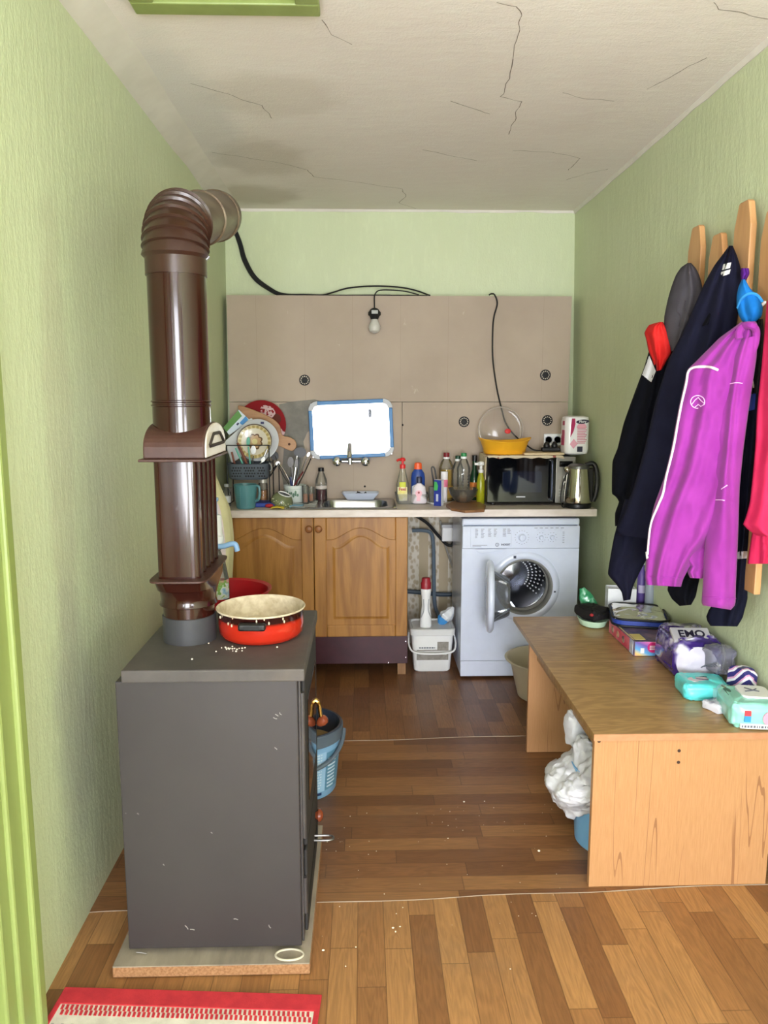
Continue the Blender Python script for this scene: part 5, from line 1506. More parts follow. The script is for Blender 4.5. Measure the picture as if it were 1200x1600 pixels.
stick('steel_skimmer', 'steel skimmer with a narrow blade beside the slotted spoon', 'skimmer', [(458, 758), (462, 730), (464, 712)], [4.13, 4.14, 4.15], .0035, shiny, G_u, oval_head(463, 725, 4.14, .010, .03, dk, 'blade', 6, .003))
# glasses with something orange
M_or = mat('orange_contents', (222, 122, 40), .5, c2=(200, 96, 40), ns=50)
for px_, top_, lab in ((477, 759, 'clear drinking glass with orange contents touching the white utensil tub'), (486, 761, 'clear drinking glass with orange contents, on the juice bottle side')):
    yq = 4.06 if px_ == 477 else 4.12
    hq = Z_(top_, yq) - ZT - .006
    x_ = X_(px_, yq); zz = ZT + .0075
    t = thing('drinking_glass', lab, 'glass', (x_, yq, zz), 'glasses beside the utensil tub')
    MB().lathe([(.0155, 0), (.017, .002), (.019, hq), (.0178, hq), (.016, .004), (.001, .004)], T(x_, yq, zz), 26).build('tumbler', glass('glass_clear', (226, 226, 222), .03, .08), t)
    MB().lathe([(.0155, .0045), (.0168, hq * .52), (.001, hq * .52)], T(x_, yq, zz), 22).build('contents', M_or, t)
# ================================================================== stove, flue and what stands by them
s0 = P(176, 1530, Z=0.0); s1 = P(484, 1530, Z=0.0)
bdx0, bdx1, bdy0 = s0.x, s1.x, s0.y
bt_ = P(330, 1508, Y=bdy0).z
board = thing('hearth_board', 'thick grey topped chipboard slab under the dark stove', 'board', ((bdx0 + bdx1) / 2, bdy0 + .3, .0025))
M_chip = mat('chipboard_edge', (166, 124, 88), .85, c2=(134, 94, 62), ns=140, bump=.5, bs=180)
b = MB(); b.box(bdx0, bdx1, bdy0, bdy0 + .64, .003, bt_ - .003); b.build('core', M_chip, board, bevel=.003, smooth=False)
b = MB(); b.box(bdx0 + .001, bdx1 - .001, bdy0 + .001, bdy0 + .64, bt_ - .003, bt_); b.build('top_skin', mat('board_grey', (160, 148, 132), .85, c2=(128, 118, 106), ns=16, stretch=(1, .25, 1), bump=.3, bs=60), board, smooth=False)

f0 = P(202, 1492, Z=bt_ + .002); f1 = P(471, 1495, Z=bt_ + .002)
sx0_, sx1_, sy0_ = f0.x, f1.x, f0.y
sy1_ = sy0_ + .50
zs0 = bt_ + .018
zs1 = P(330, 1064, Y=sy0_).z; zs2 = P(330, 1047, Y=sy0_ - .012).z
M_st = mat('stove_steel', (72, 68, 68), .42, c2=(60, 57, 58), ns=7, spec=.5)
def stove_mat():
    g = G('stove_sheet')
    c = g.ramp(g.noise(3, 4), [(.3, (58, 54, 55)), (.7, (51, 47, 49))])
    sp = g.noise(34, 2, vec=g.coord(scale=(1, 1, 1), loc=(3, 0, 0)))
    c = g.mix(g.math('MULTIPLY', g.smooth(sp, .79, .83), .6), c, (132, 126, 124))
    g.set(c=c, r=.46, spec=.45); return g.m
M_sheet = stove_mat()
def top_mat():
    g = G('stove_top_plate')
    n1 = g.noise(9, 6, .65); n2 = g.noise(3.2, 4, .6)
    c = g.ramp(n1, [(.3, (70, 66, 65)), (.7, (86, 81, 79))])
    c = g.mix(g.math('MULTIPLY', g.smooth(n2, .52, .72), .5), c, (100, 88, 76))
    g.set(c=c, r=.6, spec=.35); g.bump(n1, .15, .002); return g.m
stove = thing('wood_stove', 'dark grey steel wood stove standing on a chipboard slab', 'stove', ((sx0_ + sx1_) / 2, (sy0_ + sy1_) / 2, bt_))
b = MB(); b.box(sx0_, sx1_, sy0_, sy1_, zs0, zs1); b.build('body', M_sheet, stove, bevel=.003, smooth=False)
tl, tr_ = P(188, 1052, Y=sy0_ - .012).x, P(473, 1052, Y=sy0_ - .012).x
b = MB(); b.box(tl, tr_ + .004, sy0_ - .012, sy1_ + .02, zs1, zs2); b.build('top_plate', top_mat(), stove, bevel=.004, smooth=False)
for x in (sx0_ + .05, sx1_ - .05):
    for y in (sy0_ + .05, sy1_ - .05):
        MB().lathe([(.018, 0), (.018, .006), (.012, .008), (.012, .022)], T(x, y, bt_ + .0003), 16).build('foot', M_st, stove)
# door side (turned to the right): frame plate, fire door, ash door, handles
xd = sx1_
b = MB(); b.box(xd, xd + .006, sy0_ + .012, sy1_ - .012, zs0 + .005, zs1); fr = b.build('front_plate', M_st, stove, bevel=.002, smooth=False)
zmid = zs0 + .25
b = MB(); b.box(xd + .006, xd + .016, sy0_ + .030, sy1_ - .03, zmid + .012, zs1 - .006); fd = b.build('fire_door', mat('stove_iron', (40, 38, 39), .75), stove, bevel=.006, seg=3, smooth=False)
b = MB(); b.box(xd + .016, xd + .018, sy0_ + .10, sy1_ - .10, zmid + .10, zs1 - .09); b.build('door_glass', gb, fd, bevel=.002, smooth=False)
b = MB(); b.box(xd + .006, xd + .015, sy0_ + .030, sy1_ - .03, zs0 + .02, zmid); ad = b.build('ash_door', mat('stove_iron', (40, 38, 39), .75), stove, bevel=.005, seg=3, smooth=False)
b = MB(); b.box(xd + .015, xd + .0165, sy0_ + .07, sy1_ - .07, zs0 + .07, zs0 + .10); b.build('air_slot', mat('slot_black', (8, 8, 8), .8), ad, smooth=False)
b = MB(); b.lathe([(.006, 0), (.006, zs1 - zmid - .08)], T(xd + .009, sy0_ + .022, zmid + .04), 12); b.build('hinge', M_st, fd)
b = MB(); b.lathe([(.006, 0), (.006, .10)], T(xd + .009, sy0_ + .022, zs0 + .08), 12); b.build('hinge', M_st, ad)
brass = mat('brass', (196, 158, 92), .25, 1); cop = mat('brown_knob', (128, 62, 38), .22, coat=.5)
# latch of the fire door
la = P(489, 1096, X=xd + .032)
def Pa(px, py, Y): return P(px, py, Y=Y)
yl_ = sy1_ - .10
b = MB(); b.tube(spline([Pa(480, 1092, yl_), Pa(490, 1093, yl_), Pa(498, 1099, yl_), Pa(500, 1112, yl_), Pa(502, 1122, yl_)], 6), [.008] * 12 + [.006] * 13, 10); b.build('latch', brass, fd)
q = Pa(504, 1126, yl_)
b = MB(); b.lathe([(.006, -.02), (.012, -.014), (.016, -.002), (.015, .010), (.008, .016), (.001, .017)], Matrix.Translation(q) @ Matrix.Rotation(math.radians(50), 4, 'Y'), 22); b.build('latch_knob', cop, fd)
yk2 = sy1_ - .14
q0 = Pa(484, 1274, yk2); q1 = Pa(501, 1274, yk2)
b = MB(); b.tube([Vector((xd + .02, yk2, q0.z)), Vector((q1.x - .01, yk2, q0.z))], .0045, 10); b.build('knob_stem', brass, ad)
b = MB(); b.lathe([(.008, -.012), (.012, -.004), (.019, .001), (.019, .008), (.012, .014), (.006, .016), (.001, .0165)], Matrix.Translation(Vector((q1.x - .008, yk2, q0.z))) @ Matrix.Rotation(PI / 2, 4, 'Y'), 24); b.build('knob', cop, ad)
# looped lever sticking out at the bottom
yk3 = sy1_ - .20
b = MB(); e = Pa(521, 1309, yk3)
b.tube(spline([(xd + .012, yk3 + .012, e.z), (e.x - .012, yk3 + .012, e.z), (e.x, yk3, e.z), (e.x - .012, yk3 - .012, e.z), (xd + .012, yk3 - .012, e.z)], 8), .0035, 8); b.build('grate_lever', mat('lever_grey', (120, 118, 116), .35, .8), stove)
# scratches on the side
b = MB(); rnd = random.Random(12)
for (px, py, dx, dy) in ((430, 1116, 5, 3), (427, 1121, 6, 2), (437, 1113, 3, 4), (429, 1168, 4, 3), (289, 1446, 5, 6), (297, 1452, 7, 1), (420, 1445, 3, 5), (365, 1436, 7, 1), (213, 1488, 16, 2), (330, 1300, 2, 2), (255, 1350, 2, 2)):
    a, c = P(px, py, Y=sy0_ - .0004), P(px + dx, py + dy, Y=sy0_ - .0004)
    mid = a.lerp(c, .5) + Vector((rnd.uniform(-.002, .002), 0, rnd.uniform(-.002, .002)))
    b = MB(); b.tube([a, mid, c], .0012, 5); b.build('scuff_mark', mat('scuff', (140, 136, 134), .6), stove)
# little wire loop by the front foot
b = MB(); cwx, cwz = P(450, 1497, Z=bt_ + .004), bt_ + .004
c_ = P(452, 1496, Z=bt_)
for rr_2, dz in ((.034, .004), (.029, .007)):
    pass
b.tube([(c_.x + .036 * math.cos(a), c_.y + .006 + .020 * math.sin(a), bt_ + .0032) for a in [2 * PI * k / 30 for k in range(30)]], .0028, 8, closed=True)
tag(b.build('wire_loop', mat('loop_cream', (196, 188, 170), .4)), 'small cream loop of wire lying on the slab under the stove corner', 'wire')

# ---------------------------------------------------------------- flue pipe with heat exchanger
fr_ = P(288, 1010, Z=zs2); RP = .0715
fx, fy = fr_.x, fr_.y + RP
flue = thing('flue_pipe', 'brown enamelled flue pipe with a ribbed heat exchanger rising from the stove and bending backwards', 'flue pipe', (fx, fy, zs2))
M_en = mat('brown_enamel', (46, 17, 11), .15, c2=(41, 14, 9), coat=.22, ns=4)
M_enm = mat('brown_enamel_matt', (62, 36, 29), .45, c2=(70, 43, 36), ns=40, bump=.2, bs=160)
FM = lambda z: T(fx, fy, z)
za = P(288, 970, Y=fy - RP).z        # top of the grey collar
MB().lathe([(RP, .0003), (RP, za - zs2), (RP - .002, za - zs2 + .001)], FM(zs2), 48).build('collar', mat('collar_grey', (58, 58, 62), .55), flue)
# cup
zb_ = P(283, 905, Y=fy - .10).z
hwx, hwy = P(334, 900, Y=fy - .06).x - fx, .105
zc_ = P(280, 935, Y=fy - .09).z
def ring(wx, wy, z, n=48, p=2.0, cx_=0, cy_=0):
    out = []
    for k in range(n):
        a = 2 * PI * k / n; ca, sa = math.cos(a), math.sin(a)
        out.append((fx + cx_ + wx * math.copysign(abs(ca) ** (2 / p), ca), fy + cy_ + wy * math.copysign(abs(sa) ** (2 / p), sa), z))
    return out
b = MB()
WX, WY = .088, .112      # exchanger box: width across, depth away from us
ecx, ecy = 0, .04
loft(b, [ring(RP - .003, RP - .003, za - .01), ring(RP - .003, RP - .003, za + .028), ring(RP + .006, RP + .006, za + .032), ring(RP + .002, RP + .002, za + .044), ring(RP + .003, RP + .003, za + .058), ring(.076, .105, za + .078, p=2.6, cy_=ecy * .5), ring(.072, .148, zc_ + .02, p=4, cy_=ecy), ring(.068, .162, zb_ - .006, p=7, cy_=ecy)])
b.build('lower_cup', M_en, flue)
b = MB(); loft(b, [ring(.068, .162, zb_ - .008, p=7, cy_=ecy), ring(.076, .172, zb_ - .004, p=9, cy_=ecy), ring(.076, .172, zb_, p=9, cy_=ecy), ring(.06, .15, zb_ + .001, p=7, cy_=ecy)], cap=True); b.build('lower_flange', M_enm, flue)
zd_ = P(275, 718, Y=fy - .11).z
# tubes: flat front tube and ribs down the sides
for k in range(5):
    yk = fy + ecy - .116 + .058 * k
    MB().lathe([(1, zb_ + .0005), (1, zd_)], T(fx, yk, 0) @ Matrix.Diagonal((.054, .0245, 1, 1)), 28).build('tube', M_en, flue) if k else None
b = MB(); loft(b, [ring(.055, .030, zb_ + .0005, p=5, cy_=ecy - .115), ring(.055, .030, zd_, p=5, cy_=ecy - .115)]); b.build('tube', M_en, flue)
# hood (half barrel running away from us) and its pale end plate on the right
ze_ = P(278, 676, Y=fy - .05).z
hw_ = .118
b = MB(); prof = []
hh = ze_ - zd_ + .012
for k in range(25):
    a = PI * k / 24; prof.append((.142 * math.cos(a) , .014 + hh * (max(0, math.sin(a)) ** .75)))
poly = [(ecy + y, zd_ + z) for y, z in prof]
poly = [(ecy + .142, zd_), ] + poly + [(ecy - .142, zd_)]
# local x -> world Y, local y -> world Z, extrude along world X
MXY = Matrix(((0, 0, 1, fx), (1, 0, 0, fy), (0, 1, 0, 0), (0, 0, 0, 1)))
b.prism(poly, -.078, .076, MXY)
b.build('hood', M_enm, flue, bevel=.004, smooth=False)
b = MB(); b.box(fx - .086, fx + .084, fy + ecy - .160, fy + ecy + .152, zd_ - .006, zd_ + .001); b.build('hood_flange', M_enm, flue, bevel=.002, smooth=False)
ends = [(ecy + (y * .96), zd_ + .003 + z * .94) for y, z in prof]
b = MB(); b.prism([(ecy + .136, zd_ + .003)] + ends + [(ecy - .136, zd_ + .003)], .076, .081, MXY)
ep = b.build('end_plate', mat('end_plate_white', (214, 206, 196), .4, c2=(196, 186, 174)), flue, bevel=.002, smooth=False)
b = MB()
tri = [(ecy - .105, zd_ + .030), (ecy + .105, zd_ + .030), (ecy + .045, zd_ + hh * .78), (ecy - .045, zd_ + hh * .78)]
v = [MXY @ Vector((y, z, .0825)) for y, z in tri]
b.tube(spline(v + v[:1], 4)[:-1] if False else [p for i in range(4) for p in (v[i].lerp(v[(i + 1) % 4], .06), v[i].lerp(v[(i + 1) % 4], .5), v[i].lerp(v[(i + 1) % 4], .94))], .0045, 8, closed=True)
b.build('end_plate_groove', mat('groove_dark', (52, 44, 40), .6), ep)
# pipe
zf_ = P(280, 632, Y=fy - RP).z; zg_ = P(277, 425, Y=fy - RP).z; zh_ = P(277, 392, Y=fy - RP).z
RQ = .0745
MB().lathe([(RQ, ze_ - .004), (RQ, zf_ - .006), (RQ + .003, zf_ - .004), (RQ + .003, zf_ - .001), (RQ, zf_), (RQ, zf_ + .004), (RQ + .003, zf_ + .006), (RQ + .003, zf_ + .009), (RQ, zf_ + .011), (RQ, zg_ + .02)], T(fx, fy, 0), 56, False, False).build('straight_pipe', M_en, flue)
# elbow: sleeve, then ribbed bend turning away from us
ex_ = mat('elbow_enamel', (58, 36, 28), .28, c2=(51, 30, 23), ns=5, coat=.15)
RB = .105
cz_ = zh_ + .0
pts, rad = [], []
pts.append(Vector((fx, fy, zg_))); rad.append(RQ + .003)
pts.append(Vector((fx, fy, zh_ - .008))); rad.append(RQ + .003)
dirv = Vector((.02, .97, .24)).normalized()
TH = math.acos(dirv.z)
nb = 72
for k in range(nb + 1):
    th = TH * k / nb
    p = Vector((fx, fy, cz_)) + Vector((.0, 1, 0)) * (RB * (1 - math.cos(th))) + Vector((0, 0, 1)) * (RB * math.sin(th))
    s = (k % 9) / 9.0
    pts.append(p); rad.append(RQ + .004 + .007 * (1 - s) if k < nb else RQ + .003)
endp = pts[-1]; dv = (pts[-1] - pts[-2]).normalized(); dv = (dv + Vector((.02, 0, 0))).normalized()
b = MB(); b.tube(pts, rad, 44); b.build('elbow', ex_, flue, angle=20)
far = endp + dv * .5
b = MB()
pp_, rr_ = [], []
for s, r in ((0, RQ - .001), (.22, RQ - .001), (.222, RQ + .004), (.235, RQ + .004), (.237, RQ + .001), (.44, RQ + .001), (.442, RQ + .005), (.455, RQ + .005), (.457, RQ + .002), (.50, RQ + .002)):
    pp_.append(endp + dv * s); rr_.append(r)
b.tube(pp_, rr_, 44); b.build('rear_pipe', mat('rear_pipe_dull', (112, 98, 80), .35, .35, c2=(88, 72, 58), ns=9, stretch=(.3, .3, 3)), flue, angle=25)
# wall anchor straps (a short bracket holds the rear pipe to the left wall)
# ---------------------------------------------------------------- red pot
pc = P(403, 1012, Z=zs2)
pr = .119; pcy = pc.y + .114; pcx = P(403, 985, Y=pcy).x + .010
ph_ = P(403, 967, Y=pcy - pr).z - zs2
pot = thing('red_pot', 'shallow red enamel pot with cream crusted inside on the stove top', 'pot', (pcx, pcy, zs2))
M_red = G('red_enamel')
x, y, z = M_red.sep(M_red.coord())
rt = M_red.smooth(M_red.math('ADD', z, M_red.math('MULTIPLY', M_red.math('SUBTRACT', M_red.noise(14, 4), .5), .016)), ph_ * .66, ph_ * .80)
M_red.set(c=M_red.mix(rt, (176, 38, 20), (46, 16, 13)), r=.18, coat=.5)
MB().lathe([(pr * .80, 0.0003), (pr * .90, .004), (pr * .965, .016), (pr * .985, .04), (pr * .985, ph_ - .006), (pr * 1.02, ph_ - .001)], T(pcx, pcy, zs2), 64, True, False).build('body', M_red.m, pot, angle=60)
ic = mat('crusted_cream', (216, 204, 180), .7, c2=(186, 170, 142), ns=36, bump=.8, bs=70, bd=.003)
MB().lathe([(pr * 1.02, ph_ - .001), (pr * 1.035, ph_ + .002), (pr * 1.02, ph_ + .004), (pr * .97, ph_ - .002), (pr * .965, .02), (pr * .9, .008), (.001, .007)], T(pcx, pcy, zs2), 64, False, False).build('inside', ic, pot, angle=60)
MB().lathe([(pr * .95, .022), (.001, .0225)], T(pcx, pcy, zs2), 48, False, False).build('contents', mat('pot_mash', (190, 176, 146), .5, c2=(206, 194, 166), ns=14), pot)
for a, nm in ((-PI / 2 - .05, 'handle'), (PI / 2 - .05, 'handle')):
    b = MB(); dx, dy = math.cos(a), math.sin(a)
    MH_ = Matrix.Translation((pcx + dx * pr * .985, pcy + dy * pr * .985, zs2 + ph_ - .018)) @ Matrix.Rotation(a + PI / 2, 4, 'Z')
    b.box(-.036, .036, -.026, .001, -.010, .009, MH_)
    h = b.build(nm, M_blk, pot, bevel=.006, seg=3, smooth=False)
    b = MB(); b.box(-.020, .020, -.0275, -.0255, -.0055, .0045, MH_); b.build('handle_recess', mat('recess_black', (8, 8, 9), .5), h, smooth=False)
b = MB(); rnd = random.Random(21)
for k in range(9):
    a = rnd.uniform(-2.6, -.5); r = pr * 1.0
    b.sphere((pcx + r * math.cos(a), pcy + r * math.sin(a), zs2 + ph_ - rnd.uniform(.0, .03)), .0022, .0022, .0045, 8, 6)
b.build('drip', ic, pot)
b = MB(); 
for k in range(22):
    px, py = rnd.gauss(362, 10), rnd.gauss(1013, 2.2)
    if k > 17: px, py = rnd.choice(((433, 1011), (300, 1030), (326, 1005)))
    p = P(px, py, Z=zs2 + .002); r = rnd.uniform(.0015, .003)
    b.sphere((p.x, p.y, zs2 + r * .8), r, r, r * .8, 8, 6)
tag(b.build('crumbs', mat('crumb_white', (226, 220, 204), .7)), 'white crumbs scattered on the stove top before the red pot', 'crumbs', kind='stuff')

# ---------------------------------------------------------------- stool with red basin and water bottle behind the stove
stx, sty, stz = -.565, 2.72, .60
stool = thing('low_stool', 'plain wooden stool hidden behind the stove carrying the red basin', 'stool', (stx, sty, .0035))
M_stool = wood('stool_wood', (122, 84, 52), (152, 110, 72), 'z')
MB().box(stx - .19, stx + .19, sty - .19, sty + .19, stz - .025, stz).build('seat', M_stool, stool, bevel=.004, smooth=False)
for x in (-1, 1):
    for y in (-1, 1):
        MB().box(stx + x * .16 - .016, stx + x * .16 + .016, sty + y * .16 - .016, sty + y * .16 + .016, .0045, stz - .025).build('leg', M_stool, stool, bevel=.002, smooth=False)
M_rb = mat('red_basin', (172, 24, 34), .35)
bh = P(390, 921, Y=sty - .02).z - stz
MB_ = MB()
MB_.lathe([(.125, .0003), (.13, .004), (.155, bh - .008), (.165, bh - .004), (.165, bh), (.152, bh - .006), (.126, .006), (.001, .005)], T(stx + .065, sty, stz), 48)
tag(MB_.build('red_basin', M_rb), 'red plastic basin just behind the stove, holding the water bottle', 'basin')
wbx, wby = P(338, 900, Y=2.68).x, 2.68
wz = stz + .0078
wb = thing('water_jug_bottle', 'large clear water bottle with a coloured label and a blue pump spout behind the flue', 'water bottle', (wbx, wby, wz))
tz = P(340, 850, Y=wby).z - wz
rw = P(358, 900, Y=wby).x - wbx
MB().lathe([(rw * .9, 0), (rw, .01), (rw, tz * .40), (rw * .96, tz * .43), (rw, tz * .46), (rw * .98, tz * .62), (rw * .72, tz * .82), (rw * .38, tz * .93), (.024, tz * .96), (.024, tz)], T(wbx, wby, wz), 40).build('body', glass('jug_plastic', (224, 226, 222), .05, .10), wb)
lab = G('garden_label')
lab.set(c=lab.ramp(lab.noise(26, 2, vec=lab.coord()), [(.30, (60, 96, 168)), (.42, (150, 190, 220)), (.5, (226, 230, 226)), (.56, (110, 170, 70)), (.68, (214, 150, 160))]), r=.4)
zl0, zl1 = P(340, 938, Y=wby - rw).z - wz, P(340, 908, Y=wby - rw).z - wz
wraplabel(wbx, wby, wz, rw + .001, zl0, zl1, -2.6, -.2, n=24).build('label', lab.m, wb)
zp1 = P(340, 818, Y=wby).z - wz; zp2 = P(345, 780, Y=wby).z - wz
M_lb = mat('pump_blue', (140, 178, 222), .35)
MB().lathe([(.030, tz - .01), (.031, tz + .03), (.026, tz + .034), (.024, tz + .10), (.020, tz + .105)], T(wbx, wby, wz), 28).build('pump_body', M_whitep, wb)
MB().lathe([(.011, tz + .10), (.011, tz + .15), (.016, tz + .155), (.016, tz + .165)], T(wbx, wby, wz), 20).build('plunger', M_lb, wb)
zsp = P(350, 853, Y=wby - .02).z
sp0, sp1 = P(366, 851, Y=wby - .03), P(371, 861, Y=wby - .03)
b = MB(); b.tube(spline([(wbx, wby - .02, zsp), (P(350, 852, Y=wby).x, wby - .03, zsp), (sp0.x, wby - .03, sp0.z + .003), (sp1.x, wby - .03, sp1.z)], 8), .0095, 12); b.build('spout', M_lb, wb)

# ---------------------------------------------------------------- towel and apron hanging on the left wall behind the flue
tY0, tY1 = 3.30, 3.62
towl = thing('hanging_towel', 'pale yellow and pink towel hanging on the left wall behind the flue', 'towel', (XL(3.45) + .02, 3.45, P(345, 700, Y=3.45).z))
ztop, zbot = P(330, 660, Y=3.4).z, P(365, 940, Y=3.45).z
def tow(col_):
    b = MB()
    def fn(u, v):
        z = ztop + (zbot - ztop) * v
        spread = .35 + .65 * min(1, v * 1.6)
        y = 3.47 + (u - .5) * .34 * spread
        belly = (P(335 + 33 * min(1, v * 1.5) ** .8, 800, Y=3.45).x - XL(3.45)) * (1 - .18 * max(0, v - .55) / .45)
        d = .012 + (belly - .012) * (math.sin(PI * min(max(u, 0), 1)) ** .6) * (.8 + .2 * math.sin(u * 19 + v * 2)) * min(1, .25 + v * 1.6)
        return Vector((XL(y) + d, y, z))
    b.grid(fn, 40, 40)
    for i in range(len(b.f)):
        u = (i % 40) / 40; v = (i // 40) / 40
        b.mi[i] = 1 if (u < .28 and v > .2) or (v < .2) else 0
    return b
tow(0).build('cloth', [mat('towel_cream', (206, 200, 160), .9, c2=(190, 184, 140), ns=9, bump=.2, bs=300, sheen=.3), mat('towel_pink', (220, 206, 208), .9, c2=(206, 190, 196), ns=12, sheen=.3)], towl, solid=.004)
MB().tube([(XL(3.47) - .0, 3.47, ztop + .004), (XL(3.47) + .035, 3.47, ztop + .006), (XL(3.47) + .04, 3.47, ztop + .02)], .004, 8).build('wall_hook', M_st, towl)

# ---------------------------------------------------------------- blue bucket with a label
bq = P(478, 1252, Z=.0025); R0b, R1b = .118, .142
bx_, by_ = P(474, 1180, Y=2.74).x, 2.74
hb = P(533, 1128, Y=by_).z
bk_ = thing('blue_bucket', 'blue labelled builder bucket with a dark rim behind the stove door side', 'bucket', (bx_, by_, .0026))
MB().lathe([(R0b, 0), (R0b + .004, .006), (R1b, hb - .05)], T(bx_, by_, .0028), 56, True, False).build('body', mat('bucket_blue', (126, 170, 206), .4), bk_)
M_br = mat('bucket_rim', (86, 98, 110), .45)
MB().lathe([(R1b + .001, hb - .05), (R1b + .006, hb - .048), (R1b + .006, hb - .004), (R1b + .003, hb), (R1b - .004, hb), (R1b - .006, hb - .05), (R0b - .002, .012), (.001, .010)], T(bx_, by_, .0028), 56, False, False).build('rim', mat('bucket_dark', (50, 58, 74), .45), bk_)
MB().lathe([(R1b + .0065, hb - .047), (R1b + .0085, hb - .045), (R1b + .0085, hb - .006), (R1b + .006, hb - .003)], T(bx_, by_, .0028), 56, False, False).build('rim_band', M_br, bk_)
MB().lathe([(R1b - .012, hb - .085), (.09, hb - .078), (.001, hb - .072)], T(bx_, by_, .0028), 40, False, False).build('contents', mat('sawdust', (132, 106, 68), .9, c2=(150, 124, 84), ns=20, bump=.4, bs=90), bk_)
def brad(z): return R0b + .004 + (R1b - R0b - .004) * (z - .006) / (hb - .056)
b = MB()
def lb(a0, a1, z0, z1, g_=.0012, mi=0, n=12):
    b.mat(mi)
    b.grid(lambda u, v: Vector((bx_ + (brad(z0 + (z1 - z0) * v) + g_) * math.cos(a0 + (a1 - a0) * u), by_ + (brad(z0 + (z1 - z0) * v) + g_) * math.sin(a0 + (a1 - a0) * u), .0028 + z0 + (z1 - z0) * v)), n, 2)
lb(-1.75, -.85, .03, hb - .07)
rnd = random.Random(8)
for k in range(13):
    z = .045 + k * .011
    a = -1.70
    while a < -1.0:
        w_ = rnd.uniform(.05, .16); lb(a, min(a + w_, -.98), z, z + .0045, .0020, 1, 3); a += w_ + .025
lb(-.84, -.30, .03, hb - .075, .0012, 2)
for k in range(9): lb(-.78, -.5 + .1 * rnd.random(), .04 + k * .014, .046 + k * .014, .0020, 1, 4)
lb(-1.75, -.95, .016, .027, .0014, 3)
b.build('label', [mat('bucket_label', (150, 188, 218), .45), mat('label_text', (196, 216, 232), .5), mat('label_teal', (88, 136, 164), .45), mat('label_navy', (30, 54, 92), .5)], bk_)
b = MB()
b.tube([(bx_ + (R1b + .012) * math.cos(a), by_ + (R1b + .012) * math.sin(a), .0028 + hb - .03 - .095 * (math.sin(-a) if 0 <= -a <= PI else 0) ** .9) for a in [-PI * k / 30 for k in range(31)]], .0075, 10)
b.build('bail_handle', M_br, bk_)

# ---------------------------------------------------------------- rug at the front
rg0 = [P(102, 1544, Z=.004), P(503, 1556, Z=.004)]
ux = (rg0[1] - rg0[0]); RWd = ux.length; ux.normalize(); uy = Vector((-ux.y, ux.x, 0))
ro = rg0[0]
rug_l = 1.1
rug = thing('striped_rug', 'cream rug with a red border and red dashes on the floor at the front', 'rug', (ro.x + ux.x * RWd / 2, ro.y - .5, .002))
def rp(u, v, z): q = ro + ux * u - uy * v; return Vector((q.x, q.y, z))
b = MB()
def slabq(u0, u1, v0, v1, z0, z1):
    b.add([rp(u0, v0, z0), rp(u1, v0, z0), rp(u1, v1, z0), rp(u0, v1, z0), rp(u0, v0, z1), rp(u1, v0, z1), rp(u1, v1, z1), rp(u0, v1, z1)], [(3, 2, 1, 0), (4, 5, 6, 7), (0, 1, 5, 4), (1, 2, 6, 5), (2, 3, 7, 6), (3, 0, 4, 7)])
slabq(.012, RWd - .012, .03, rug_l, .0006, .0062); b.build('field', mat('rug_cream', (222, 216, 204), .95, c2=(200, 194, 182), ns=22, bump=.6, bs=260), rug, smooth=False)
b = MB(); slabq(0, RWd, 0, .052, .0006, .0085); slabq(0, .013, .05, rug_l, .0006, .0085); slabq(RWd - .013, RWd, .05, rug_l, .0006, .0085)
b.build('border', mat('rug_red', (196, 48, 58), .9, c2=(178, 40, 52), ns=30, bump=.5, bs=260), rug, bevel=.002, smooth=False)
b = MB(); b2 = MB()
n = 52
for k in range(n):
    u = .018 + (RWd - .036) * k / n; w_ = (RWd - .036) / n * .55
    for bb, rows in ((b, ((.054, .064), (.082, .092))),):
        pass
    b_ = b
    def dash(bb, u, v0, v1):
        nonlocal_b = bb
        vs = [rp(u, v0, .0063), rp(u + w_, v0, .0063), rp(u + w_ * 1.2, v1, .0063), rp(u + w_ * .2, v1, .0063), rp(u, v0, .0078), rp(u + w_, v0, .0078), rp(u + w_ * 1.2, v1, .0078), rp(u + w_ * .2, v1, .0078)]
        bb.add(vs, [(3, 2, 1, 0), (4, 5, 6, 7), (0, 1, 5, 4), (1, 2, 6, 5), (2, 3, 7, 6), (3, 0, 4, 7)])
    off = 0 if True else 0
    dash(b, u, .055, .069); dash(b, u + w_ * .9, .071, .085)
    if k % 2 == 0: dash(b2, u, .112, .118); dash(b2, u, .15, .156)
b.build('red_stitching', mat('rug_red', (196, 48, 58), .9), rug, smooth=False)
b2.build('grey_stitching', mat('rug_grey', (160, 156, 158), .9), rug, smooth=False)
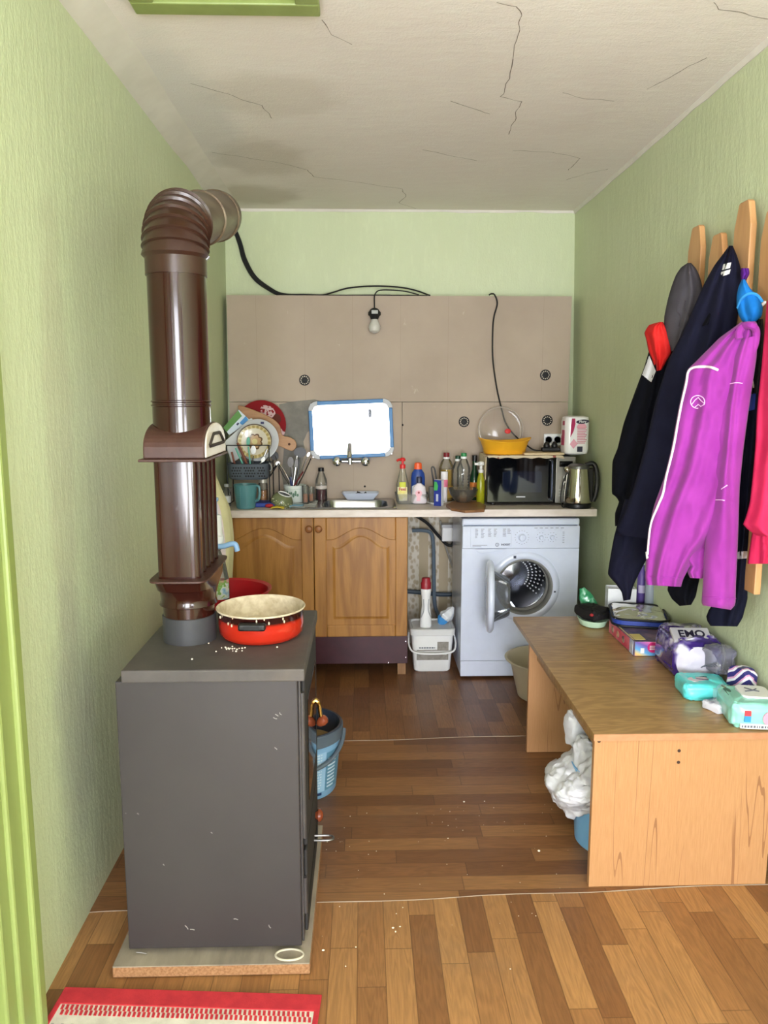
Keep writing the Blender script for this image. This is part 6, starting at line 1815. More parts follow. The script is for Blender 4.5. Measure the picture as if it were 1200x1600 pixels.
# ================================================================== bench and its load
TX0, TX1, TY0, TY1, TZ = .668, 1.212, 2.105, 3.32, .490
TXW = 1.248        # the top reaches back to the wall
M_beech = G('beech_panel')
def beech():
    g = M_beech
    x, y, z = g.sep(g.coord())
    q = g.math('ADD', x, g.math('MULTIPLY', y, .8))
    fine = g.noise(8, 5, .7, vec=g.comb(g.math('MULTIPLY', q, 30.0), g.math('MULTIPLY', z, 1.6), 0))
    c = g.ramp(fine, [(.25, (166, 120, 78)), (.75, (186, 140, 98))])
    w = g.noise(1.6, 2, vec=g.comb(g.math('MULTIPLY', q, 7.0), g.math('MULTIPLY', z, .38), 4.0), dist=.1)
    st = g.math('ABSOLUTE', g.math('SUBTRACT', g.math('FRACT', g.math('MULTIPLY', w, 9.0)), .5))
    on = g.smooth(g.noise(3.0, 1, vec=g.comb(g.math('MULTIPLY', q, 3.0), g.math('MULTIPLY', z, .3), 9)), .46, .56)
    c = g.mix(g.math('MULTIPLY', g.math('MULTIPLY', g.math('LESS_THAN', st, .045), on), .6), c, (112, 66, 42))
    stave = g.white(g.comb(g.math('FLOOR', g.math('DIVIDE', q, .105)), 1, 2))
    c = g.mix(g.math('MULTIPLY', stave, .22), c, (202, 154, 110))
    sp = g.noise(26, 2, vec=g.coord(loc=(5, 2, 1)))
    c = g.mix(g.math('MULTIPLY', g.smooth(sp, .80, .84), .5), c, (224, 196, 170))
    g.set(c=c, r=.45, spec=.4)
    return g.m
beech()
def oak_top():
    g = G('oak_laminate')
    x, y, z = g.sep(g.coord())
    vec = g.comb(g.math('MULTIPLY', y, 9.0), g.math('MULTIPLY', x, 1.3), 0)
    ring = g.noise(1.5, 3, vec=vec, dist=.5)
    l = g.math('MULTIPLY_ADD', g.math('SINE', g.math('MULTIPLY', ring, 46.0)), .5, .5)
    fine = g.noise(7, 5, .75, vec=g.comb(g.math('MULTIPLY', y, 40.0), g.math('MULTIPLY', x, 2.4), 0))
    f = g.math('ADD', g.math('MULTIPLY', l, .32), g.math('MULTIPLY', fine, .68))
    g.set(c=g.ramp(f, [(.25, (146, 112, 72)), (.75, (180, 144, 96))]), r=.32, spec=.5)
    return g.m
M_oak = oak_top()
M_edge = mat('beech_edge', (186, 134, 98), .5, c2=(174, 122, 86), ns=26)
bench = thing('low_bench', 'low wooden bench table with an oak top and beech end panel along the right wall', 'bench', ((TX0 + TX1) / 2, (TY0 + TY1) / 2, .0025))
ym_ = P(960, 1033, Z=TZ).y
b = MB(); b.box(TX0, TXW, TY0 - .004, ym_ - .0012, TZ - .020, TZ); t1 = b.build('top_panel', M_oak, bench, bevel=.0015, smooth=False)
b = MB(); b.box(TX0, TXW, ym_ + .0012, TY1, TZ - .020, TZ); t2 = b.build('top_panel', M_oak, bench, bevel=.0015, smooth=False)
b = MB(); b.box(TX0, TXW, TY0 - .0062, TY0 - .0043, TZ - .0205, TZ - .0005); b.build('edge_strip', M_edge, t1, smooth=False)
b = MB(); b.box(TX0 + .004, TX1, TY0, TY0 + .02, .0028, TZ - .021); ep_ = b.build('end_panel', M_beech.m, bench, bevel=.001, smooth=False)
b = MB(); b.box(TX0 + .004, TX1, 2.99, 3.01, .0048, TZ - .021); b.build('end_panel', M_beech.m, bench, bevel=.001, smooth=False)
b = MB(); b.box(TX0 + .035, TX0 + .053, TY0 + .021, 2.989, TZ - .085, TZ - .021); b.build('apron', M_oak, bench, smooth=False)
b = MB(); b.box(TX1 - .03, TX1 - .012, TY0 + .021, 2.989, TZ - .12, TZ - .021); b.build('apron', M_oak, bench, smooth=False)
dkh = mat('screw_hole', (58, 36, 28), .7)
for px, py in ((936, 1158), (1061, 1173), (1060, 1191), (1183, 1152)):
    p = P(px, py, Y=TY0); b = MB(); b.lathe([(.005, 0), (.005, .0008), (.002, .001)], T(p.x, TY0 - .0001, p.z, rx=PI / 2), 14); b.build('screw_hole', dkh, ep_)

# ---- soft pouch helper: a rounded pillow of given footprint
def pillow(cx, cy, z0, lx, ly, h, rz, seed, puff=.5, n=56, m=26, crump=.006, taper=1.0):
    """closed cushion-like body; returns MB"""
    b = MB(); M = Matrix.Translation((cx, cy, z0)) @ Matrix.Rotation(rz, 4, 'Z')
    def fn(u, v):
        a = 2 * PI * u; th = -PI / 2 + PI * min(max(v, .001), .999)
        ca, sa = math.cos(a), math.sin(a)
        e = .22
        sx = math.copysign(abs(ca) ** e, ca); sy = math.copysign(abs(sa) ** e, sa)
        k = math.cos(th) ** puff
        p = Vector((lx / 2 * sx * k, ly / 2 * sy * k, h / 2 + h / 2 * math.copysign(abs(math.sin(th)) ** .55, th)))
        q = p * 22 + Vector((seed, seed * 2, 0))
        p += Vector((noise.noise(q), noise.noise(q + Vector((7, 0, 0))), noise.noise(q + Vector((0, 9, 0))) * .8)) * crump
        q = p * 70 + Vector((seed, 0, 3)); k2 = (1 - 2.4 * abs(noise.noise(q))) * crump * .55; p += Vector((k2 * ca, k2 * sa, k2 * math.sin(th)))
        p.z = max(p.z, .0)
        return M @ p
    b.grid(fn, n, m, True)
    return b, M

# ---- nearest wipes pack (mint, partly out of the frame)
wz_ = TZ + .0005
def wipes(name, label, cx, cy, lx, ly, h, rz, m, seed, z=wz_):
    t = thing(name, label, 'wet wipes', (cx, cy, z))
    b, M = pillow(cx, cy, z, lx, ly, h, rz, seed, .25, 64, 30, .006)
    b.build('pack', m, t, angle=60)
    return t, M
def decal(parent, name, M, poly, z0, z1, m):
    b = MB(); b.prism(poly, z0, z1, M); return b.build(name, m, parent, smooth=False)
M_teal_w = mat('wipes_teal', (82, 206, 212), .28, c2=(110, 222, 222), ns=20, coat=.3)
t_, M_ = wipes('wet_wipes_pack', 'bright teal pack of baby wipes lying flat in front of the purple tissue pack', 1.112, 2.390, .145, .125, .054, math.radians(-8), M_teal_w, 1.3)
decal(t_, 'lid_label', M_, [(x * .052 + .0, y * .024 - .006) for x, y in [(math.cos(a) * (1 if abs(math.cos(a)) < .8 else .95), math.sin(a)) for a in [2 * PI * k / 24 for k in range(24)]]], .050, .0545, mat('wipes_lid', (216, 206, 216), .4))
decal(t_, 'skin_print', M_, circle(-.040, .045, .016, 16), .0505, .0535, mat('skin_print', (206, 150, 130), .5))
decal(t_, 'label_print', M_, [(-.026, -.004), (.012, -.010), (.020, -.004), (-.018, .004)], .0545, .0549, mat('label_violet', (120, 96, 130), .5))
b = MB()
for k in range(4): b.box(-.07 + .03 * k, -.052 + .036 * k, -.0630, -.0600, .012 + .005 * (k % 3), .0135 + .005 * (k % 3), M_)
M_mint = mat('wipes_mint', (150, 218, 206), .28, c2=(120, 180, 166), ns=9, coat=.3)
t_, M_ = wipes('wet_wipes_pack', 'mint green pack of wipes with a white flip lid nearest the camera on the bench', 1.172, 2.200, .150, .165, .075, math.radians(-8), M_mint, 4.1)
decal(t_, 'flip_lid', M_, rrect(-.030, .060, -.035, .060, .02), .073, .083, mat('flip_lid_white', (226, 228, 230), .35))
b = MB(); b.tube([M_ @ Vector(p) for p in ((-.005, .035, .0835), (.012, .018, .0835), (.03, .008, .0835))], .0022, 6).tube([M_ @ Vector(p) for p in ((-.012, .005, .0835), (.012, .014, .0835), (.028, .03, .0835))], .0022, 6); b.build('animal_print', M_ink, t_)
b = MB(); b.box(-.042, -.024, -.0895, -.084, .043, .058, M_); b.build('red_square', mat('print_red', (214, 60, 72), .5), t_, smooth=False)
b = MB(); b.box(-.042, -.024, -.0895, -.084, .024, .043, M_); b.build('blue_square', mat('print_sky', (48, 140, 206), .5), t_, smooth=False)
b = MB(); b.lathe([(.022, 0), (.022, .002), (.001, .0024)], M_ @ T(.032, -.0862, .036, rx=PI / 2), 20); b.build('pink_seal', mat('print_pinkseal', (232, 150, 176), .5), t_)
b = MB(); b.box(-.052, .05, -.0885, -.082, .004, .018, M_); lb_ = b.build('white_strip', M_whitep, t_, smooth=False)
b = MB()
rnd = random.Random(3); xx = -.048
while xx < .044:
    w_ = rnd.uniform(.003, .008); b.box(xx, xx + w_, -.0892, -.088, .007, .014, M_); xx += w_ + .003
b.build('small_print', M_ink, lb_, smooth=False)
decal(t_, 'brown_print', M_, [(-.06, .058), (.05, .066), (.05, .08), (-.06, .076)], .0715, .0745, mat('print_brown', (110, 88, 74), .5))
decal(t_, 'dark_frame', M_, rrect(-.064, -.046, -.01, .05, .006), .070, .0752, mat('print_green_dark', (72, 110, 98), .5))
# folded teal flap between the two packs
b, _m = pillow(1.150, 2.318, wz_ , .05, .04, .055, .5, 8.0, .6, 24, 12, .008)
tag(b.build('tissue_packet', mat('pale_aqua', (150, 220, 230), .35, coat=.2)), 'small pale aqua tissue packet wedged between the teal and mint wipes', 'tissues')
# small navy and white packet
pz = G('zigzag_pack')
x, y, z = pz.sep(pz.coord())
zz_ = pz.math('FRACT', pz.math('ADD', pz.math('MULTIPLY', pz.math('ABSOLUTE', pz.math('SUBTRACT', pz.math('FRACT', pz.math('MULTIPLY', x, 16)), .5)), 1.1), pz.math('MULTIPLY', pz.math('ADD', y, z), 28)))
pz.set(c=pz.mix(pz.math('LESS_THAN', zz_, .5), pz.mix(pz.math('GREATER_THAN', zz_, .8), (226, 226, 236), (206, 150, 190)), (48, 44, 116)), r=.35)
b, _m = pillow(1.215, 2.335, wz_, .06, .07, .115, .3, 3.3, .6, 28, 16, .008)
tag(b.build('patterned_packet', pz.m), 'packet with navy, white and pink zigzag stripes standing behind the mint wipes', 'packet')
b, _m = pillow(1.112, 2.268, wz_, .07, .07, .028, .4, 6.3, .5, 24, 12, .006)
tag(b.build('white_packet', mat('white_navy_pack', (214, 214, 226), .35, c2=(80, 80, 130), ns=26, contrast=(.55, .68))), 'flat white and navy packet half under the mint wipes', 'packet')

# ---- purple pack of toilet paper rolls against the wall
ez = wz_
em = G('purple_film')
n_ = em.noise(12, 2, vec=em.coord(loc=(1, 2, 0)))
em.set(c=em.ramp(n_, [(.36, (46, 28, 104)), (.50, (62, 40, 124)), (.57, (140, 128, 188)), (.64, (206, 204, 222))]), r=.22, coat=.5)
ecx_, ecy_ = 1.160, 2.625
emo = thing('tissue_roll_pack', 'purple plastic pack of paper rolls with EMO lettering lying against the wall', 'toilet paper', (ecx_, ecy_, ez))
b, ME = pillow(ecx_, ecy_, ez, .165, .24, .145, math.radians(-4), 2.2, .35, 72, 40, .011)
b.build('film', em.m, emo, angle=70)
# rolls' white flank facing us
b = MB()
def roll(u, v):
    a = 2 * PI * u; r = .062 * (1 - (1 - v) ** 3) if v < 1 else .062
    r = .062 * v
    return ME @ Vector((-.008 + r * 1.15 * math.cos(a), -.122 - .016 * (1 - v ** 3) + .003 * noise.noise(Vector((math.cos(a) * 3 * v, math.sin(a) * 3 * v, 1))), .066 + r * .95 * math.sin(a)))
b.grid(roll, 36, 10, True); b.build('white_roll_end', mat('quilted_white', (196, 192, 210), .6, bump=.7, bs=260), emo)
b = MB()
for k in range(5):
    b.tube([ME @ Vector((-.002 + .010 * k, -.1385, .058 + .004 * k)), ME @ Vector((.012 + .010 * k, -.1390, .066 + .002 * k)), ME @ Vector((.030 + .008 * k, -.1375, .062))], .0025, 6)
b.build('feather_print', M_ink, emo)
# silver name band on the top, facing up and towards us
MT = ME @ Matrix.Translation((-.014, -.060, .146)) @ Matrix.Rotation(math.radians(30), 4, 'X')
b = MB(); b.box(-.066, .066, -.032, .032, -.004, .008, MT); b.build('name_band', mat('silver_band', (178, 176, 184), .35, coat=.3), emo, bevel=.003, smooth=False)
text('lettering', 'EMO', MT @ Matrix.Translation((.002, .0, .0085)), .044, mat('dark_purple_ink', (26, 22, 46), .5), emo, bold=.0012)
MT2 = ME @ Matrix.Translation((-.014, -.104, .119)) @ Matrix.Rotation(math.radians(56), 4, 'X')
b = MB(); b.box(-.060, .060, -.010, .012, -.003, .003, MT2); b.build('blue_band', mat('blue_orange_band', (70, 96, 176), .35, c2=(222, 160, 70), ns=16), emo, bevel=.002, smooth=False)
b, _m = pillow(1.205, 2.475, ez + .05, .075, .08, .09, .2, 9.1, .8, 28, 16, .012)
b.build('loose_film', glass('loose_film', (226, 226, 240), .12, .16), emo)

# ---- toy box, pouch, bowl etc.
bx0_, bx1_, by0_, by1_, bh_ = 1.022, 1.165, 2.775, 3.075, .058
toy = thing('toy_box', 'colourful flat cardboard toy box under the blue zip case on the bench', 'box', ((bx0_ + bx1_) / 2, (by0_ + by1_) / 2, wz_))
b = MB(); b.box(bx0_, bx1_, by0_, by1_, wz_, wz_ + bh_)
b.build('carton', mat('box_navy', (60, 62, 96), .4, c2=(150, 120, 140), ns=14), toy, bevel=.002, smooth=False)
b = MB(); b.box(bx0_ - .0012, bx0_, by0_ + .03, by1_ - .004, wz_ + .004, wz_ + bh_ - .004); sd_ = b.build('red_side', mat('box_red', (196, 52, 84), .4, c2=(214, 110, 130), ns=18), toy, smooth=False)
b = MB()
for k in range(3): b.lathe([(.014, 0), (.014, .0012)], T(bx0_ - .0012, by0_ + .12 + .065 * k, wz_ + .028, ry=-PI / 2), 18)
b.build('picture', mat('box_picture', (226, 186, 150), .5, c2=(70, 60, 80), ns=60), sd_)
b = MB(); b.box(bx0_ - .0014, bx0_, by0_ + .012, by0_ + .05, wz_ + .002, wz_ + bh_ - .002); b.build('white_corner', mat('box_white', (216, 218, 226), .4, c2=(120, 130, 190), ns=20), toy, smooth=False)
fr2 = G('rainbow_end')
x, y, z = fr2.sep(fr2.coord())
fr2.set(c=fr2.ramp(fr2.math('FRACT', fr2.math('ADD', fr2.math('MULTIPLY', x, 5.0), fr2.math('MULTIPLY', z, 11.0))), [(0, (96, 176, 226)), (.3, (120, 90, 176)), (.55, (232, 120, 176)), (.8, (240, 206, 120)), (1, (96, 176, 226))]), r=.4)
b = MB(); b.box(bx0_ + .003, bx1_ - .001, by0_ - .0012, by0_, wz_ + .002, wz_ + bh_ - .002); fe = b.build('rainbow_end', fr2.m, toy, smooth=False)
b = MB(); b.lathe([(.020, 0), (.020, .001)], T(bx0_ + .070, by0_ - .0012, wz_ + .034, rx=PI / 2), 24); b.build('pink_badge', mat('badge_magenta', (206, 44, 120), .4), fe)
b = MB()
for k in range(3): b.box(bx0_ + .058, bx0_ + .082, by0_ - .0030, by0_ - .0022, wz_ + .026 + .006 * k, wz_ + .029 + .006 * k)
b.build('badge_text', M_whitep, fe, smooth=False)
b = MB(); b.box(bx0_ + .024, bx0_ + .038, by0_ - .0022, by0_ - .0012, wz_ + .012, wz_ + .032); b.build('white_print', M_whitep, fe, smooth=False)
b = MB(); b.box(bx0_ + .002, bx0_ + .006, by0_ + .02, by1_ - .01, wz_ + bh_, wz_ + bh_ + .001); b.box(bx0_ + .01, bx0_ + .05, by0_ + .02, by0_ + .09, wz_ + bh_, wz_ + bh_ + .001); b.build('gold_line', mat('box_gold', (226, 206, 130), .5), toy, smooth=False)

# zip case: dark welt, blue front, clear top with papers
zc_t = wz_ + bh_ + .0012
zc = thing('zip_case', 'blue and black zip case with a clear top lying on the toy box', 'case', (1.085, 2.96, zc_t))
cpx, cpy = 1.145, 3.060
outl = [(x, y) for x, y in rrect(cpx - .118, cpx + .100, cpy - .128, cpy + .128, .05, 6)]
MZ = Matrix.Translation((cpx, cpy, zc_t)) @ Matrix.Rotation(math.radians(-14), 4, 'Z') @ Matrix.Translation((-cpx, -cpy, 0))
b = MB(); loft(b, [[(x, y, 0) for x, y in outl], [(x, y, .010) for x, y in outl], [(x * .998 + cpx * .002, y, .028) for x, y in outl], [(cpx + (x - cpx) * .96, cpy + (y - cpy) * .97, .032) for x, y in outl]], MZ, cap=False); b.add([(x, y, 0) for x, y in outl], [tuple(range(28))], MZ)
b.build('side_wall', mat('case_blue', (38, 62, 150), .5), zc)
b = MB(); b.tube([MZ @ Vector((x, y, .031)) for x, y in outl], .005, 8, closed=True); b.tube([MZ @ Vector((x, y, .004)) for x, y in outl], .005, 8, closed=True); b.build('welt', mat('case_black', (18, 20, 28), .5), zc)
b = MB(); b.box(cpx - .085, cpx - .01, cpy - .06, cpy + .05, .018, .024, MZ); b.mat(1).box(cpx - .03, cpx + .08, cpy - .10, cpy + .03, .014, .021, MZ); b.mat(2).box(cpx - .05, cpx + .07, cpy + .035, cpy + .11, .012, .0175, MZ)
b.build('papers', [mat('kraft_paper', (182, 150, 106), .7), mat('grey_paper', (186, 180, 170), .6, c2=(160, 150, 142), ns=40), mat('white_paper', (216, 214, 208), .6)], zc, smooth=False)
b = MB()
def ctop(u, v):
    x = cpx - .110 + .20 * u; y = cpy - .118 + .236 * v
    e = min(u, 1 - u, v, 1 - v) * 2
    return MZ @ Vector((x, y, .031 + .016 * e ** .6 + .006 * noise.noise(Vector((u * 5, v * 7, 3)))))
b.grid(ctop, 26, 34); b.build('clear_top', glass('case_clear', (222, 216, 206), .12, .22), zc)
# pale green oval bowl and a black glove in it
ob = P(936, 984, Z=wz_)
obx, oby = .985, 3.185
b = MB(); b.lathe([(.055, 0), (.068, .006), (.080, .030), (.081, .033), (.078, .033), (.066, .010), (.001, .007)], T(obx, oby, wz_), 40, sx=.78)
tag(b.build('mint_bowl', mat('mint_plastic', (190, 222, 196), .35)), 'pale mint oval bowl at the far end of the bench holding black gloves', 'bowl')
b, _m = pillow(obx, oby, wz_ + .0335, .10, .13, .045, .4, 5.5, .7, 32, 16, .014)
gl = b.build('black_gloves', mat('glove_black', (16, 15, 18), .7, bump=.3, bs=300)); tag(gl, 'crumpled black gloves with a red tip lying over the mint bowl', 'gloves')
b = MB(); b.sphere((P(925, 961, Y=oby - .07).x, oby - .07, P(925, 961, Y=oby - .07).z), .010, .008, .007, 12, 8); b.build('red_tip', mat('tip_red', (150, 30, 36), .6), gl)
# green snack bag propped up
b = MB()
gc = P(925, 938, Y=3.285)
def gbag(u, v):
    a = 2 * PI * u; h = .15
    k = math.sin(PI * min(max(v, .03), .97)) ** .35
    w_ = .042 * (1 - .35 * v); d = .020 * math.sin(PI * min(max(v, .02), .98)) ** .7 + .001
    p = Vector((w_ * k * math.cos(a), d * math.sin(a), h * v))
    p += Vector((noise.noise(p * 40), noise.noise(p * 40 + Vector((5, 0, 0))), 0)) * .005
    return Matrix.Translation((gc.x + .018, 3.285, wz_ + .002)) @ Matrix.Rotation(math.radians(-26), 4, 'Y') @ p
b.grid(gbag, 30, 20, True)
tag(b.build('green_bag', mat('green_foil', (40, 128, 84), .25, c2=(130, 190, 160), ns=34, contrast=(.5, .7), coat=.5)), 'shiny green foil bag leaning at the far end of the bench by the washing machine', 'bag')
# white carton
MWc = Matrix.Translation((1.130, 3.265, wz_)) @ Matrix.Rotation(math.radians(-8), 4, 'Z')
hwb = P(960, 920, Y=3.235).z - wz_
wc = thing('white_carton', 'open white carton standing by the wall behind the blue zip case', 'carton', (1.130, 3.265, wz_))
b = MB()
for x0, x1, y0, y1 in ((-.06, .06, -.035, -.032), (-.06, .06, .032, .035), (-.06, -.057, -.032, .032), (.057, .06, -.032, .032)): b.box(x0, x1, y0, y1, 0, hwb, MWc)
b.box(-.057, .057, -.032, .032, 0, .003, MWc); b.build('body', mat('carton_plain_white', (226, 228, 234), .5), wc, smooth=False)
# two bottles
yb1, yb2 = 3.065, 3.00
def bench_bottle(px, Y, r, top, m, name, label, capm):
    x = P(px, 920, Y=Y).x; h = P(px, top, Y=Y).z - wz_ - .001
    t = thing(name, label, 'bottle', (x, Y, wz_ ))
    MB().lathe([(r * .9, 0), (r, .006), (r, h * .8), (r * .6, h * .88), (r * .5, h * .9), (r * .5, h)], T(x, Y, wz_), 28).build('body', m, t)
    MB().lathe([(r * .6, h - .004), (r * .6, h + .03), (r * .5, h + .034)], T(x, Y, wz_), 22).build('cap', capm, t)
    return t, x, h
tt, xx, h = bench_bottle(1002, 3.275, .019, 880, mat('purple_bottle', (96, 74, 150), .4), 'purple_bottle', 'purple bottle standing between the white carton and the pale grey bottle', M_whitep)
wraplabel(xx, 3.275, wz_, .0196, h * .48, h * .62, -2.6, -.5).build('label', mat('lilac_label', (190, 180, 214), .5), tt)
tt, xx, h = bench_bottle(1016, 3.215, .021, 880, mat('pale_grey_bottle', (150, 158, 176), .35), 'grey_bottle', 'pale grey bottle under the jackets by the right wall', M_whitep)
# ================================================================== things by the bench on the floor
bsx, bsy = P(790, 1030, Y=3.60).x + .20, 3.60
b = MB(); hb2 = P(800, 1030, Y=3.60).z
b.lathe([(.125, 0), (.135, .006), (.172, hb2 - .03), (.182, hb2 - .008), (.200, hb2 - .004), (.202, hb2), (.190, hb2 + .001), (.168, hb2 - .02), (.128, .010), (.001, .009)], T(bsx, bsy, .0045), 56)
bs = b.build('beige_basin', mat('beige_plastic', (196, 184, 160), .45)); tag(bs, 'beige plastic basin on the floor between the washing machine and the bench', 'basin')
bnx, bny = .810, 2.350
hbn = .27
bin_ = thing('waste_bin', 'light blue bin with a white plastic bag under the bench', 'bin', (bnx, bny, .0025))
MB().lathe([(.105, 0), (.110, .006), (.128, hbn - .006), (.130, hbn), (.125, hbn), (.106, .010), (.001, .009)], T(bnx, bny, .0027), 48).build('body', mat('bin_blue', (120, 176, 222), .4), bin_)
b = MB()
def bagf(u, v):
    a = 2 * PI * u
    # from inside the rim, over it, then hanging out to the left and back
    left = max(0, math.cos(a - math.radians(165)))
    if v < .35:
        t = v / .35; r = .05 + .075 * t; z = hbn + .035 * math.sin(PI * t) + .02 * noise.noise(Vector((math.cos(a) * 2, math.sin(a) * 2, t * 2)))
        z += .03 * left
    else:
        t = (v - .35) / .65; r = .128 + .018 * math.sin(PI * min(1, t * 1.2)) + left * .075 * math.sin(PI * min(1, t * 1.0)) ** .8
        z = hbn - t * (.06 + .12 * left)
    p = Vector((r * math.cos(a), r * math.sin(a), z))
    q = p * 16
    p += Vector((noise.noise(q), noise.noise(q + Vector((4, 1, 0))), noise.noise(q + Vector((0, 3, 6))))) * .018
    q = p * 38
    p += Vector((1 - 2 * abs(noise.noise(q)), 1 - 2 * abs(noise.noise(q + Vector((4, 1, 0)))), 1 - 2 * abs(noise.noise(q + Vector((0, 3, 6)))))) * .009
    return Vector((bnx, bny, 0)) + p
b.grid(bagf, 140, 70, True)
b.build('bin_bag', mat('bag_white', (216, 218, 224), .32, c2=(196, 196, 202), ns=14, coat=.2), bin_, angle=80, solid=.0015)
b, _m = pillow(bnx - .090, bny + .11, hbn + .02, .06, .05, .12, .4, 1.7, .7, 20, 14, .012)
b.build('bag_corner', mat('bag_white', (216, 218, 224), .32), bin_)

# ================================================================== coat rack
M_rackp = wood('rack_pine', (178, 128, 82), (200, 152, 104), 'z', 18)
rackc = thing('coat_rack', 'pine coat rack of upright pointed slats on the right wall, hung with jackets', 'coat rack', (XR - .02, 2.45, .89))
def slat(yc, ztop, zbot=.885, w=.105):
    pr_ = [(-w / 2, zbot), (w / 2, zbot), (w / 2, ztop - .075), (w * .30, ztop - .006), (w * .22, ztop), (-w * .22, ztop), (-w * .30, ztop - .006), (-w / 2, ztop - .075)]
    M = Matrix(((0, 0, 1, XR - .042), (1, 0, 0, yc), (0, 1, 0, 0), (0, 0, 0, 1)))
    b = MB(); b.prism(pr_, 0, .020, M)
    return b.build('slat', M_rackp, rackc, bevel=.003, smooth=False)
slats = ((2.735, 2.045), (2.565, 1.985), (2.395, 2.045), (2.225, 1.985))
for y, z in slats: slat(y, z)
for z in (1.72, 1.05):
    b = MB(); b.box(XR - .022, XRW(z + .05, 2.75) - .002, 2.12, 2.80, z - .045, z + .045); b.build('rail', M_rackp, rackc, bevel=.003, smooth=False)
hk = mat('hook_white', (222, 222, 220), .35)
hooks = []
for y, z in slats:
    zz = 1.70
    b = MB(); b.tube(spline([(XR - .042, y, zz + .03), (XR - .060, y, zz + .015), (XR - .085, y, zz + .018), (XR - .098, y, zz + .045)], 6), .0045, 8); b.build('hook', hk, rackc)

# ================================================================== clothes
def fabric(name, c, c2, r=.9, bs=420, sheen=0):
    return mat(name, c, r, c2=c2, ns=10, bump=.25, bs=bs, sheen=sheen, spec=.12)
M_fl = fabric('purple_fleece', (142, 50, 144), (152, 58, 154), .95, 500, .1)
M_nv = fabric('navy_cloth', (22, 22, 40), (27, 28, 47))
M_bk = fabric('black_cloth', (9, 10, 17), (13, 14, 23))
M_dn = fabric('dark_navy', (14, 16, 30), (20, 22, 40))
M_pkc = fabric('coral_pink_cloth', (196, 42, 84), (204, 50, 92), .95)

class Garment:
    """hanging cloth: closed body with front and back, folds running down it"""
    def __init__(self, rows, YL, YR, thick, nf=3, amp=.012, seed=0, gx=None, back=.6, lean=0.0):
        self.rows = [r if len(r) == 4 else (r[0], r[1], r[0], r[2]) for r in rows]   # (y left, x left, y right, x right)
        self.YL, self.YR, self.thick, self.nf, self.amp, self.seed, self.back, self.lean = YL, YR, thick, nf, amp, seed, back, lean
        xs = [r[1] for r in self.rows] + [r[3] for r in self.rows]
        self.gx = gx or (min(xs), max(xs))
        n = len(self.rows)
        # arc parameter of rows by height
        self.t = [0]
        for a, q in zip(self.rows, self.rows[1:]): self.t.append(self.t[-1] + abs((q[0] + q[2]) - (a[0] + a[2])) + .5)
        self.t = [x / self.t[-1] for x in self.t]
    def row(self, v):
        v = min(max(v, 0), 1)
        for i in range(len(self.t) - 1):
            if v <= self.t[i + 1]: break
        s = (v - self.t[i]) / (self.t[i + 1] - self.t[i])
        m = lambda k: self.rows[max(i - 1, 0)][k], 
        out = []
        for k in range(4):
            p0, p1, p2, p3 = (self.rows[max(i - 1, 0)][k], self.rows[i][k], self.rows[i + 1][k], self.rows[min(i + 2, len(self.rows) - 1)][k])
            # gentle cubic, half tension
            m1, m2 = (p2 - p0) * .25, (p3 - p1) * .25
            out.append((2 * s ** 3 - 3 * s ** 2 + 1) * p1 + (s ** 3 - 2 * s ** 2 + s) * m1 + (-2 * s ** 3 + 3 * s ** 2) * p2 + (s ** 3 - s ** 2) * m2)
        return out
    def front(self, u, v, side=1):
        yl, xl, yr, xr = self.row(v)
        x = xl + (xr - xl) * u; y = yl + (yr - yl) * u
        g = (x - self.gx[0]) / (self.gx[1] - self.gx[0])
        Y = self.YL + (self.YR - self.YL) * g + self.lean * v
        e = max(0, math.sin(PI * u)) ** .55
        ph = self.seed + 1.4 * noise.noise(Vector((u * 1.3, v * 1.5, self.seed)))
        f = math.sin(2 * PI * (self.nf * u) + ph * 2.2) * (.35 + .65 * min(1, v * 1.5)) + .5 * math.sin(2 * PI * (self.nf * 1.7 * u + .3) + ph * 4)
        c = .5 * (.5 - 2 * abs(noise.noise(Vector((x * .03 + y * .006, y * .014, self.seed * 3.1)))))  + .22 * noise.noise(Vector((x * .09, y * .05, self.seed)))
        d = self.thick * e + self.amp * e * (f + 1.6 * c)
        Y = Y - d if side > 0 else Y + self.thick * self.back * e
        return P(x, y, Y=Y)
    def at(self, px, py, off=.0035):
        """point on the front near a photo position, lifted a little"""
        lo, hi = 0.0, 1.0
        for _ in range(40):
            v = (lo + hi) / 2; yl, xl, yr, xr = self.row(v)
            u = min(max((px - xl) / max(xr - xl, 1e-3), 0), 1); yy = yl + (yr - yl) * u
            if yy < py: lo = v
            else: hi = v
        p = self.front(u, v)
        d = (CAM_LOC - p).normalized()
        q = P(px, py, Y=p.y); q += Vector((0, -off, 0))
        return q
    def mesh(self, nu=34, nv=64):
        b = MB()
        def fn(u, v):
            if u <= .5: return self.front(u * 2, v)
            return self.front(2 - u * 2, v, -1)
        b.grid(fn, nu * 2, nv, True)
        n = nu * 2
        b.f.append(tuple(range(n))); b.mi.append(0); b.f.append(tuple(nv * n + k for k in range(n - 1, -1, -1))); b.mi.append(0)
        return b

def on_cloth(g, pts, off=.004, k=8):
    q = spline([(x, y, 0) for x, y in pts], k)
    return [g.at(p.x, p.y, off) for p in q]
def patch(b, g, quad, off=.004, n=7):
    (a0, a1), (b0, b1), (c0, c1), (d0, d1) = quad
    def px(u, v): return ((a0 * (1 - u) + b0 * u) * (1 - v) + (d0 * (1 - u) + c0 * u) * v, (a1 * (1 - u) + b1 * u) * (1 - v) + (d1 * (1 - u) + c1 * u) * v)
    b.grid(lambda u, v: g.at(*px(u, v), off), n, n)
    b.grid(lambda u, v: g.at(*px(u, v), off) + Vector((0, .004, 0)), n, n)
    return b
def garment_thing(name, label, cat, group=None, at=(0, 0, 0)): return thing(name, label, cat, at, group)

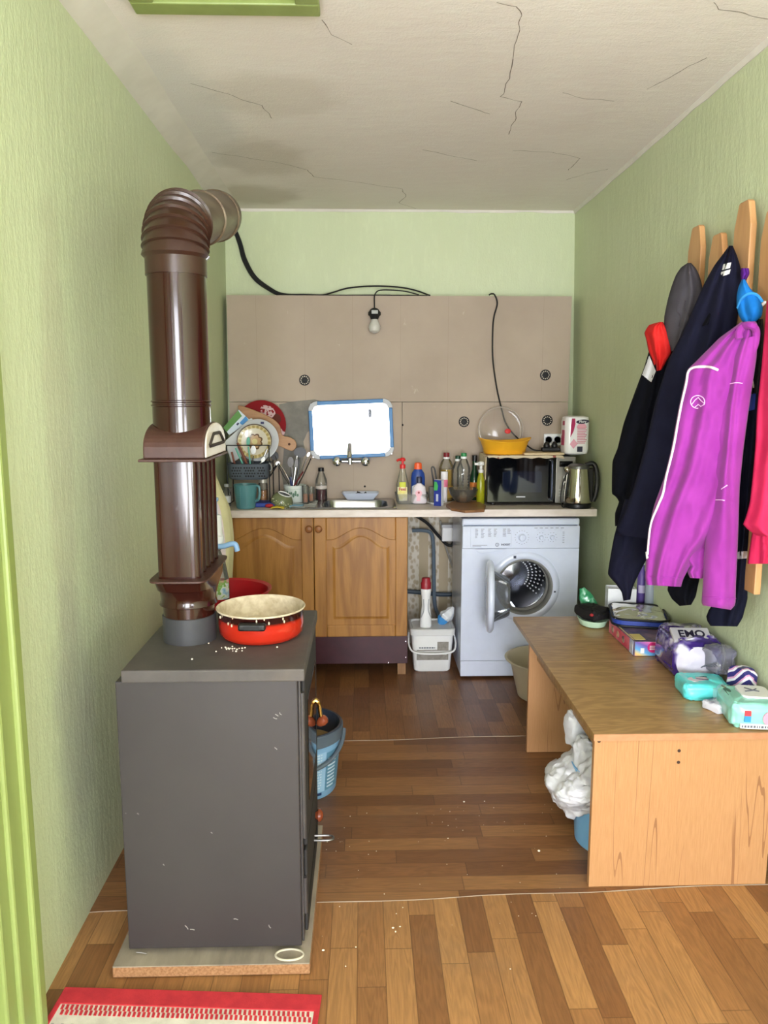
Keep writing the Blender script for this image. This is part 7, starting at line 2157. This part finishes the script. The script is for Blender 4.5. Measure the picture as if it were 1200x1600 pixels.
# -- black jacket, farthest
jb_ = garment_thing('black_jacket', 'black jacket with a white shoulder patch hanging farthest along the coat rack', 'jacket', at=(1.05, 2.75, 1.7))
gB = Garment([(548, 1014, 1062), (575, 1006, 1064), (607, 994, 1066), (660, 975, 1064), (700, 965, 1060), (722, 957, 1056), (770, 956, 1040), (776, 962, 1034), (784, 967, 1028), (802, 961, 1020), (822, 961, 1010)], 2.80, 2.66, .05, 2.4, .012, 1.2)
gB.mesh().build('body', M_bk, jb_, angle=70)
b = MB(); patch(b, gB, [(1014, 556), (1024, 580), (1017, 597), (1003, 586)]); b.build('white_patch', mat('patch_white', (206, 206, 214), .6), jb_, smooth=False)
# -- red hood / bag top
rt_ = Garment([(503, 1030, 503, 1036), (508, 1014, 512, 1040), (520, 1007, 522, 1044), (532, 1010, 536, 1048), (548, 1013, 550, 1049), (562, 1019, 560, 1044), (580, 1024, 578, 1034)], 2.72, 2.62, .035, 1.6, .010, 4.4)
tag(rt_.mesh(24, 34).build('red_scarf', fabric('red_cloth', (196, 32, 34), (208, 44, 42), .7), angle=80), 'bunched red cloth poking out between the grey cap and black jacket', 'scarf')
# -- grey cap
gc_ = Garment([(411, 1074, 411, 1080), (418, 1064, 420, 1088), (430, 1056, 434, 1094), (448, 1049, 452, 1098), (470, 1043, 470, 1097), (495, 1038, 495, 1090), (520, 1037, 515, 1080), (538, 1042, 532, 1070), (550, 1048, 544, 1060)], 2.66, 2.56, .05, 1.2, .007, 7.7)
cap_ = garment_thing('grey_hat', 'grey brimmed hat hanging behind the navy jacket on the coat rack', 'cap', at=(1.05, 2.6, 1.75))
gc_.mesh(26, 44).build('crown', fabric('cap_grey', (68, 65, 72), (78, 75, 82), .9, 260), cap_, angle=80)
b = MB()
for off_ in (0, 12):
    b.tube(spline([gc_.at(1060 + off_ * .9, 470, .001), gc_.at(1058 + off_, 486, .001), gc_.at(1063 + off_, 496, .001), gc_.at(1060 + off_, 510, .001)], 5), .003, 6)
b.build('seam', fabric('cap_seam', (66, 62, 68), (72, 68, 74)), cap_)
# -- navy jacket
jn = garment_thing('navy_jacket', 'long navy jacket with two white bars on the hood hanging behind the purple fleece', 'jacket', at=(1.08, 2.5, 1.9))
gN = Garment([(384, 1139, 384, 1145), (395, 1131, 398, 1151), (415, 1116, 418, 1157), (440, 1102, 445, 1158), (462, 1092, 470, 1156), (520, 1066, 525, 1148), (562, 1045, 566, 1140), (625, 1025, 625, 1128), (700, 1007, 700, 1118), (760, 990, 760, 1110), (800, 975, 800, 1095), (829, 962, 835, 1080), (836, 968, 848, 1060)], 2.60, 2.36, .05, 2.2, .012, 2.9)
gN.mesh(40, 72).build('body', M_nv, jn, angle=70)
gS = Garment([(780, 976, 780, 1016), (836, 960, 842, 1016), (868, 954, 870, 1012), (897, 950, 893, 1000), (912, 962, 910, 992), (925, 971, 920, 988), (939, 974, 937, 985)], 2.66, 2.58, .035, 1.3, .008, 5.9)
gS.mesh(24, 44).build('sleeve', M_nv, jn, angle=70)
b = MB()
for q in ([(1130, 413), (1142, 410), (1140, 419), (1128, 422)], [(1127, 425), (1141, 421), (1139, 428), (1125, 433)]): patch(b, gN, q, .003)
b.build('hood_marking', mat('mark_white', (232, 232, 236), .6), jn, smooth=False)
# black piece laid on as the shade inside the hood opening
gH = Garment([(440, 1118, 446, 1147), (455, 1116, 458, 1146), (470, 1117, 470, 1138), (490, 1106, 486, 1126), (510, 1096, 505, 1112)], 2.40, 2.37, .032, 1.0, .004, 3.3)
gH.mesh(18, 24).build('hood_inner_shade', M_bk, jn, angle=70)
# -- dark jacket behind the fleece
jd = garment_thing('dark_jacket', 'dark blue jacket with a grey reflective strip hanging behind the purple fleece on the right', 'jacket', at=(1.12, 2.3, 1.6))
gD = Garment([(500, 1164, 500, 1192), (560, 1158, 560, 1192), (640, 1148, 640, 1186), (700, 1146, 700, 1180), (780, 1144, 780, 1174), (850, 1140, 850, 1170), (900, 1134, 900, 1168), (930, 1124, 935, 1168), (952, 1108, 955, 1163), (966, 1103, 966, 1160), (978, 1110, 979, 1152)], 2.33, 2.20, .03, 1.6, .008, 6.1)
gD.mesh(26, 60).build('body', M_dn, jd, angle=70)
gF = Garment([(500, 1178, 498, 1192), (530, 1176, 530, 1194), (570, 1170, 570, 1192), (600, 1167, 600, 1188), (616, 1172, 614, 1186)], 2.23, 2.19, .025, 2.0, .008, 8.3)
gF.mesh(18, 30).build('fur_trim', mat('fur_black', (18, 17, 20), .95, bump=1.0, bs=220, bd=.004), jd, angle=80)
b = MB(); patch(b, gD, [(1152, 862), (1167, 861), (1166, 872), (1152, 873)]); b.build('reflective_strip', mat('strip_grey', (196, 194, 208), .5), jd, smooth=False)
b = MB(); patch(b, gD, [(1161, 617), (1180, 614), (1178, 640), (1159, 644)]); b.build('blue_lining', mat('lining_blue', (34, 56, 150), .7), jd, smooth=False)
b = MB(); b.tube(spline([gD.at(1170, 560, .012), gD.at(1167, 580, .012), gD.at(1172, 592, .012), gD.at(1174, 606, .012)], 5), .0022, 6); b.build('drawstring', hk, jd)
# -- black sleeve with frilled cuff below the fleece
gK = Garment([(880, 1052, 880, 1096), (905, 1046, 900, 1094), (922, 1043, 918, 1090), (936, 1050, 932, 1087), (947, 1062, 945, 1080)], 2.44, 2.38, .03, 1.6, .009, 9.9)
gK.mesh(22, 30).build('sleeve', M_bk, jd, angle=80)
# -- blue hat and purple loop
gU = Garment([(437, 1159, 436, 1164), (448, 1154, 450, 1172), (462, 1151, 466, 1186), (478, 1151, 480, 1192), (492, 1154, 494, 1190), (503, 1160, 505, 1180)], 2.24, 2.18, .035, 1.0, .006, 3.7)
hat_ = garment_thing('blue_hat', 'bright blue hat hanging above the purple fleece on the coat rack', 'hat', at=(1.1, 2.2, 1.85))
gU.mesh(22, 30).build('crown', fabric('hat_blue', (22, 104, 186), (30, 116, 198), .8), hat_, angle=80)
b = MB(); b.tube(spline([gU.at(1152, 481, .004), gU.at(1158, 467, .004), gU.at(1170, 459, .004), gU.at(1182, 462, .004), gU.at(1190, 472, .004)], 6), .0045, 8); b.build('brim_edge', fabric('hat_blue_edge', (50, 136, 206), (58, 142, 210)), hat_)
gP = Garment([(419, 1158, 419, 1170), (428, 1157, 428, 1171), (438, 1158, 438, 1166)], 2.30, 2.27, .016, 1, .003, 1.1)
tag(gP.mesh(14, 14).build('purple_mitten', fabric('violet_cloth', (84, 34, 126), (94, 44, 138))), 'small violet knitted tip sticking out above the blue hat', 'mitten')
# -- purple fleece, nearest in the middle
fl = garment_thing('purple_fleece_jacket', 'bright purple fleece jacket with white piping hanging on the coat rack', 'jacket', at=(1.05, 2.25, 1.7))
gA = Garment([(503, 1158, 502, 1180), (512, 1146, 508, 1184), (528, 1124, 530, 1184), (546, 1106, 548, 1180), (566, 1086, 568, 1176), (578, 1074, 580, 1174), (600, 1069, 602, 1170), (640, 1060, 640, 1166), (700, 1049, 700, 1158), (745, 1038, 745, 1152), (790, 1022, 790, 1140), (830, 1013, 832, 1122), (862, 1010, 858, 1098), (884, 1009, 882, 1080), (902, 1008, 904, 1068), (914, 1010, 917, 1064)], 2.30, 2.13, .045, 2.6, .012, .4)
gA.mesh(46, 84).build('body', M_fl, fl, angle=75)
gA2 = Garment([(530, 1156, 524, 1184), (560, 1142, 560, 1182), (600, 1132, 600, 1176), (640, 1126, 640, 1170), (700, 1120, 700, 1162), (760, 1112, 760, 1156), (820, 1104, 820, 1154), (870, 1100, 870, 1152), (912, 1098, 912, 1150), (940, 1096, 944, 1149), (946, 1098, 953, 1142)], 2.19, 2.11, .035, 1.1, .010, 2.2)
gA2.mesh(26, 70).build('sleeve', M_fl, fl, angle=75)
gA3 = Garment([(790, 1084, 790, 1118), (830, 1074, 830, 1114), (858, 1066, 862, 1110), (872, 1068, 878, 1108), (884, 1078, 890, 1104), (893, 1074, 897, 1100), (903, 1078, 904, 1098)], 2.25, 2.21, .025, 1.4, .010, 5.2)
gA3.mesh(22, 36).build('hem', M_fl, fl, angle=75)
M_pip = mat('piping_white', (236, 226, 234), .6)
b = MB(); b.tube(on_cloth(gA, ((1121, 578), (1110, 574), (1096, 573), (1082, 575), (1075, 582), (1072, 600), (1063, 640), (1052, 700), (1041, 745), (1036, 770), (1028, 790), (1018, 815), (1014, 840), (1012, 866)), .002), .0038, 8); b.build('piping', M_pip, fl)
b = MB(); b.tube([gA.at(1010, 862, .006), gA.at(1011, 872, .006)], .005, 8); b.build('zip_pull', hk, fl)
b = MB()
b.tube([gA.at(1089 + 11 * math.cos(a), 628 - 10 * math.sin(a), .0045) for a in [math.radians(-25 + 300 * k / 22) for k in range(23)]], .0014, 6)
b.tube([gA.at(x, y, .0045) for x, y in ((1079, 633), (1085, 625), (1090, 621), (1094, 626), (1099, 630))], .0014, 6)
b.tube([gA.at(x, y, .0045) for x, y in ((1085, 636), (1090, 632), (1094, 635), (1099, 632))], .0014, 6)
b.build('logo', mat('logo_pink', (240, 190, 240), .6), fl)
# rolled collar
b = MB()
b.tube(spline([gA.at(1152, 530, .012), gA.at(1150, 520, .018), gA.at(1156, 511, .022), gA.at(1168, 510, .022), gA.at(1176, 518, .018), gA.at(1176, 536, .014), gA.at(1170, 556, .010), gA.at(1166, 572, .006)], 6), .010, 10); b.build('collar', M_fl, fl)
b = MB(); b.tube(on_cloth(gA2, ((1139, 600), (1150, 598), (1160, 599)), .001), .0013, 6).tube(on_cloth(gA2, ((1118, 781), (1126, 781), (1132, 782)), .001), .0014, 6).tube(on_cloth(gA2, ((1127, 764), (1136, 758)), .001), .0014, 6); b.build('sleeve_mark', mat('logo_pink', (240, 190, 240), .6), fl)
# hem stitching lines
b = MB(); b.tube([gA.at(1010 + 54 * k / 10, 900 + 3 * k / 10, .002) for k in range(11)], .0012, 5).tube([gA2.at(1097 + 52 * k / 10, 932 + 3 * k / 10, .002) for k in range(11)], .0012, 5); b.build('hem_stitch', mat('stitch_purple', (160, 56, 164), .9), fl)
# -- pink garment at the edge
gR = Garment([(470, 1198, 470, 1232), (520, 1194, 520, 1240), (560, 1191, 560, 1244), (640, 1183, 640, 1246), (700, 1180, 700, 1247), (782, 1172, 782, 1248), (812, 1164, 815, 1248), (819, 1161, 825, 1248), (829, 1170, 835, 1246), (837, 1184, 842, 1244)], 2.12, 2.05, .035, 1.5, .010, 4.9)
pk_g = garment_thing('pink_sweater', 'coral pink sweater hanging at the near end of the coat rack', 'sweater', at=(1.15, 2.05, 1.6))
gR.mesh(30, 64).build('body', M_pkc, pk_g, angle=75)
gR2 = Garment([(825, 1176, 825, 1244), (850, 1172, 850, 1244), (870, 1169, 870, 1242), (881, 1168, 881, 1240)], 2.14, 2.08, .025, 4, .007, 2.7)
gR2.mesh(30, 24).build('ribbed_hem', fabric('pink_hem', (176, 34, 74), (188, 44, 84)), pk_g, angle=75)
# floor crumbs
b = MB(); rnd = random.Random(77)
spots = [(842, 1330, 3), (725, 1253, 2), (614, 1450, 2), (618, 1456, 2), (625, 1448, 1.5), (540, 1510, 1.5), (556, 1480, 1.5), (505, 1485, 2), (700, 1310, 1.5), (588, 1330, 1.2), (560, 1360, 1.2), (525, 1330, 1.2), (757, 1252, 1.4), (172, 1362, 4), (165, 1398, 1.5), (195, 1340, 3)]
for k in range(60): spots.append((rnd.uniform(500, 900), 1250 + abs(rnd.gauss(0, 110)), rnd.uniform(.5, 1.1)))
for px, py, s in spots:
    p = P(px, py, Z=.004)
    if p.x < XL(p.y) + .01: continue
    r = s * .0014
    b.sphere((p.x, p.y, .0032 + r * .6), r * rnd.uniform(.8, 1.5), r, r * .7, 7, 5)
tag(b.build('floor_crumbs', mat('crumb_white', (226, 220, 204), .7)), 'pale crumbs and grit scattered over the wood pattern floor', 'crumbs', kind='stuff')
# ================================================================== light, camera
bpy.context.view_layer.update()
w = bpy.data.worlds.new('sky'); SC.world = w; w.use_nodes = True
bg = w.node_tree.nodes['Background']
bg.inputs[0].default_value = (.86, .93, 1.0, 1); bg.inputs[1].default_value = 1.6
def area(name, loc, rot, sx, sy, power, col):
    l = bpy.data.lights.new(name, 'AREA'); l.shape = 'RECTANGLE'; l.size = sx; l.size_y = sy; l.energy = power; l.color = col
    o = bpy.data.objects.new(name, l); COL.objects.link(o); o.location = loc; o.rotation_euler = rot
    return o
# daylight through the rear window, plus two added side fills
area('window_daylight', ((WX0 + WX1) / 2, YR - .16, (WZ0 + WZ1) / 2), (PI / 2 + math.radians(16), 0, 0), WX1 - WX0 - .1, WZ1 - WZ0 - .1, 130, (.92, .935, 1.0))
area('side_fill_light', (1.42, (VY0 + VY1) / 2, (VZ0 + VZ1) / 2), (0, PI / 2 + math.radians(20), 0), VZ1 - VZ0 - .1, VY1 - VY0 - .1, 85, (.92, .935, 1.0))  # added fill to brighten the left wall
area('left_fill_light', (XL(0) - .17, (LY0 + LY1) / 2, (VZ0 + VZ1) / 2), (0, -PI / 2 - math.radians(20), 0), VZ1 - VZ0 - .1, LY1 - LY0 - .1, 78, (.92, .935, 1.0))  # added fill to brighten the right wall
cd = bpy.data.cameras.new('camera'); cd.sensor_fit = 'HORIZONTAL'; cd.sensor_width = 36; cd.lens = 36.0; cd.clip_start = .02
co = bpy.data.objects.new('camera', cd); COL.objects.link(co); co.location = CAM_LOC; co.rotation_euler = CAM_ROT
SC.camera = co
SC.view_settings.view_transform = 'Standard'; SC.view_settings.look = 'None'
SC.view_settings.gamma = 1; SC.view_settings.use_curve_mapping = False
SC.view_settings.exposure = 1.16
SC.cycles.max_bounces = 10; SC.cycles.diffuse_bounces = 6; SC.cycles.transparent_max_bounces = 24
SC.cycles.sample_clamp_indirect = 8
